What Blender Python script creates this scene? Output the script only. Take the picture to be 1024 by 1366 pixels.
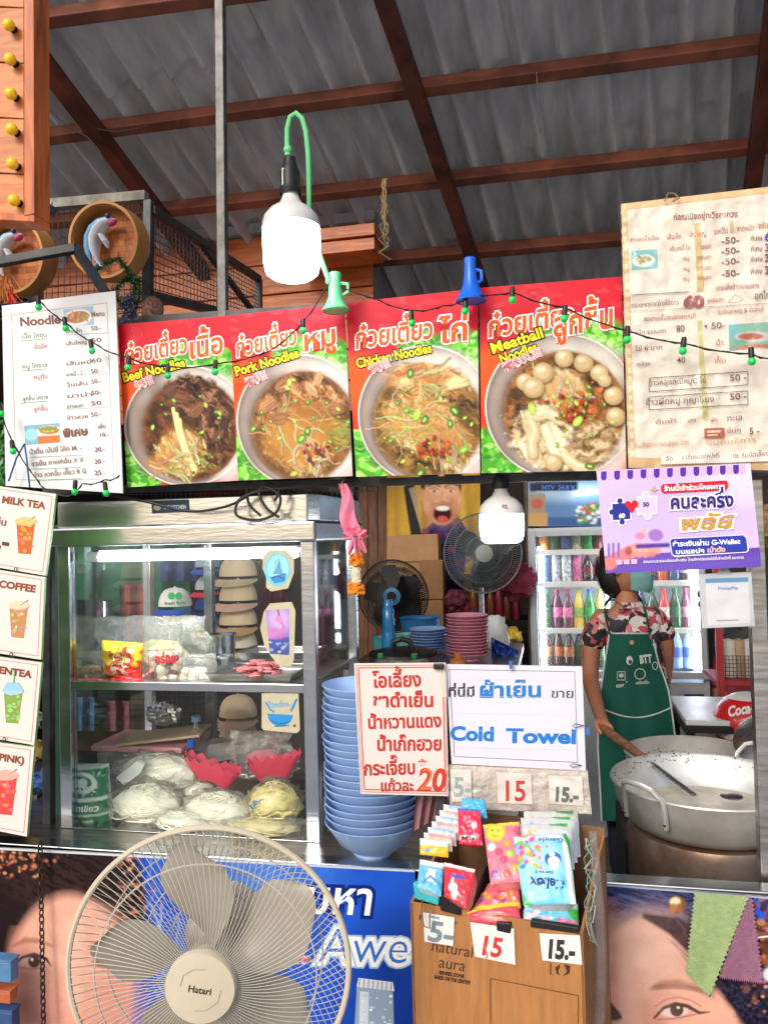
import bpy, math, random
import numpy as np
from mathutils import Vector, Matrix, noise as mnoise
R = math.radians
S = bpy.context.scene
for o in list(bpy.data.objects): bpy.data.objects.remove(o)
COL = S.collection

# ------------------------------------------------------------------ camera
FPX, W0, H0 = 1050.0, 1024.0, 1366.0
YAW, PITCH, ROLL = R(12), R(1.8), 0.025
CAM = Vector((0, 0, 1.6))
fwd0 = Vector((-math.sin(YAW), math.cos(YAW), 0)); right0 = Vector((math.cos(YAW), math.sin(YAW), 0))
FWD = (fwd0 * math.cos(PITCH) + Vector((0, 0, math.sin(PITCH)))).normalized()
up0 = right0.cross(FWD).normalized()
RGT = right0 * math.cos(ROLL) - up0 * math.sin(ROLL)
UP = up0 * math.cos(ROLL) + right0 * math.sin(ROLL)
cd = bpy.data.cameras.new('camera'); cam = bpy.data.objects.new('camera', cd); COL.objects.link(cam)
cam.matrix_world = Matrix(((RGT.x, UP.x, -FWD.x, CAM.x), (RGT.y, UP.y, -FWD.y, CAM.y), (RGT.z, UP.z, -FWD.z, CAM.z), (0, 0, 0, 1)))
cd.sensor_fit = 'VERTICAL'; cd.sensor_height = 24.0; cd.lens = 24.0 * FPX / H0
cd.clip_start = 0.05; cd.clip_end = 500
S.camera = cam
S.render.engine = 'CYCLES'
S.cycles.use_denoising = True
S.cycles.max_bounces = 8; S.cycles.transparent_max_bounces = 16; S.cycles.diffuse_bounces = 4
S.cycles.sample_clamp_indirect = 6

# ------------------------------------------------------------------ light
SUN_EL, SUN_AZ = R(33), R(198)     # azimuth clockwise from +Y
w = bpy.data.worlds.new("World"); S.world = w; w.use_nodes = True
nt = w.node_tree; bg = nt.nodes['Background']
sky = nt.nodes.new('ShaderNodeTexSky'); sky.sky_type = 'NISHITA'; sky.sun_disc = False
sky.sun_elevation = SUN_EL; sky.sun_rotation = SUN_AZ; sky.dust_density = 4.0; sky.ozone_density = 0.6
nt.links.new(sky.outputs[0], bg.inputs[0]); bg.inputs[1].default_value = 0.13
sd = bpy.data.lights.new('sun', 'SUN'); sun = bpy.data.objects.new('sun', sd); COL.objects.link(sun)
sd.energy = 0.95; sd.angle = R(14); sd.color = (1.0, 0.98, 0.95)
sdir = Vector((math.sin(SUN_AZ) * math.cos(SUN_EL), math.cos(SUN_AZ) * math.cos(SUN_EL), math.sin(SUN_EL)))
sun.rotation_euler = (-sdir).to_track_quat('-Z', 'Y').to_euler(); sun.location = (0, -5, 8)
S.view_settings.view_transform = 'Standard'; S.view_settings.look = 'None'
S.view_settings.exposure = 0.34; S.view_settings.gamma = 1.0

# ------------------------------------------------------------------ helpers: rays
def ray(px, py): return FWD + RGT * ((px - W0 / 2) / FPX) - UP * ((py - H0 / 2) / FPX)
def D(px, py, d): return CAM + ray(px, py) * d
def Y(px, py, y):
    r = ray(px, py); return CAM + r * (y / r.y)
def Z(px, py, z):
    r = ray(px, py); return CAM + r * ((z - CAM.z) / r.z)
def X(px, py, x):
    r = ray(px, py); return CAM + r * (x / r.x)
def onp(px, py, p, n):
    r = ray(px, py); return CAM + r * ((p - CAM).dot(n) / r.dot(n))
def depth(v): return (v - CAM).dot(FWD)
FW, RG, UPN, CN = (np.array(v) for v in (FWD, RGT, UP, CAM))
def lin(c):
    """sRGB 0..255 tuple -> linear"""
    return tuple(((x / 255) / 12.92 if x / 255 <= .04045 else ((x / 255 + .055) / 1.055) ** 2.4) for x in c[:3])
def rnd(a, b): return random.uniform(a, b)

# ------------------------------------------------------------------ materials
MATS = {}
def mat(name, col=(128, 128, 128), rough=.5, metal=0., var=.12, scale=12., bump=.15, bscale=60., spec=.5, coat=0., emit=None, es=1., dirt=None, aniso=None, alpha=None, trans=0., sss=0., stretch=None, bd=.002):
    if name in MATS: return MATS[name]
    m = bpy.data.materials.new(name); m.use_nodes = True; MATS[name] = m
    n = m.node_tree.nodes; l = m.node_tree.links; b = n['Principled BSDF']
    c = lin(col)
    b.inputs['Roughness'].default_value = rough; b.inputs['Metallic'].default_value = metal
    b.inputs['Specular IOR Level'].default_value = spec; b.inputs['Coat Weight'].default_value = coat
    b.inputs['Coat Roughness'].default_value = .1
    if trans: b.inputs['Transmission Weight'].default_value = trans
    if sss: b.inputs['Subsurface Weight'].default_value = sss; b.inputs['Subsurface Scale'].default_value = .01
    if emit is not None:
        b.inputs['Emission Color'].default_value = (*lin(emit), 1); b.inputs['Emission Strength'].default_value = es
    tc = n.new('ShaderNodeTexCoord'); src = tc.outputs['Object']
    if stretch:
        mp = n.new('ShaderNodeMapping'); mp.inputs['Scale'].default_value = stretch; l.new(src, mp.inputs[0]); src = mp.outputs[0]
    if var > 0:
        nz = n.new('ShaderNodeTexNoise'); nz.inputs['Scale'].default_value = scale; nz.inputs['Detail'].default_value = 6; nz.inputs['Roughness'].default_value = .65
        l.new(src, nz.inputs['Vector'])
        cr = n.new('ShaderNodeValToRGB'); e = cr.color_ramp.elements
        e[0].position = .3; e[1].position = .72
        c2 = lin(dirt) if dirt else tuple(x * (1 - var * 1.6) for x in c)
        e[0].color = (*c2, 1); e[1].color = (*[min(1, x * (1 + var * .6)) for x in c], 1)
        l.new(nz.outputs[0], cr.inputs[0]); l.new(cr.outputs[0], b.inputs['Base Color'])
        mr = n.new('ShaderNodeMapRange'); mr.inputs[3].default_value = max(.02, rough - .12 * rough - .02); mr.inputs[4].default_value = min(1, rough + .2 * rough + .04)
        l.new(nz.outputs[0], mr.inputs[0]); l.new(mr.outputs[0], b.inputs['Roughness'])
    else: b.inputs['Base Color'].default_value = (*c, 1)
    if bump > 0:
        n2 = n.new('ShaderNodeTexNoise'); n2.inputs['Scale'].default_value = bscale; n2.inputs['Detail'].default_value = 4; l.new(src, n2.inputs['Vector'])
        bp = n.new('ShaderNodeBump'); bp.inputs['Strength'].default_value = bump; bp.inputs['Distance'].default_value = bd
        l.new(n2.outputs[0], bp.inputs['Height']); l.new(bp.outputs[0], b.inputs['Normal'])
    return m
def wood(name, c1, c2, scale=8., stretch=(1, 8, 8), rough=.55, coat=0.):
    if name in MATS: return MATS[name]
    m = bpy.data.materials.new(name); m.use_nodes = True; MATS[name] = m
    n = m.node_tree.nodes; l = m.node_tree.links; b = n['Principled BSDF']
    tc = n.new('ShaderNodeTexCoord'); oi = n.new('ShaderNodeObjectInfo')
    ad = n.new('ShaderNodeVectorMath'); ad.operation = 'ADD'; l.new(tc.outputs['Object'], ad.inputs[0])
    ms = n.new('ShaderNodeMath'); ms.operation = 'MULTIPLY'; ms.inputs[1].default_value = 17; l.new(oi.outputs['Random'], ms.inputs[0]); l.new(ms.outputs[0], ad.inputs[1])
    mp = n.new('ShaderNodeMapping'); mp.inputs['Scale'].default_value = stretch; l.new(ad.outputs[0], mp.inputs[0])
    nz = n.new('ShaderNodeTexNoise'); nz.inputs['Scale'].default_value = scale; nz.inputs['Detail'].default_value = 8; nz.inputs['Distortion'].default_value = .8
    l.new(mp.outputs[0], nz.inputs['Vector'])
    cr = n.new('ShaderNodeValToRGB'); e = cr.color_ramp.elements; e[0].position = .33; e[1].position = .65
    e[0].color = (*lin(c2), 1); e[1].color = (*lin(c1), 1); l.new(nz.outputs[0], cr.inputs[0])
    hs = n.new('ShaderNodeHueSaturation'); l.new(cr.outputs[0], hs.inputs['Color'])
    mv = n.new('ShaderNodeMapRange'); mv.inputs[3].default_value = .8; mv.inputs[4].default_value = 1.15; l.new(oi.outputs['Random'], mv.inputs[0]); l.new(mv.outputs[0], hs.inputs['Value'])
    l.new(hs.outputs[0], b.inputs['Base Color'])
    b.inputs['Roughness'].default_value = rough; b.inputs['Coat Weight'].default_value = coat
    bp = n.new('ShaderNodeBump'); bp.inputs['Strength'].default_value = .25; bp.inputs['Distance'].default_value = .002
    l.new(nz.outputs[0], bp.inputs['Height']); l.new(bp.outputs[0], b.inputs['Normal'])
    return m
def film(name, tint=(255, 255, 255), op=.12, rough=.08, gloss=.5, nscale=14., bump=.6):
    """thin clear plastic or glass: transparent + glossy by Fresnel + a little milky diffuse"""
    if name in MATS: return MATS[name]
    m = bpy.data.materials.new(name); m.use_nodes = True; MATS[name] = m
    n = m.node_tree.nodes; l = m.node_tree.links; out = n['Material Output']; n.remove(n['Principled BSDF'])
    tr = n.new('ShaderNodeBsdfTransparent'); tr.inputs[0].default_value = (*[1 - (1 - x) * .35 for x in lin(tint)], 1)
    df = n.new('ShaderNodeBsdfDiffuse'); df.inputs[0].default_value = (*lin(tint), 1)
    tl = n.new('ShaderNodeBsdfTranslucent'); tl.inputs[0].default_value = (*lin(tint), 1)
    gl = n.new('ShaderNodeBsdfGlossy'); gl.inputs['Roughness'].default_value = rough
    a0 = n.new('ShaderNodeMixShader'); a0.inputs[0].default_value = .4; l.new(df.outputs[0], a0.inputs[1]); l.new(tl.outputs[0], a0.inputs[2])
    a = n.new('ShaderNodeMixShader'); l.new(tr.outputs[0], a.inputs[1]); l.new(a0.outputs[0], a.inputs[2])
    f = n.new('ShaderNodeLayerWeight'); f.inputs[0].default_value = .35
    fm = n.new('ShaderNodeMath'); fm.operation = 'MULTIPLY'; fm.inputs[1].default_value = gloss; l.new(f.outputs['Fresnel'], fm.inputs[0])
    b = n.new('ShaderNodeMixShader'); l.new(fm.outputs[0], b.inputs[0]); l.new(a.outputs[0], b.inputs[1]); l.new(gl.outputs[0], b.inputs[2])
    tc = n.new('ShaderNodeTexCoord'); nz = n.new('ShaderNodeTexNoise'); nz.inputs['Scale'].default_value = nscale; nz.inputs['Detail'].default_value = 5
    l.new(tc.outputs['Object'], nz.inputs['Vector'])
    mr = n.new('ShaderNodeMapRange'); mr.inputs[1].default_value = .35; mr.inputs[2].default_value = .75; mr.inputs[3].default_value = op * .4; mr.inputs[4].default_value = op * 1.8
    l.new(nz.outputs[0], mr.inputs[0]); l.new(mr.outputs[0], a.inputs[0])
    if bump:
        bp = n.new('ShaderNodeBump'); bp.inputs['Strength'].default_value = bump; bp.inputs['Distance'].default_value = .01
        l.new(nz.outputs[0], bp.inputs['Height'])
        for s in (gl, df): l.new(bp.outputs[0], s.inputs['Normal'])
        l.new(bp.outputs[0], f.inputs['Normal'])
    l.new(b.outputs[0], out.inputs[0]); return m
def vmat(name, rough=.4, coat=0., bump=.1, bscale=40., spec=.5, wr=0., bd=.004):
    """flat print: base colour from the mesh's own colour attribute"""
    if name in MATS: return MATS[name]
    m = mat(name, (200, 200, 200), rough, var=.0, bump=bump, bscale=bscale, coat=coat, spec=spec, bd=bd)
    n = m.node_tree.nodes; l = m.node_tree.links
    at = n.new('ShaderNodeAttribute'); at.attribute_name = 'Col'; l.new(at.outputs['Color'], n['Principled BSDF'].inputs['Base Color'])
    return m

# ------------------------------------------------------------------ things
def thing(name, label, cat, loc, group=None, kind=None):
    o = bpy.data.objects.new(name, None); COL.objects.link(o); o.location = loc; o.empty_display_size = .05
    if label: o['label'] = label
    if cat: o['category'] = cat
    if group: o['group'] = group
    if kind: o['kind'] = kind
    return o
def tag(o, label=None, cat=None, group=None, kind=None):
    for k, v in (('label', label), ('category', cat), ('group', group), ('kind', kind)):
        if v: o[k] = v
    return o
def woff(o):
    v = Vector((0, 0, 0))
    while o is not None: v += o.location; o = o.parent
    return v
def link(name, me, parent=None, loc=None):
    o = bpy.data.objects.new(name, me); COL.objects.link(o)
    if parent is not None: o.parent = parent
    if loc is not None: o.location = loc
    return o
def copy_tree(o, parent=None):
    c = o.copy(); COL.objects.link(c)
    if parent is not None: c.parent = parent
    for ch in list(o.children): copy_tree(ch, c)
    return c

class MB:
    def __init__(s): s.v = []; s.f = []; s.col = []
    def add(s, vs, fs):
        k = len(s.v); s.v.extend([Vector(v) for v in vs]); s.f.extend([tuple(i + k for i in f) for f in fs]); return s
    def box(s, c, size, rot=None):
        c = Vector(c); h = Vector(size) / 2; vs = []
        for z in (-1, 1):
            for x, y in ((-1, -1), (1, -1), (1, 1), (-1, 1)):
                p = Vector((x * h.x, y * h.y, z * h.z))
                if rot is not None: p = rot @ p
                vs.append(c + p)
        return s.add(vs, [(0, 3, 2, 1), (4, 5, 6, 7), (0, 1, 5, 4), (1, 2, 6, 5), (2, 3, 7, 6), (3, 0, 4, 7)])
    def bar(s, a, b, w, h, up=(0, 0, 1)):
        a = Vector(a); b = Vector(b); d = (b - a).normalized(); x = d.cross(Vector(up)).normalized(); z = x.cross(d)
        vs = [p + x * (sx * w / 2) + z * (sz * h / 2) for p in (a, b) for sx, sz in ((-1, -1), (1, -1), (1, 1), (-1, 1))]
        return s.add(vs, [(3, 2, 1, 0), (4, 5, 6, 7), (0, 1, 5, 4), (1, 2, 6, 5), (2, 3, 7, 6), (3, 0, 4, 7)])
    def prism(s, pts, vec):
        pts = [Vector(p) for p in pts]; n = len(pts); vec = Vector(vec)
        return s.add(pts + [p + vec for p in pts], [tuple(range(n))[::-1], tuple(range(n, 2 * n))] + [(i, (i + 1) % n, n + (i + 1) % n, n + i) for i in range(n)])
    def tube(s, pts, r, n=8, closed=False, cap=True, flat=1.):
        pts = [Vector(p) for p in pts]; N = len(pts); rs = r if isinstance(r, (list, tuple)) else [r] * N
        vs = []; x = None
        for i, p in enumerate(pts):
            if closed: t = pts[(i + 1) % N] - pts[i - 1]
            else: t = pts[min(i + 1, N - 1)] - pts[max(i - 1, 0)]
            t = t.normalized() if t.length > 1e-9 else Vector((0, 0, 1))
            if x is None:
                x = t.cross(Vector((0, 0, 1)) if abs(t.z) < .9 else Vector((1, 0, 0))).normalized()
            else:
                x = (x - t * x.dot(t)); x = x.normalized() if x.length > 1e-6 else t.orthogonal().normalized()
            y = t.cross(x)
            for k in range(n):
                a = 2 * math.pi * k / n; vs.append(p + x * (math.cos(a) * rs[i]) + y * (math.sin(a) * rs[i] * flat))
        fs = []
        for i in range(N if closed else N - 1):
            j = (i + 1) % N
            for k in range(n): fs.append((i * n + k, i * n + (k + 1) % n, j * n + (k + 1) % n, j * n + k))
        if not closed and cap: fs += [tuple(range(n))[::-1], tuple(range((N - 1) * n, N * n))]
        return s.add(vs, fs)
    def lathe(s, prof, o, axis=(0, 0, 1), n=28, sx=1., sy=1., xdir=None, a0=0., a1=None):
        o = Vector(o); ax = Vector(axis).normalized()
        x = Vector(xdir) if xdir is not None else ax.orthogonal()
        x = (x - ax * x.dot(ax)).normalized(); y = ax.cross(x)
        full = a1 is None; a1 = a0 + 2 * math.pi if full else a1; m = n if full else n + 1
        vs = [o + ax * z + x * (math.cos(a0 + (a1 - a0) * k / n) * r * sx) + y * (math.sin(a0 + (a1 - a0) * k / n) * r * sy) for (r, z) in prof for k in range(m)]
        fs = []
        for i in range(len(prof) - 1):
            for k in range(n):
                k2 = (k + 1) % m if full else k + 1
                fs.append((i * m + k, i * m + k2, (i + 1) * m + k2, (i + 1) * m + k))
        return s.add(vs, fs)
    def grid(s, fn, nu, nv, cu=False):
        m = nu if cu else nu + 1
        vs = [fn(i / nu, j / nv) for j in range(nv + 1) for i in range(m)]
        fs = [(j * m + i, j * m + (i + 1) % m, (j + 1) * m + (i + 1) % m, (j + 1) * m + i) for j in range(nv) for i in range(nu)]
        return s.add(vs, fs)
    def ell(s, c, r, nu=14, nv=9, amp=0., freq=4., seed=0., rot=None, pw=1.):
        c = Vector(c); r = Vector(r) if not isinstance(r, (int, float)) else Vector((r, r, r))
        def sp(v): return math.copysign(abs(v) ** pw, v)
        def fn(u, v):
            a = 2 * math.pi * u; b = math.pi * (v - .5)
            d = Vector((sp(math.cos(a)) * sp(math.cos(b)), sp(math.sin(a)) * sp(math.cos(b)), sp(math.sin(b))))
            q = 1 + amp * mnoise.noise(Vector((d.x, d.y, d.z)) * freq + Vector((seed, seed * 1.7, 0))) if amp else 1
            p = Vector((d.x * r.x, d.y * r.y, d.z * r.z)) * q
            return c + (rot @ p if rot is not None else p)
        return s.grid(fn, nu, nv, cu=True)
    def build(s, name, m, parent=None, smooth=True, angle=35, bev=0., loc=None, kind=None, mods=None):
        me = bpy.data.meshes.new(name); off = woff(parent) if parent is not None else Vector((0, 0, 0))
        if parent is None and loc is None:
            a = np.array(s.v) if s.v else np.zeros((1, 3)); loc = Vector(((a[:, 0].min() + a[:, 0].max()) / 2, (a[:, 1].min() + a[:, 1].max()) / 2, a[:, 2].min()))
        if parent is None: off = Vector(loc)
        me.from_pydata([v - off for v in s.v], [], s.f)
        me.materials.append(m); me.validate()
        if smooth:
            me.shade_smooth(); me.set_sharp_from_angle(angle=R(angle))
        o = link(name, me, parent, loc if parent is None else None)
        if bev:
            b = o.modifiers.new('b', 'BEVEL'); b.width = bev; b.segments = 2; b.limit_method = 'ANGLE'; b.angle_limit = R(40); b.harden_normals = False
        if kind: o['kind'] = kind
        return o

# ------------------------------------------------------------------ text meshes
TXT = {}
UPV = set('\u0e31\u0e34\u0e35\u0e36\u0e37\u0e4d'); TONE = set('\u0e47\u0e48\u0e49\u0e4a\u0e4b\u0e4c')
def textmesh(t, bold=0.):
    k = (t, bold)
    if k in TXT: return TXT[k]
    cu = bpy.data.curves.new('t', 'FONT'); cu.body = t; cu.offset = bold; cu.resolution_u = 3
    mi = []
    for i, c in enumerate(t):
        m = i % 3
        if c in TONE and i and t[i - 1] in UPV: m = 3
        if i < len(cu.body_format): cu.body_format[i].material_index = m
        mi.append(m)
    for _ in range(4): cu.materials.append(None)
    ob = bpy.data.objects.new('t', cu); COL.objects.link(ob)
    me = bpy.data.meshes.new_from_object(ob.evaluated_get(bpy.context.evaluated_depsgraph_get()))
    n = len(me.vertices); co = np.empty(n * 3, 'f'); me.vertices.foreach_get('co', co); co = co.reshape(-1, 3).astype(float)
    fs = [tuple(p.vertices) for p in me.polygons]; fm = [p.material_index for p in me.polygons]
    vm = np.zeros(n, int)
    for f, m_ in zip(fs, fm):
        for v in f: vm[v] = m_
    co[vm == 3, 1] += .19
    idx = np.concatenate([np.array(f) for f in fs]) if fs else np.zeros(0, int); co = co[idx]; z = []; k = 0; f2 = []
    for i, f in enumerate(fs): f2.append(tuple(range(k, k + len(f)))); k += len(f); z += [(fm[i] % 4) * 1e-5 + (i * 5 % 13) * 3e-6] * len(f)
    if fs: co[:, 2] = z
    fs = f2
    bpy.data.objects.remove(ob); bpy.data.curves.remove(cu); bpy.data.meshes.remove(me)
    TXT[k] = (co, fs); return TXT[k]

# ------------------------------------------------------------------ painting (photo pixel space)
def vn(x, y, sd):
    i = np.floor(x); j = np.floor(y); fx = x - i; fy = y - j; fx = fx * fx * (3 - 2 * fx); fy = fy * fy * (3 - 2 * fy)
    h = lambda a, b: (lambda t: t - np.floor(t))(np.sin(a * 127.1 + b * 311.7 + sd * 13.7) * 43758.5453)
    return (h(i, j) * (1 - fx) + h(i + 1, j) * fx) * (1 - fy) + (h(i, j + 1) * (1 - fx) + h(i + 1, j + 1) * fx) * fy
def fbm(x, y, sd): return (vn(x, y, sd) + .5 * vn(x * 2.1, y * 2.1, sd + 1) + .3 * vn(x * 4.3, y * 4.3, sd + 2)) / 1.8
class Ras:
    """small numpy canvas for printed pictures"""
    def __init__(s, x0, y0, x1, y1, bg=(255, 255, 255), res=1.):
        s.x0, s.y0, s.res = x0, y0, res; s.W = int((x1 - x0) * res) + 2; s.H = int((y1 - y0) * res) + 2
        s.a = np.ones((s.H, s.W, 3)) * np.array(lin(bg))
        s.XX, s.YY = np.meshgrid(np.arange(s.W) / res + x0, np.arange(s.H) / res + y0)
    def _bb(s, x0, y0, x1, y1):
        i0 = max(0, int((x0 - s.x0) * s.res)); i1 = min(s.W, int((x1 - s.x0) * s.res) + 2); j0 = max(0, int((y0 - s.y0) * s.res)); j1 = min(s.H, int((y1 - s.y0) * s.res) + 2)
        return (slice(j0, max(j0, j1)), slice(i0, max(i0, i1)))
    def mix(s, sl, al, c):
        c = np.array(c); s.a[sl] = s.a[sl] * (1 - al[..., None]) + c * al[..., None]
    def ell(s, cx, cy, rx, ry, c, rot=0., soft=1., al=1.):
        m = max(rx, ry) + soft; sl = s._bb(cx - m, cy - m, cx + m, cy + m); x = s.XX[sl] - cx; y = s.YY[sl] - cy
        ca, sa = math.cos(rot), math.sin(rot); u = (x * ca + y * sa) / rx; v = (-x * sa + y * ca) / ry
        d = np.sqrt(u * u + v * v); s.mix(sl, np.clip((1 - d) * min(rx, ry) / soft + .5, 0, 1) * al, lin(c)); return s
    def stroke(s, pts, w, c, soft=1., al=1.):
        ws = w if isinstance(w, (list, tuple)) else [w] * len(pts); wm = max(ws)
        xs = [p[0] for p in pts]; ys = [p[1] for p in pts]; sl = s._bb(min(xs) - wm - soft, min(ys) - wm - soft, max(xs) + wm + soft, max(ys) + wm + soft)
        x = s.XX[sl]; y = s.YY[sl]; A = np.zeros(x.shape)
        for (a, b, wa, wb) in zip(pts[:-1], pts[1:], ws[:-1], ws[1:]):
            dx, dy = b[0] - a[0], b[1] - a[1]; L = dx * dx + dy * dy + 1e-9
            t = np.clip(((x - a[0]) * dx + (y - a[1]) * dy) / L, 0, 1)
            d = np.hypot(x - a[0] - t * dx, y - a[1] - t * dy); A = np.maximum(A, np.clip(((wa + (wb - wa) * t) / 2 - d) / soft + .5, 0, 1))
        s.mix(sl, A * al, lin(c)); return s
    def poly(s, pts, c, al=1.):
        xs = [p[0] for p in pts]; ys = [p[1] for p in pts]; sl = s._bb(min(xs), min(ys), max(xs), max(ys)); x = s.XX[sl]; y = s.YY[sl]
        A = np.zeros(x.shape)
        for ox, oy in ((-.25, -.25), (.25, -.25), (-.25, .25), (.25, .25)):
            I = np.zeros(x.shape, bool)
            for (a, b) in zip(pts, pts[1:] + pts[:1]):
                if a[1] == b[1]: continue
                I ^= ((a[1] > y + oy) != (b[1] > y + oy)) & (x + ox < (b[0] - a[0]) * (y + oy - a[1]) / (b[1] - a[1]) + a[0])
            A += I * .25
        s.mix(sl, A * al, lin(c)); return s
    def tex(s, cx, cy, rx, ry, cols, cell=5., rot=0., st=1., warp=.5, seed=0, soft=6., al=1., rag=.3):
        m = max(rx, ry) * 1.3 + soft; sl = s._bb(cx - m, cy - m, cx + m, cy + m); x = s.XX[sl] - cx; y = s.YY[sl] - cy; ca, sa = math.cos(rot), math.sin(rot); u = x * ca + y * sa; v = -x * sa + y * ca
        w1 = fbm(x / cell / 3, y / cell / 3, seed + 5) - .5; q = fbm(u / cell / st + w1 * warp * 3, v / cell + w1 * warp * 5, seed); q = np.clip((q - .5) * 2.1 + .5, 0, 1)
        c = np.array([lin(k) for k in cols]); t = np.linspace(0, 1, len(cols)); C = np.stack([np.interp(q, t, c[:, i]) for i in range(3)], -1)
        d = np.sqrt((u / rx) ** 2 + (v / ry) ** 2) + rag * (fbm(x / 7, y / 7, seed + 9) - .5) * 1.6; A = np.clip((1 - d) * min(rx, ry) / soft + .5, 0, 1)[..., None] * al
        s.a[sl] = s.a[sl] * (1 - A) + C * A; return s
    def noise(s, amp, cell, seed=0, sl=None):
        rg = np.random.RandomState(seed); h, w_ = int(s.H / cell) + 3, int(s.W / cell) + 3; g = rg.rand(h, w_)
        yi = np.arange(s.H) / cell; xi = np.arange(s.W) / cell; y0 = yi.astype(int); x0 = xi.astype(int); fy = (yi - y0)[:, None]; fx = (xi - x0)[None]
        fy = fy * fy * (3 - 2 * fy); fx = fx * fx * (3 - 2 * fx)
        v = (g[y0][:, x0] * (1 - fx) + g[y0][:, x0 + 1] * fx) * (1 - fy) + (g[y0 + 1][:, x0] * (1 - fx) + g[y0 + 1][:, x0 + 1] * fx) * fy
        s.a *= (1 + amp * (v[..., None] * 2 - 1)); return s
    def sample(s, x, y):
        u = np.clip((x - s.x0) * s.res, 0, s.W - 1.001); v = np.clip((y - s.y0) * s.res, 0, s.H - 1.001); i = u.astype(int); j = v.astype(int); fu = (u - i)[..., None]; fv = (v - j)[..., None]
        a = s.a; return (a[j, i] * (1 - fu) + a[j, i + 1] * fu) * (1 - fv) + (a[j + 1, i] * (1 - fu) + a[j + 1, i + 1] * fu) * fv

class Art:
    """a printed sheet: quad in photo pixels (TL,TR,BR,BL) lying on a real plane; drawings are thin ink layers on it"""
    def __init__(s, quad, p, n, bulge=0., curl=None):
        s.q = np.array(quad, float); s.p = np.array(p, float); s.n = np.array(Vector(n).normalized()); 
        if s.n @ (CN - s.p) < 0: s.n = -s.n
        s.V = []; s.C = []; s.F = []; s.k = 0; s.cnt = 0; s.bulge = bulge; s.curl = curl
    def uv2px(s, u, v):
        q = s.q; u = u[..., None]; v = v[..., None]
        return (q[0] * (1 - u) + q[1] * u) * (1 - v) + (q[3] * (1 - u) + q[2] * u) * v
    def px2uv(s, P):
        u = np.full(len(P), .5); v = np.full(len(P), .5); q = s.q
        for _ in range(5):
            F = s.uv2px(u, v) - P
            du = (q[1] - q[0]) * (1 - v)[:, None] + (q[2] - q[3]) * v[:, None]; dv = (q[3] - q[0]) * (1 - u)[:, None] + (q[2] - q[1]) * u[:, None]
            det = du[:, 0] * dv[:, 1] - du[:, 1] * dv[:, 0] + 1e-12
            u = u - (F[:, 0] * dv[:, 1] - F[:, 1] * dv[:, 0]) / det; v = v - (du[:, 0] * F[:, 1] - du[:, 1] * F[:, 0]) / det
        return u, v
    def world(s, P, off, uv=None):
        P = np.asarray(P, float); r = FW + RG * ((P[:, :1] - W0 / 2) / FPX) - UPN * ((P[:, 1:2] - H0 / 2) / FPX)
        t = ((s.p - CN) @ s.n) / (r @ s.n); Q = CN + r * t[:, None]
        o = np.full(len(P), off, float) if np.isscalar(off) else np.asarray(off, float).copy()
        if s.bulge or s.curl:
            u, v = uv if uv is not None else s.px2uv(P); u = np.clip(u, 0, 1); v = np.clip(v, 0, 1)
            if s.bulge: o += s.bulge * ((1 - (2 * u - 1) ** 4) * (1 - (2 * v - 1) ** 4)) ** .6
            if s.curl: o += s.curl(u, v)
        return Q + s.n * o[:, None]
    def _o(s): s.cnt += 1; return 2e-4 + s.cnt * 6e-5
    def raw(s, P, fs, c, off=None, z=None):
        off = s._o() if off is None else off
        o = np.full(len(P), off) + (z if z is not None else 0)
        s.V.append(s.world(P, o)); s.F.extend([tuple(i + s.k for i in f) for f in fs]); s.k += len(P)
        c = np.asarray(c, float); s.C.append(np.tile(c, (len(P), 1)) if c.ndim == 1 else c); return s
    def base(s, c, nu=1, nv=1, ras=None):
        U, V = np.meshgrid(np.linspace(0, 1, nu + 1), np.linspace(0, 1, nv + 1)); u = U.ravel(); v = V.ravel(); P = s.uv2px(u, v)
        m = nu + 1; fs = [(j * m + i, (j + 1) * m + i, (j + 1) * m + i + 1, j * m + i + 1) for j in range(nv) for i in range(nu)]
        cc = ras.sample(P[:, 0], P[:, 1]) if ras is not None else lin(c)
        s.V.append(s.world(P, 1e-4, (u, v))); s.F.extend([tuple(i + s.k for i in f) for f in fs]); s.k += len(P)
        cc = np.asarray(cc); s.C.append(np.tile(cc, (len(P), 1)) if cc.ndim == 1 else cc); return s
    def poly(s, pts, c): return s.raw(np.array(pts, float), [tuple(range(len(pts)))[::-1]], lin(c))
    def rect(s, x0, y0, x1, y1, c, sl=0., lean=0.):
        """sl: slope of the horizontal edges, lean: x shift per y"""
        return s.poly([(x0, y0), (x1, y0 + sl * (x1 - x0)), (x1 + lean * (y1 - y0), y1 + sl * (x1 - x0)), (x0 + lean * (y1 - y0), y1)], c)
    def ell(s, cx, cy, rx, ry, c, n=24, rot=0.):
        ca, sa = math.cos(rot), math.sin(rot)
        return s.poly([(cx + math.cos(t) * rx * ca - math.sin(t) * ry * sa, cy + math.cos(t) * rx * sa + math.sin(t) * ry * ca) for t in [2 * math.pi * i / n for i in range(n)]], c)
    def line(s, pts, w, c, closed=False):
        pts = [np.array(p, float) for p in pts]; N = len(pts); L = []; Rr = []
        for i, p in enumerate(pts):
            t = (pts[(i + 1) % N] - pts[i - 1]) if closed else pts[min(i + 1, N - 1)] - pts[max(i - 1, 0)]
            t = t / (np.hypot(*t) + 1e-9); nn = np.array([-t[1], t[0]]) * w / 2; L.append(p + nn); Rr.append(p - nn)
        fs = [(i, (i + 1) % N, N + (i + 1) % N, N + i) for i in range(N if closed else N - 1)]
        return s.raw(np.array(L + Rr), fs, lin(c))
    def frame(s, pts, w, c): 
        for a, b in zip(pts, pts[1:] + pts[:1]): s.line([a, b], w, c)
        return s
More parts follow.
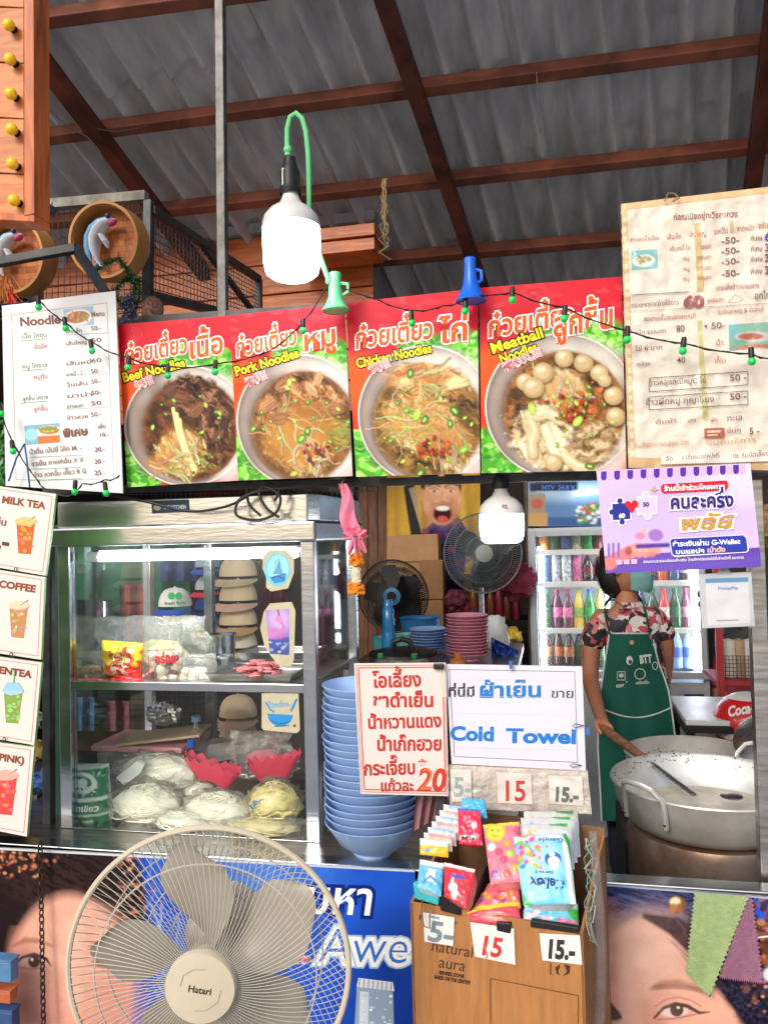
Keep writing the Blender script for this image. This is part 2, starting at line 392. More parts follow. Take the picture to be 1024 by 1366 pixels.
    def text(s, t, x, y, h, c, rot=0., bold=0., w=None, out=(), shear=0., up=None, anchor='l', jit=0.):
        """x,y baseline start in px, h = font size in px, rot degrees (positive = rises to the right); up=(dx,dy) overrides up direction"""
        co0, _ = textmesh(t, 0.)
        if len(co0) == 0: return s
        wid = co0[:, 0].max(); sx = h if w is None else w / wid
        a = R(rot); ex = np.array([math.cos(a), -math.sin(a)]); ey = np.array([-math.sin(a), -math.cos(a)]) if up is None else np.array(up, float)
        ax = -wid * sx / 2 if anchor == 'c' else (-wid * sx if anchor == 'r' else 0)
        for (b, cc) in list(out) + [(bold, c)]:
            co, fs = textmesh(t, b); 
            P = np.array([x, y]) + ex * (co[:, :1] * sx + ax + shear * co[:, 1:2] * h) + ey * (co[:, 1:2] * h)
            s.raw(P, fs, lin(cc), z=co[:, 2])
        return s
    def build(s, name, m, parent=None, kind=None, label=None):
        V = np.concatenate(s.V); C = np.concatenate(s.C); off = woff(parent) if parent is not None else Vector((0, 0, 0)); loc = None
        if parent is None: loc = Vector(V.mean(0)); off = loc
        V = V - np.array(off)
        me = bpy.data.meshes.new(name); me.vertices.add(len(V)); me.vertices.foreach_set('co', V.astype('f').ravel())
        ln = np.array([len(f) for f in s.F]); lv = np.concatenate([np.array(f) for f in s.F])
        me.loops.add(len(lv)); me.loops.foreach_set('vertex_index', lv.astype('i')); me.polygons.add(len(ln))
        me.polygons.foreach_set('loop_start', np.concatenate([[0], np.cumsum(ln)[:-1]]).astype('i'))
        me.update(calc_edges=True)
        at = me.attributes.new('Col', 'FLOAT_COLOR', 'POINT'); at.data.foreach_set('color', np.c_[np.clip(C, 0, 1), np.ones(len(C))].astype('f').ravel())
        me.materials.append(m)
        if s.bulge or s.curl: me.shade_smooth()
        o = link(name, me, parent, loc)
        if kind: o['kind'] = kind
        if label: o['label'] = label
        return o
def planar(quad, y=None, ds=None):
    """world corners; y: on plane Y=y, else per-corner camera depths (3 define the plane)"""
    if y is not None:
        return Vector(Y(*quad[0], y)), Vector((0, -1, 0))
    a, b, c = D(*quad[0], ds[0]), D(*quad[1], ds[1]), D(*quad[3], ds[2]); n = (b - a).cross(c - a).normalized(); return a, n
def sheet(name, label, cat, quad, y=None, ds=None, th=.004, bcol=(225, 225, 220), pn='board', group=None, bulge=0., curl=None, bmat=None):
    """a sign: Empty > board (real slab) ; returns (thing, Art)"""
    p, n = planar(quad, y, ds)
    if n.dot(CAM - p) < 0: n = -n
    cs = [onp(*q, p, n) for q in quad]; c = sum(cs, Vector()) / 4
    t = thing(name, label, cat, c, group)
    if curl is None and bulge == 0:
        MB().prism([x - n * 0 for x in cs], -n * th).build(pn, bmat or mat('board_edge', (205, 205, 200), .6), t, smooth=False)
    return t, Art(quad, p, n, bulge, curl)
random.seed(7)
# ================================================================== STRUCTURE
M_conc = mat('concrete', (184, 186, 190), .85, var=.25, scale=3, bump=.3, bscale=30)
g = MB().box((0, 20, -.05), (160, 160, .1)); g.build('ground', M_conc, loc=(0, 0, 0), smooth=False, kind='structure')
pv = MB().box((0, 3.2, .012), (9, 4.6, .02)); pv.build('stall_floor', mat('stall_floor', (84, 78, 72), .6, var=.4, scale=5), loc=(0, 3, 0), smooth=False, kind='structure')
M_steel = mat('steel', (184, 189, 196), .2, metal=1., var=.05, scale=7, bump=.04, bscale=25, stretch=(1, 1, 6), bd=.01)
M_steelb = mat('steel_brushed', (190, 190, 192), .34, metal=1., var=.25, scale=9, bump=.08, bscale=60, stretch=(1, 8, 8), dirt=(140, 134, 126))
M_dark = mat('dark_cavity', (26, 24, 24), .8, var=.4, scale=8)
M_galv = mat('galvanised', (118, 120, 122), .5, metal=.75, var=.25, scale=20, bump=.1, bscale=80, dirt=(72, 68, 64))
M_blackp = mat('black_plastic', (22, 22, 24), .42, var=.2, bump=.05)
M_paint = mat('grey_steel_paint', (78, 82, 88), .45, metal=.3, var=.25, scale=25, dirt=(50, 46, 42))

# ---- roof
r_dir = ray(925, 1191).normalized(); p_dir = (-ray(-5567, 920)).normalized(); rn = r_dir.cross(p_dir).normalized()
if rn.z < 0: rn = -rn
rp = D(600, 75, 3.2)
def RP(px, py, off=0.): return onp(px, py, rp, rn) + rn * off
def ab(v): # coordinates in roof plane
    e = v - rp; p_o = (p_dir - r_dir * p_dir.dot(r_dir)).normalized(); return e.dot(r_dir), e.dot(p_o)
p_o = (p_dir - r_dir * p_dir.dot(r_dir)).normalized()
def RW(a, b, h=0.): return rp + r_dir * a + p_o * b + rn * h
M_fib = mat('fibre_cement', (208, 209, 212), .7, var=.3, scale=3.0, bump=.2, bscale=25, dirt=(164, 165, 168), bd=.003, stretch=(3, .45, 1.4))
roof = thing('roof', None, None, rp, kind='structure')
aP = [ab(RP(600, y))[0] for y in (-45, 97.5, 225, 324)]   # purlin stations
aP = [aP[0] - .0] + aP[1:] + [aP[3] + .62, aP[3] + 1.24, aP[3] + 1.9]
rows = [(aP[0] - .75, aP[0]), (aP[0], aP[1]), (aP[1], aP[2]), (aP[2], aP[3]), (aP[3], aP[4]), (aP[4], aP[5]), (aP[5], aP[6])]
PITCHW, AMP = .158, .046
bmin, sheetw = -3.6, .158 * 6
def roof_sheet(a0, a1, b0, k):
    mb = MB(); n = 60; 
    def fn(u, v):
        b = b0 + u * (sheetw + .03); ph = 2 * math.pi * (b) / PITCHW
        s_ = math.sin(ph + .55 * math.cos(ph)); hgt = AMP * math.copysign(abs(s_) ** .5, s_)
        a = a0 - .03 + v * (a1 - a0 + .10)
        return RW(a, b, hgt + AMP + (.012 * (1 - v)) + .004 * (k % 2))
    mb.grid(fn, n, 2)
    mb2 = MB(); mb.v += [v + rn * .006 for v in mb.v]; m = len(mb.f); off = (n + 1) * 3
    mb.f += [tuple(i + off for i in f[::-1]) for f in mb.f[:m]]
    for i in range(n): mb.f.append((i, i + 1, off + i + 1, off + i)); e = 2 * (n + 1); mb.f.append((e + i, off + e + i, off + e + i + 1, e + i + 1))
    return mb
for ri, (a0, a1) in enumerate(rows):
    for k in range(8):
        roof_sheet(a0, a1, bmin + k * sheetw, k + ri).build('roof_sheet', M_fib, roof, angle=60)
M_raft = wood('roof_timber', (104, 50, 36), (62, 28, 20), 5, (1, 1, 1), .65)
M_purl = wood('purlin_timber', (140, 82, 62), (88, 46, 36), 5, (1, 1, 1), .65)
def frame_line(x0, y0, x1, y1): 
    return
for (x0, y0, x1, y1) in ((45, 14, 170, -3), (50, 171, 1024, 43), (210, 268, 1010, 181), (430, 340, 830, 305)):
    A = ab(RP(x0, y0 + 6)); B = ab(RP(x1, y1 + 6)); m = (B[0] - A[0]) / (B[1] - A[1])
    pa = RW(A[0] + m * (-3.4 - A[1]), -3.4, -.035); pb = RW(A[0] + m * (3.6 - A[1]), 3.6, -.035)
    MB().bar(pa, pb, .05, .065, rn).build('purlin', M_purl, roof, smooth=False, bev=.004)
for a in (aP[3] + .62, aP[3] + 1.24): MB().bar(RW(a, -3.4, -.035), RW(a, 3.6, -.035), .05, .065, rn).build('purlin', M_purl, roof, smooth=False)
for (x0, y0, x1, y1) in ((48, 68, 205, 275), (513, 0, 630, 345), (1028, 40, 1002, 250)):
    A = ab(onp(x0, y0, rp - rn * .1, rn)); B = ab(onp(x1, y1, rp - rn * .1, rn)); sl = (B[1] - A[1]) / (B[0] - A[0])
    pa = RW(aP[0] - .75, A[1] + sl * (aP[0] - .75 - A[0]), -.105); pb = RW(aP[6], A[1] + sl * (aP[6] - A[0]), -.105)
    MB().bar(pa, pb, .062, .075, rn).build('rafter', M_raft, roof, smooth=False, bev=.004)
# ---- back wall (dark corrugated cladding and boards); side walls added to cut ambient light
def wallbox(name, c, s, m, parent=None): return MB().box(c, s).build(name, m, parent, smooth=False, kind='structure', loc=None if parent else c)
M_wall = mat('back_wall', (52, 46, 42), .8, var=.5, scale=3)
wallbox('back_wall', (.3, 5.3, 1.6), (6.4, .06, 3.2), M_wall)
wallbox('added_side_wall', (2.6, 3.9, 1.5), (.06, 2.8, 3.0), M_wall)
wallbox('added_side_wall', (-2.9, 3.9, 1.5), (.06, 2.8, 3.0), M_wall)

# ---- plank wall behind the mesh cage (upper left)
M_plank = wood('orange_planks', (216, 118, 56), (160, 74, 32), 5, (1.2, 1, 9), .45, .2)
pw = thing('plank_wall', 'varnished orange plank wall high up behind the wire cage', 'wall', Y(340, 440, 3.95))
zt, zb = Y(300, 322, 3.95).z, Y(300, 560, 3.95).z; xl, xr = Y(60, 350, 3.95).x, Y(498, 350, 3.95).x
nP = 6
for i in range(nP):
    z0 = zt - (zt - zb) * i / nP; h = (zt - zb) / nP - .006
    for j in range(1):
        x0, x1 = xl, xr
        MB().box(((x0 + x1) / 2, 3.95 + rnd(-.004, .004), z0 - h / 2), (x1 - x0 - .004, .03, h)).build('plank', M_plank, pw, smooth=False, bev=.003)
MB().box(((xl + xr) / 2, 3.93, zt + .03), (xr - xl + .05, .08, .05)).build('cap_strip', mat('pale_strip', (170, 178, 184), .5, var=.2), pw, smooth=False)
pb2 = thing('plank_box', 'projecting varnished board box on the plank wall above the counter', 'board', Y(435, 330, 3.6))
for i in range(2):
    a = Y(375, 310 + i * 19, 3.6); b = Y(500, 327 + i * 19, 3.6)
    MB().box(((a.x + b.x) / 2, 3.7, a.z - .03), (b.x - a.x, .2, .058)).build('plank', M_plank, pb2, smooth=False, bev=.003)

# ---- counter: thin steel ledge and front panel carrying the banners
CY = 1.84; zc = Y(545, 1160, CY).z
cnt = thing('stall_counter', 'steel-edged stall counter with printed banners along its front', 'counter', (0, CY + .2, 0))
MB().box((-1.1, CY + .36, zc - .012), (1.96, .72, .022)).build('counter_top', M_steelb, cnt, smooth=False, bev=.002)
MB().box((0.1, CY + .025, zc - .014), (4.4, .05, .03)).build('front_ledge', M_steel, cnt, smooth=False, bev=.003)
MB().box((.1, CY + .03, zc / 2 - .02), (4.4, .02, zc - .02)).build('front_panel', mat('blue_panel', (30, 60, 140), .5), cnt, smooth=False)
for x in (-1.95, -.0, 1.9): MB().box((x, CY + .5, zc / 2), (.05, .05, zc - .04)).build('leg', M_galv, cnt, smooth=False)

# ---- posts
def steel_post(name, label, px, y0, y1, wpx, yy, lean=None, m=None):
    a = Y(px[0], y0, yy); b = Y(px[1], y1, yy); w_ = wpx / FPX * depth((a + b) / 2)
    t = thing(name, label, 'post', (b.x, b.y, b.z))
    MB().bar(b, a, w_, w_, (0, 1, 0)).build('tube', m or M_galv, t, smooth=False, bev=.002)
    return t
steel_post('steel_pole', 'bare galvanised square pole rising behind the beef and pork posters', (293.5, 300), -30, 640, 12, 2.0)
steel_post('steel_post', 'worn steel stall post beside the big cooking pots', (1003, 1025), 640, 1225, 20, 1.93, m=M_steelb)
# ================================================================== SIGNS AND PRINTS
VG = vmat('print_gloss', .42, 0, .1, 9, .22, bd=.01); VP = vmat('print_paper', .55, 0, .12, 30); VL = vmat('print_laminate', .3, .25, .25, 14, .4, bd=.01); VC = vmat('print_banner', .5, 0, .1, 6, .12, bd=.02)
RED = (214, 18, 46)
def lettuce(r, cx, cy, rad, n=60, seed=0):
    rg = random.Random(seed); r.ell(cx, cy, rad * 1.02, rad * .98, (64, 160, 40), 0, 8, .97)
    for i in range(n):
        a = rg.uniform(0, 6.28); d = rad * rg.random() ** .5; x = cx + math.cos(a) * d; y = cy + math.sin(a) * d
        c = rg.choice([(80, 190, 40), (118, 214, 60), (56, 160, 34), (150, 228, 90), (40, 130, 30), (176, 236, 120)])
        r.ell(x, y, rg.uniform(3, 8), rg.uniform(2, 5), c, rg.uniform(0, 3), 1.5, .85)
        if i % 3 == 0: r.stroke([(x - 5, y + rg.uniform(-3, 3)), (x, y + rg.uniform(-2, 2)), (x + 5, y + rg.uniform(-3, 3))], 1, (206, 244, 160), 1, .7)
def wav(rg, x, y, L, a, curl=.5, n=7):
    pts = [(x, y)]
    for i in range(n): a += rg.uniform(-curl, curl); x += math.cos(a) * L / n; y += math.sin(a) * L / n; pts.append((x, y))
    return pts
def noodles(r, rg, cx, cy, rx, ry, n, cols, w=2., L=26, a0=None, curl=.5):
    r.ell(cx, cy, rx, ry, tuple(int(k * q_) for k, q_ in zip(cols[0], (.86, .66, .4))), 0, min(rx, ry) * .7, .8); w *= 1.0
    for i in range(int(n * 1.4)):
        a = rg.uniform(0, 6.28); d = rg.random() ** .6; x = cx + math.cos(a) * d * rx; y = cy + math.sin(a) * d * ry
        ang = rg.uniform(0, 6.28) if a0 is None else a0 + rg.uniform(-.5, .5)
        p = wav(rg, x, y, L * rg.uniform(.6, 1.3), ang, curl); c = tuple(int(k * rg.uniform(.72, 1.0)) for k in rg.choice(cols))
        r.stroke([(u + .6, v + .9) for u, v in p], w + .9, tuple(int(k * .5) for k in c), 1.8, .4); r.stroke(p, w, c, 1.4, .85)
        r.stroke([(u - .3, v - .4) for u, v in p], w * .35, tuple(min(255, int(k * 1.14)) for k in c), .8, .35)
def chunk(r, rg, x, y, s, c, streak=True, asp=.6):
    n = 15; a0 = rg.uniform(0, 6.28); rot = rg.uniform(0, 3.1); pts = []; asp *= rg.uniform(.8, 1.3)
    for i in range(n):
        t = a0 + 6.283 * i / n; q = s * rg.uniform(.68, 1.12); u, v = math.cos(t) * q, math.sin(t) * q * asp
        pts.append((x + u * math.cos(rot) - v * math.sin(rot), y + u * math.sin(rot) + v * math.cos(rot)))
    r.poly([(a + 1.2, b + 1.8) for a, b in pts], tuple(int(k * .3) for k in c), .7); r.poly(pts, c, .97)
    r.ell(x - s * .15, y - s * .2, s * .55, s * .35, tuple(min(255, int(k * 1.25)) for k in c), rot, s * .5, .6)
    if streak:
        for j in range(int(s * .9)):
            o = rg.uniform(-.7, .7) * s * asp; L = s * rg.uniform(.3, .8); px = x - math.sin(rot) * o; py = y + math.cos(rot) * o
            r.stroke([(px - math.cos(rot) * L, py - math.sin(rot) * L), (px + math.cos(rot) * L * .6, py + math.sin(rot) * L * .6)], rg.uniform(.6, 1.4), rg.choice([tuple(int(k * .62) for k in c), tuple(min(255, int(k * 1.35)) for k in c)]), .8, .55)
def onion(r, rg, x, y, s):
    c = rg.choice([(120, 190, 50), (84, 150, 40), (170, 214, 80), (60, 120, 34)]); a = rg.uniform(0, 3)
    r.ell(x + .6, y + .9, s * 1.1, s * .7, (40, 50, 14), a, 1, .5); r.ell(x, y, s, s * .6, c, a, .9); r.ell(x, y, s * .5, s * .25, (210, 232, 130), a, .8, .8)
def bowl_print(r, cx, cy, rx, ry, ix, iy, irx, iry, broth, kind, seed):
    rg = random.Random(seed)
    r.ell(cx + 3, cy + 4, rx + 3, ry + 3, (40, 40, 20), 0, 6, .45); r.ell(cx, cy, rx + 1.5, ry + 1.5, (250, 250, 248))
    for i in range(14):                    # inside of the bowl: lighter at top, grey-brown at left
        t = i / 13; k = (1 - t)
        r.ell(cx + (ix - cx) * t, cy + (iy - cy) * t, rx + (irx + 3 - rx) * t, ry + (iry + 3 - ry) * t, (int(118 + 44 * math.sin(t * 3)), int(106 + 42 * math.sin(t * 3)), int(100 + 40 * math.sin(t * 3))), 0, 2)
    r.ell(cx + rx * .35, cy - ry * .62, rx * .6, ry * .28, (226, 222, 214), .25, 22, .8); r.ell(cx + rx * .75, cy + ry * .5, rx * .25, ry * .6, (226, 224, 220), .3, 16, .7)
    r.ell(cx - rx * .72, cy + ry * .2, rx * .16, ry * .5, (120, 104, 98), 0, 14, .6)
    r.ell(ix, iy, irx + 1.2, iry + 1.2, tuple(min(255, int(k * 1.9 + 30)) for k in broth), 0, 1.5)
    for i in range(8): t = i / 7; r.ell(ix + t, iy + t * 2, irx * (1 - .3 * t), iry * (1 - .3 * t), tuple(int(k * (1.35 - .5 * t)) for k in broth), 0, 8, .6)
    r.tex(ix, iy, irx, iry, [tuple(int(k * .35) for k in broth), broth, tuple(int(k * 1.35 + 5) for k in broth), tuple(int(k * 1.9 + 15) for k in broth)], 7, .3, 2, .8, seed, 10, .85, .05)
    MB_ = [(18, 9, 6), (58, 30, 20), (106, 66, 44), (160, 116, 86)]; MP = [(40, 20, 10), (118, 70, 40), (176, 120, 76), (224, 180, 134)]; NC = [(56, 34, 16), (150, 114, 62), (214, 186, 120), (244, 232, 186)]
    def R_(fr=1.): 
        a = rg.uniform(0, 6.28); d = rg.random() ** .5 * fr; return ix + math.cos(a) * d * irx, iy + math.sin(a) * d * iry
    if kind == 'beef':
        r.tex(266, 532, 46, 28, MB_, 4, .4, 2.2, .9, 3, 5); r.tex(284, 572, 26, 24, MB_, 4, .9, 2, .9, 4, 5)
        for _ in range(6): x, y = R_(.85); chunk(r, rg, x, y, rg.uniform(6, 13), rg.choice([(88, 52, 36), (70, 40, 30), (112, 70, 48), (58, 36, 28)]))
        for (x, y, s_) in ((242, 530, 18), (276, 520, 14), (262, 548, 15), (287, 560, 16), (226, 520, 14), (268, 535, 18), (291, 582, 12), (240, 510, 12))[::2]: chunk(r, rg, x, y, s_, rg.choice([(128, 82, 56), (104, 64, 44), (92, 60, 44)]))
        r.tex(240, 604, 30, 34, NC, 3.2, 1.2, 7, .7, 6, 5); r.tex(270, 612, 22, 16, [(50, 30, 16), (120, 50, 40), (90, 120, 40), (190, 150, 90)], 3, .3, 1.3, 1, 7, 4)
        noodles(r, rg, 240, 600, 24, 28, 22, [(222, 206, 150), (236, 224, 176), (200, 176, 112), (188, 160, 100)], 2.6, 30, 1.2, .35)
        for x, y, L in ((231, 545, 90), (236, 552, 78), (240, 560, 70)): r.stroke(wav(rg, x, y, L, 1.42, .12), 4.2, (236, 226, 160), 1); 
        noodles(r, rg, 222, 618, 26, 12, 16, [(226, 196, 140), (206, 168, 108)], 3, 22, .1, .3)
        for _ in range(16): x, y = R_(.9); onion(r, rg, x, y, rg.uniform(1.5, 3.6))
    elif kind == 'pork':
        r.tex(372, 552, 30, 26, MP, 5, .6, 1.8, .9, 3, 5); r.tex(412, 524, 44, 20, MP, 5, .3, 1.6, .9, 4, 5); r.tex(390, 600, 50, 26, NC, 3.4, .7, 7, .8, 5, 6); r.tex(446, 580, 18, 16, [(90, 80, 20), (170, 160, 70), (216, 206, 120)], 3, 1.2, 5, .5, 6, 4); r.tex(425, 604, 24, 16, [(50, 20, 14), (130, 46, 26), (96, 120, 36), (200, 130, 70)], 2.6, 0, 1.2, 1, 8, 4)
        noodles(r, rg, ix, iy + 10, irx * .8, iry * .7, 26, [(196, 164, 104), (170, 132, 78), (214, 188, 132)], 1.6, 34)
        for (x, y, s_) in ((358, 540, 16), (345, 565, 18), (372, 558, 15), (350, 520, 13), (377, 515, 12), (398, 512, 15), (415, 520, 13), (432, 530, 14), (448, 545, 12), (412, 548, 13), (425, 505, 11), (395, 535, 12))[::2]: chunk(r, rg, x, y, s_, rg.choice([(176, 124, 84), (150, 100, 66), (196, 146, 102), (134, 92, 64)]))
        noodles(r, rg, 400, 590, 40, 30, 16, [(224, 204, 150), (238, 226, 182)], 2., 36, 1.2)
        noodles(r, rg, 447, 578, 14, 14, 26, [(196, 186, 96), (168, 160, 70)], 1.6, 18, .2)
        for _ in range(22): chunk(r, rg, rg.uniform(405, 445), rg.uniform(592, 618), rg.uniform(2, 4.5), rg.choice([(120, 40, 26), (90, 34, 24), (150, 70, 40)]), False)
        for _ in range(20): x, y = R_(.9); onion(r, rg, x, y, rg.uniform(1.8, 4))
        for x, y, s_ in ((402, 585, 8), (410, 575, 6), (338, 572, 5), (386, 510, 5), (392, 632, 5)): onion(r, rg, x, y, s_)
    elif kind == 'chicken':
        r.tex(572, 505, 52, 20, [(110, 74, 36), (186, 140, 84), (222, 184, 126), (240, 216, 170)], 5, .1, 2.6, .9, 3, 5); r.tex(560, 560, 48, 42, NC, 3, .5, 7, 1.2, 4, 7); r.tex(600, 596, 34, 26, NC, 3.4, 1.2, 6, 1, 5, 6); r.tex(580, 600, 28, 15, [(50, 20, 10), (140, 46, 20), (190, 96, 40), (110, 120, 40)], 2.6, 0, 1.1, 1, 6, 4)
        noodles(r, rg, 560, 505, 42, 16, 10, [(214, 176, 112), (190, 148, 88), (230, 198, 140)], 3, 30, .1)
        for (x, y, s_) in ((540, 512, 15), (562, 506, 16), (590, 498, 17), (610, 512, 16), (532, 520, 11), (604, 490, 12))[::3]: chunk(r, rg, x, y, s_, rg.choice([(206, 168, 110), (186, 142, 86), (222, 190, 138)]))
        noodles(r, rg, 556, 560, 40, 34, 34, [(226, 212, 150), (208, 188, 120), (236, 226, 176), (190, 166, 100)], 1.2, 32)
        noodles(r, rg, 602, 590, 26, 26, 14, [(214, 196, 140), (196, 170, 110)], 1.8, 30, 1.3)
        for _ in range(40): chunk(r, rg, rg.gauss(580, 13), rg.gauss(597, 9), rg.uniform(2, 4.5), rg.choice([(130, 36, 18), (170, 64, 26), (90, 26, 16), (200, 100, 40)]), False)
        for _ in range(22): x, y = R_(.88); onion(r, rg, x, y, rg.uniform(1.6, 4))
        for x, y, s_ in ((547, 498, 7), (556, 553, 8), (566, 560, 7), (606, 548, 8), (560, 632, 8), (618, 600, 7), (600, 565, 6)): onion(r, rg, x, y, s_)
    else:
        r.ell(768, 600, 44, 28, (70, 48, 26), 0, 20, .5)
        r.tex(728, 585, 50, 40, [(110, 84, 50), (200, 176, 130), (236, 222, 186), (250, 244, 224)], 6, .6, 3.2, 1, 3, 8, .95); r.tex(790, 590, 36, 30, [(90, 60, 30), (170, 140, 96), (220, 200, 160)], 6, -.4, 3, 1, 4, 8, .9)
        for _ in range(5): pts = wav(rg, rg.uniform(690, 760), rg.uniform(545, 620), 44, rg.uniform(.3, 1.1), .5, 6); r.stroke([(a + 1, b + 2) for a, b in pts], 15, (120, 96, 62), 3, .6); r.stroke(pts, 13, rg.choice([(226, 206, 164), (238, 224, 188), (210, 188, 142)]), 3, .92); r.stroke([(a - 1, b - 3) for a, b in pts], 3, (250, 242, 220), 3, .7)
        r.tex(750, 520, 32, 26, [(150, 130, 90), (214, 206, 160), (244, 240, 214)], 3, .9, 6, 1, 6, 6); r.tex(768, 545, 28, 22, [(60, 20, 10), (160, 50, 20), (200, 110, 50), (90, 120, 40)], 2.6, 0, 1.2, 1, 7, 4)
        noodles(r, rg, 748, 520, 30, 24, 8, [(226, 216, 176), (240, 232, 204)], 1.6, 30)
        for (x, y, s_) in ((752, 478, 12.5), (778, 484, 13), (724, 497, 14), (700, 510, 12), (711, 517, 14.5), (799, 498, 12), (818, 528, 13), (821, 556, 13), (738, 617, 12), (806, 508, 9)):
            r.ell(x + 1.5, y + 2.5, s_ + .5, s_, (50, 34, 18), 0, 3, .7); r.ell(x, y, s_, s_ * .95, (176, 148, 104), 0, 1); r.ell(x - 1, y - 1.5, s_ * .8, s_ * .75, (206, 182, 136), 0, 5, .9); r.ell(x - 3, y - 4, s_ * .4, s_ * .3, (240, 226, 196), 0, 4, .8)
            for _ in range(8): r.ell(x + rg.gauss(0, s_ * .4), y + rg.gauss(0, s_ * .4), 1, .7, (150, 120, 80), 0, 1, .5)
        for _ in range(60): chunk(r, rg, rg.gauss(768, 16), rg.gauss(545, 13), rg.uniform(2, 4.8), rg.choice([(150, 44, 20), (186, 80, 34), (110, 34, 18), (206, 110, 50)]), False)
        for _ in range(34): onion(r, rg, rg.gauss(765, 24), rg.gauss(545, 22), rg.uniform(1.8, 4.5))
        for x, y, s_ in ((709, 545, 8), (770, 562, 8), (786, 622, 7)): onion(r, rg, x, y, s_)
def poster(label, quad, cx, cy, rx, ry, ix, iy, irx, iry, broth, kind, seed):
    xs = [q[0] for q in quad]; ys = [q[1] for q in quad]
    t, A = sheet('menu_poster', label, 'poster', quad, y=1.9, th=.005, group='noodle posters hung in a row', bcol=(220, 220, 220))
    r = Ras(min(xs), min(ys), max(xs), max(ys), (206, 16, 44), 1.); x0, y0 = quad[0]; rg = random.Random(seed + 50); wd = quad[1][0] - x0
    for _ in range(26):
        a = rg.uniform(0, 6.28); cx_ = x0 + rg.uniform(0, wd); cy_ = y0 + rg.uniform(-20, 50); rr = rg.uniform(5, 16)
        for q_ in (1, .7, .4): r.stroke([(cx_ + math.cos(a + k * .35) * rr * q_, cy_ + math.sin(a + k * .35) * rr * q_ * .6) for k in range(9)], .9, (238, 86, 96), 1, .5)
    r.ell(x0 + 10, cy + 30, 70, 112, (236, 84, 22), .15, 10, .97); r.ell(x0 + 4, cy + 66, 60, 70, (206, 24, 30), .1, 26, .7)
    lettuce(r, x0 + 16, max(ys) - 18, 42, 120, seed); lettuce(r, x0 + wd * .86, cy - ry + 8, 34, 90, seed + 1); lettuce(r, x0 + wd * .55, cy - ry - 2, 26, 40, seed + 2)
    bowl_print(r, cx, cy, rx, ry, ix, iy, irx, iry, broth, kind, seed)
    r.noise(.05, 1.3, seed); r.noise(.08, 14, seed + 3)
    n1 = int(max(xs) - min(xs)); n2 = int(max(ys) - min(ys)); A.base(None, n1, n2, r)
    return t, A
def title(A, x, y, t1, t2, x2, y2, rot, h=30, w1=None, w2=None):
    h *= 1.18; y += 3; y2 += 3
    W = (255, 255, 255)
    A.text(t1, x, y, h, (232, 90, 20), rot, .03, w1, out=[(.1, (170, 10, 30)), (.075, W)], shear=.16); A.text(t2, x2, y2, h * 1.18, (232, 90, 20), rot, .03, w2, out=[(.095, (170, 10, 30)), (.072, W)], shear=.16)
def eng(A, t, x, y, h, rot, w, z):
    A.text(t, x, y, h, (250, 226, 30), rot, .03, w, out=[(.12, (20, 16, 16))])
def han(A, t, x, y, rot, w):
    A.text(t, x, y, 14, (220, 60, 80), rot, .0, w, out=[(.09, (150, 20, 40)), (.045, (255, 255, 255))])
EDG = [(255, 255, 255), 1.2]
q1 = [(157, 433), (306, 421), (318, 641), (170, 650)]
t, A = poster('beef noodles poster with dark meat and pale sprouts, first of the four red posters', q1, 250, 568, 82, 79, 256, 573, 64, 67, (66, 36, 16), 'beef', 1)
title(A, 167, 483, 'ก๋วยเตี๋ยว', 'เนื้อ', 252, 476, 11, 27, 84, 46); eng(A, 'Beef Noodles', 165, 510, 18, 14, 85, 0); han(A, '牛肉面', 182, 520, 22, 26)
A.build('print', VG, t)
q2 = [(306, 421), (459, 405), (470, 635), (318, 641)]
t, A = poster('pork noodles poster showing sliced pork in brown broth, between the beef and chicken posters', q2, 401, 561, 84, 87, 405, 568, 68, 72, (74, 48, 28), 'pork', 2)
title(A, 315, 473, 'ก๋วยเตี๋ยว', 'หมู', 404, 466, 12, 27, 82, 44); eng(A, 'Pork Noodles', 315, 502, 18, 17, 88, 0); han(A, '猪肉面', 330, 516, 24, 30)
A.build('print', VG, t)
q3 = [(461, 404), (636, 385), (640, 631), (475, 636)]
t, A = poster('chicken noodles poster with thin yellow noodles, beneath the blue and green clips', q3, 568, 553, 89, 91, 571, 562, 72, 74, (84, 60, 26), 'chicken', 3)
title(A, 473, 462, 'ก๋วยเตี๋ยว', 'ไก่', 586, 455, 8, 30, 104, 36); eng(A, 'Chicken Noodles', 476, 491, 18, 12, 102, 0); han(A, '鸡肉面', 494, 500, 24, 30)
A.build('print', VG, t)
q4 = [(639, 384), (828, 369), (835, 627), (642, 631)]
t, A = poster('meatball noodles poster showing round meatballs and wide noodles, next to the beige price board', q4, 748, 542, 100, 96, 752, 548, 80, 78, (84, 52, 22), 'ball', 4)
title(A, 650, 447, 'ก๋วยเตี๋ยว', 'ลูกชิ้น', 737, 446, 9, 31, 116, 80); eng(A, 'Meatball', 656, 472, 20, 18, 72, 0); eng(A, 'Noodles', 668, 486, 19, 20, 52, 0); han(A, '猪肉丸面', 672, 496, 24, 56)
A.build('print', VG, t)

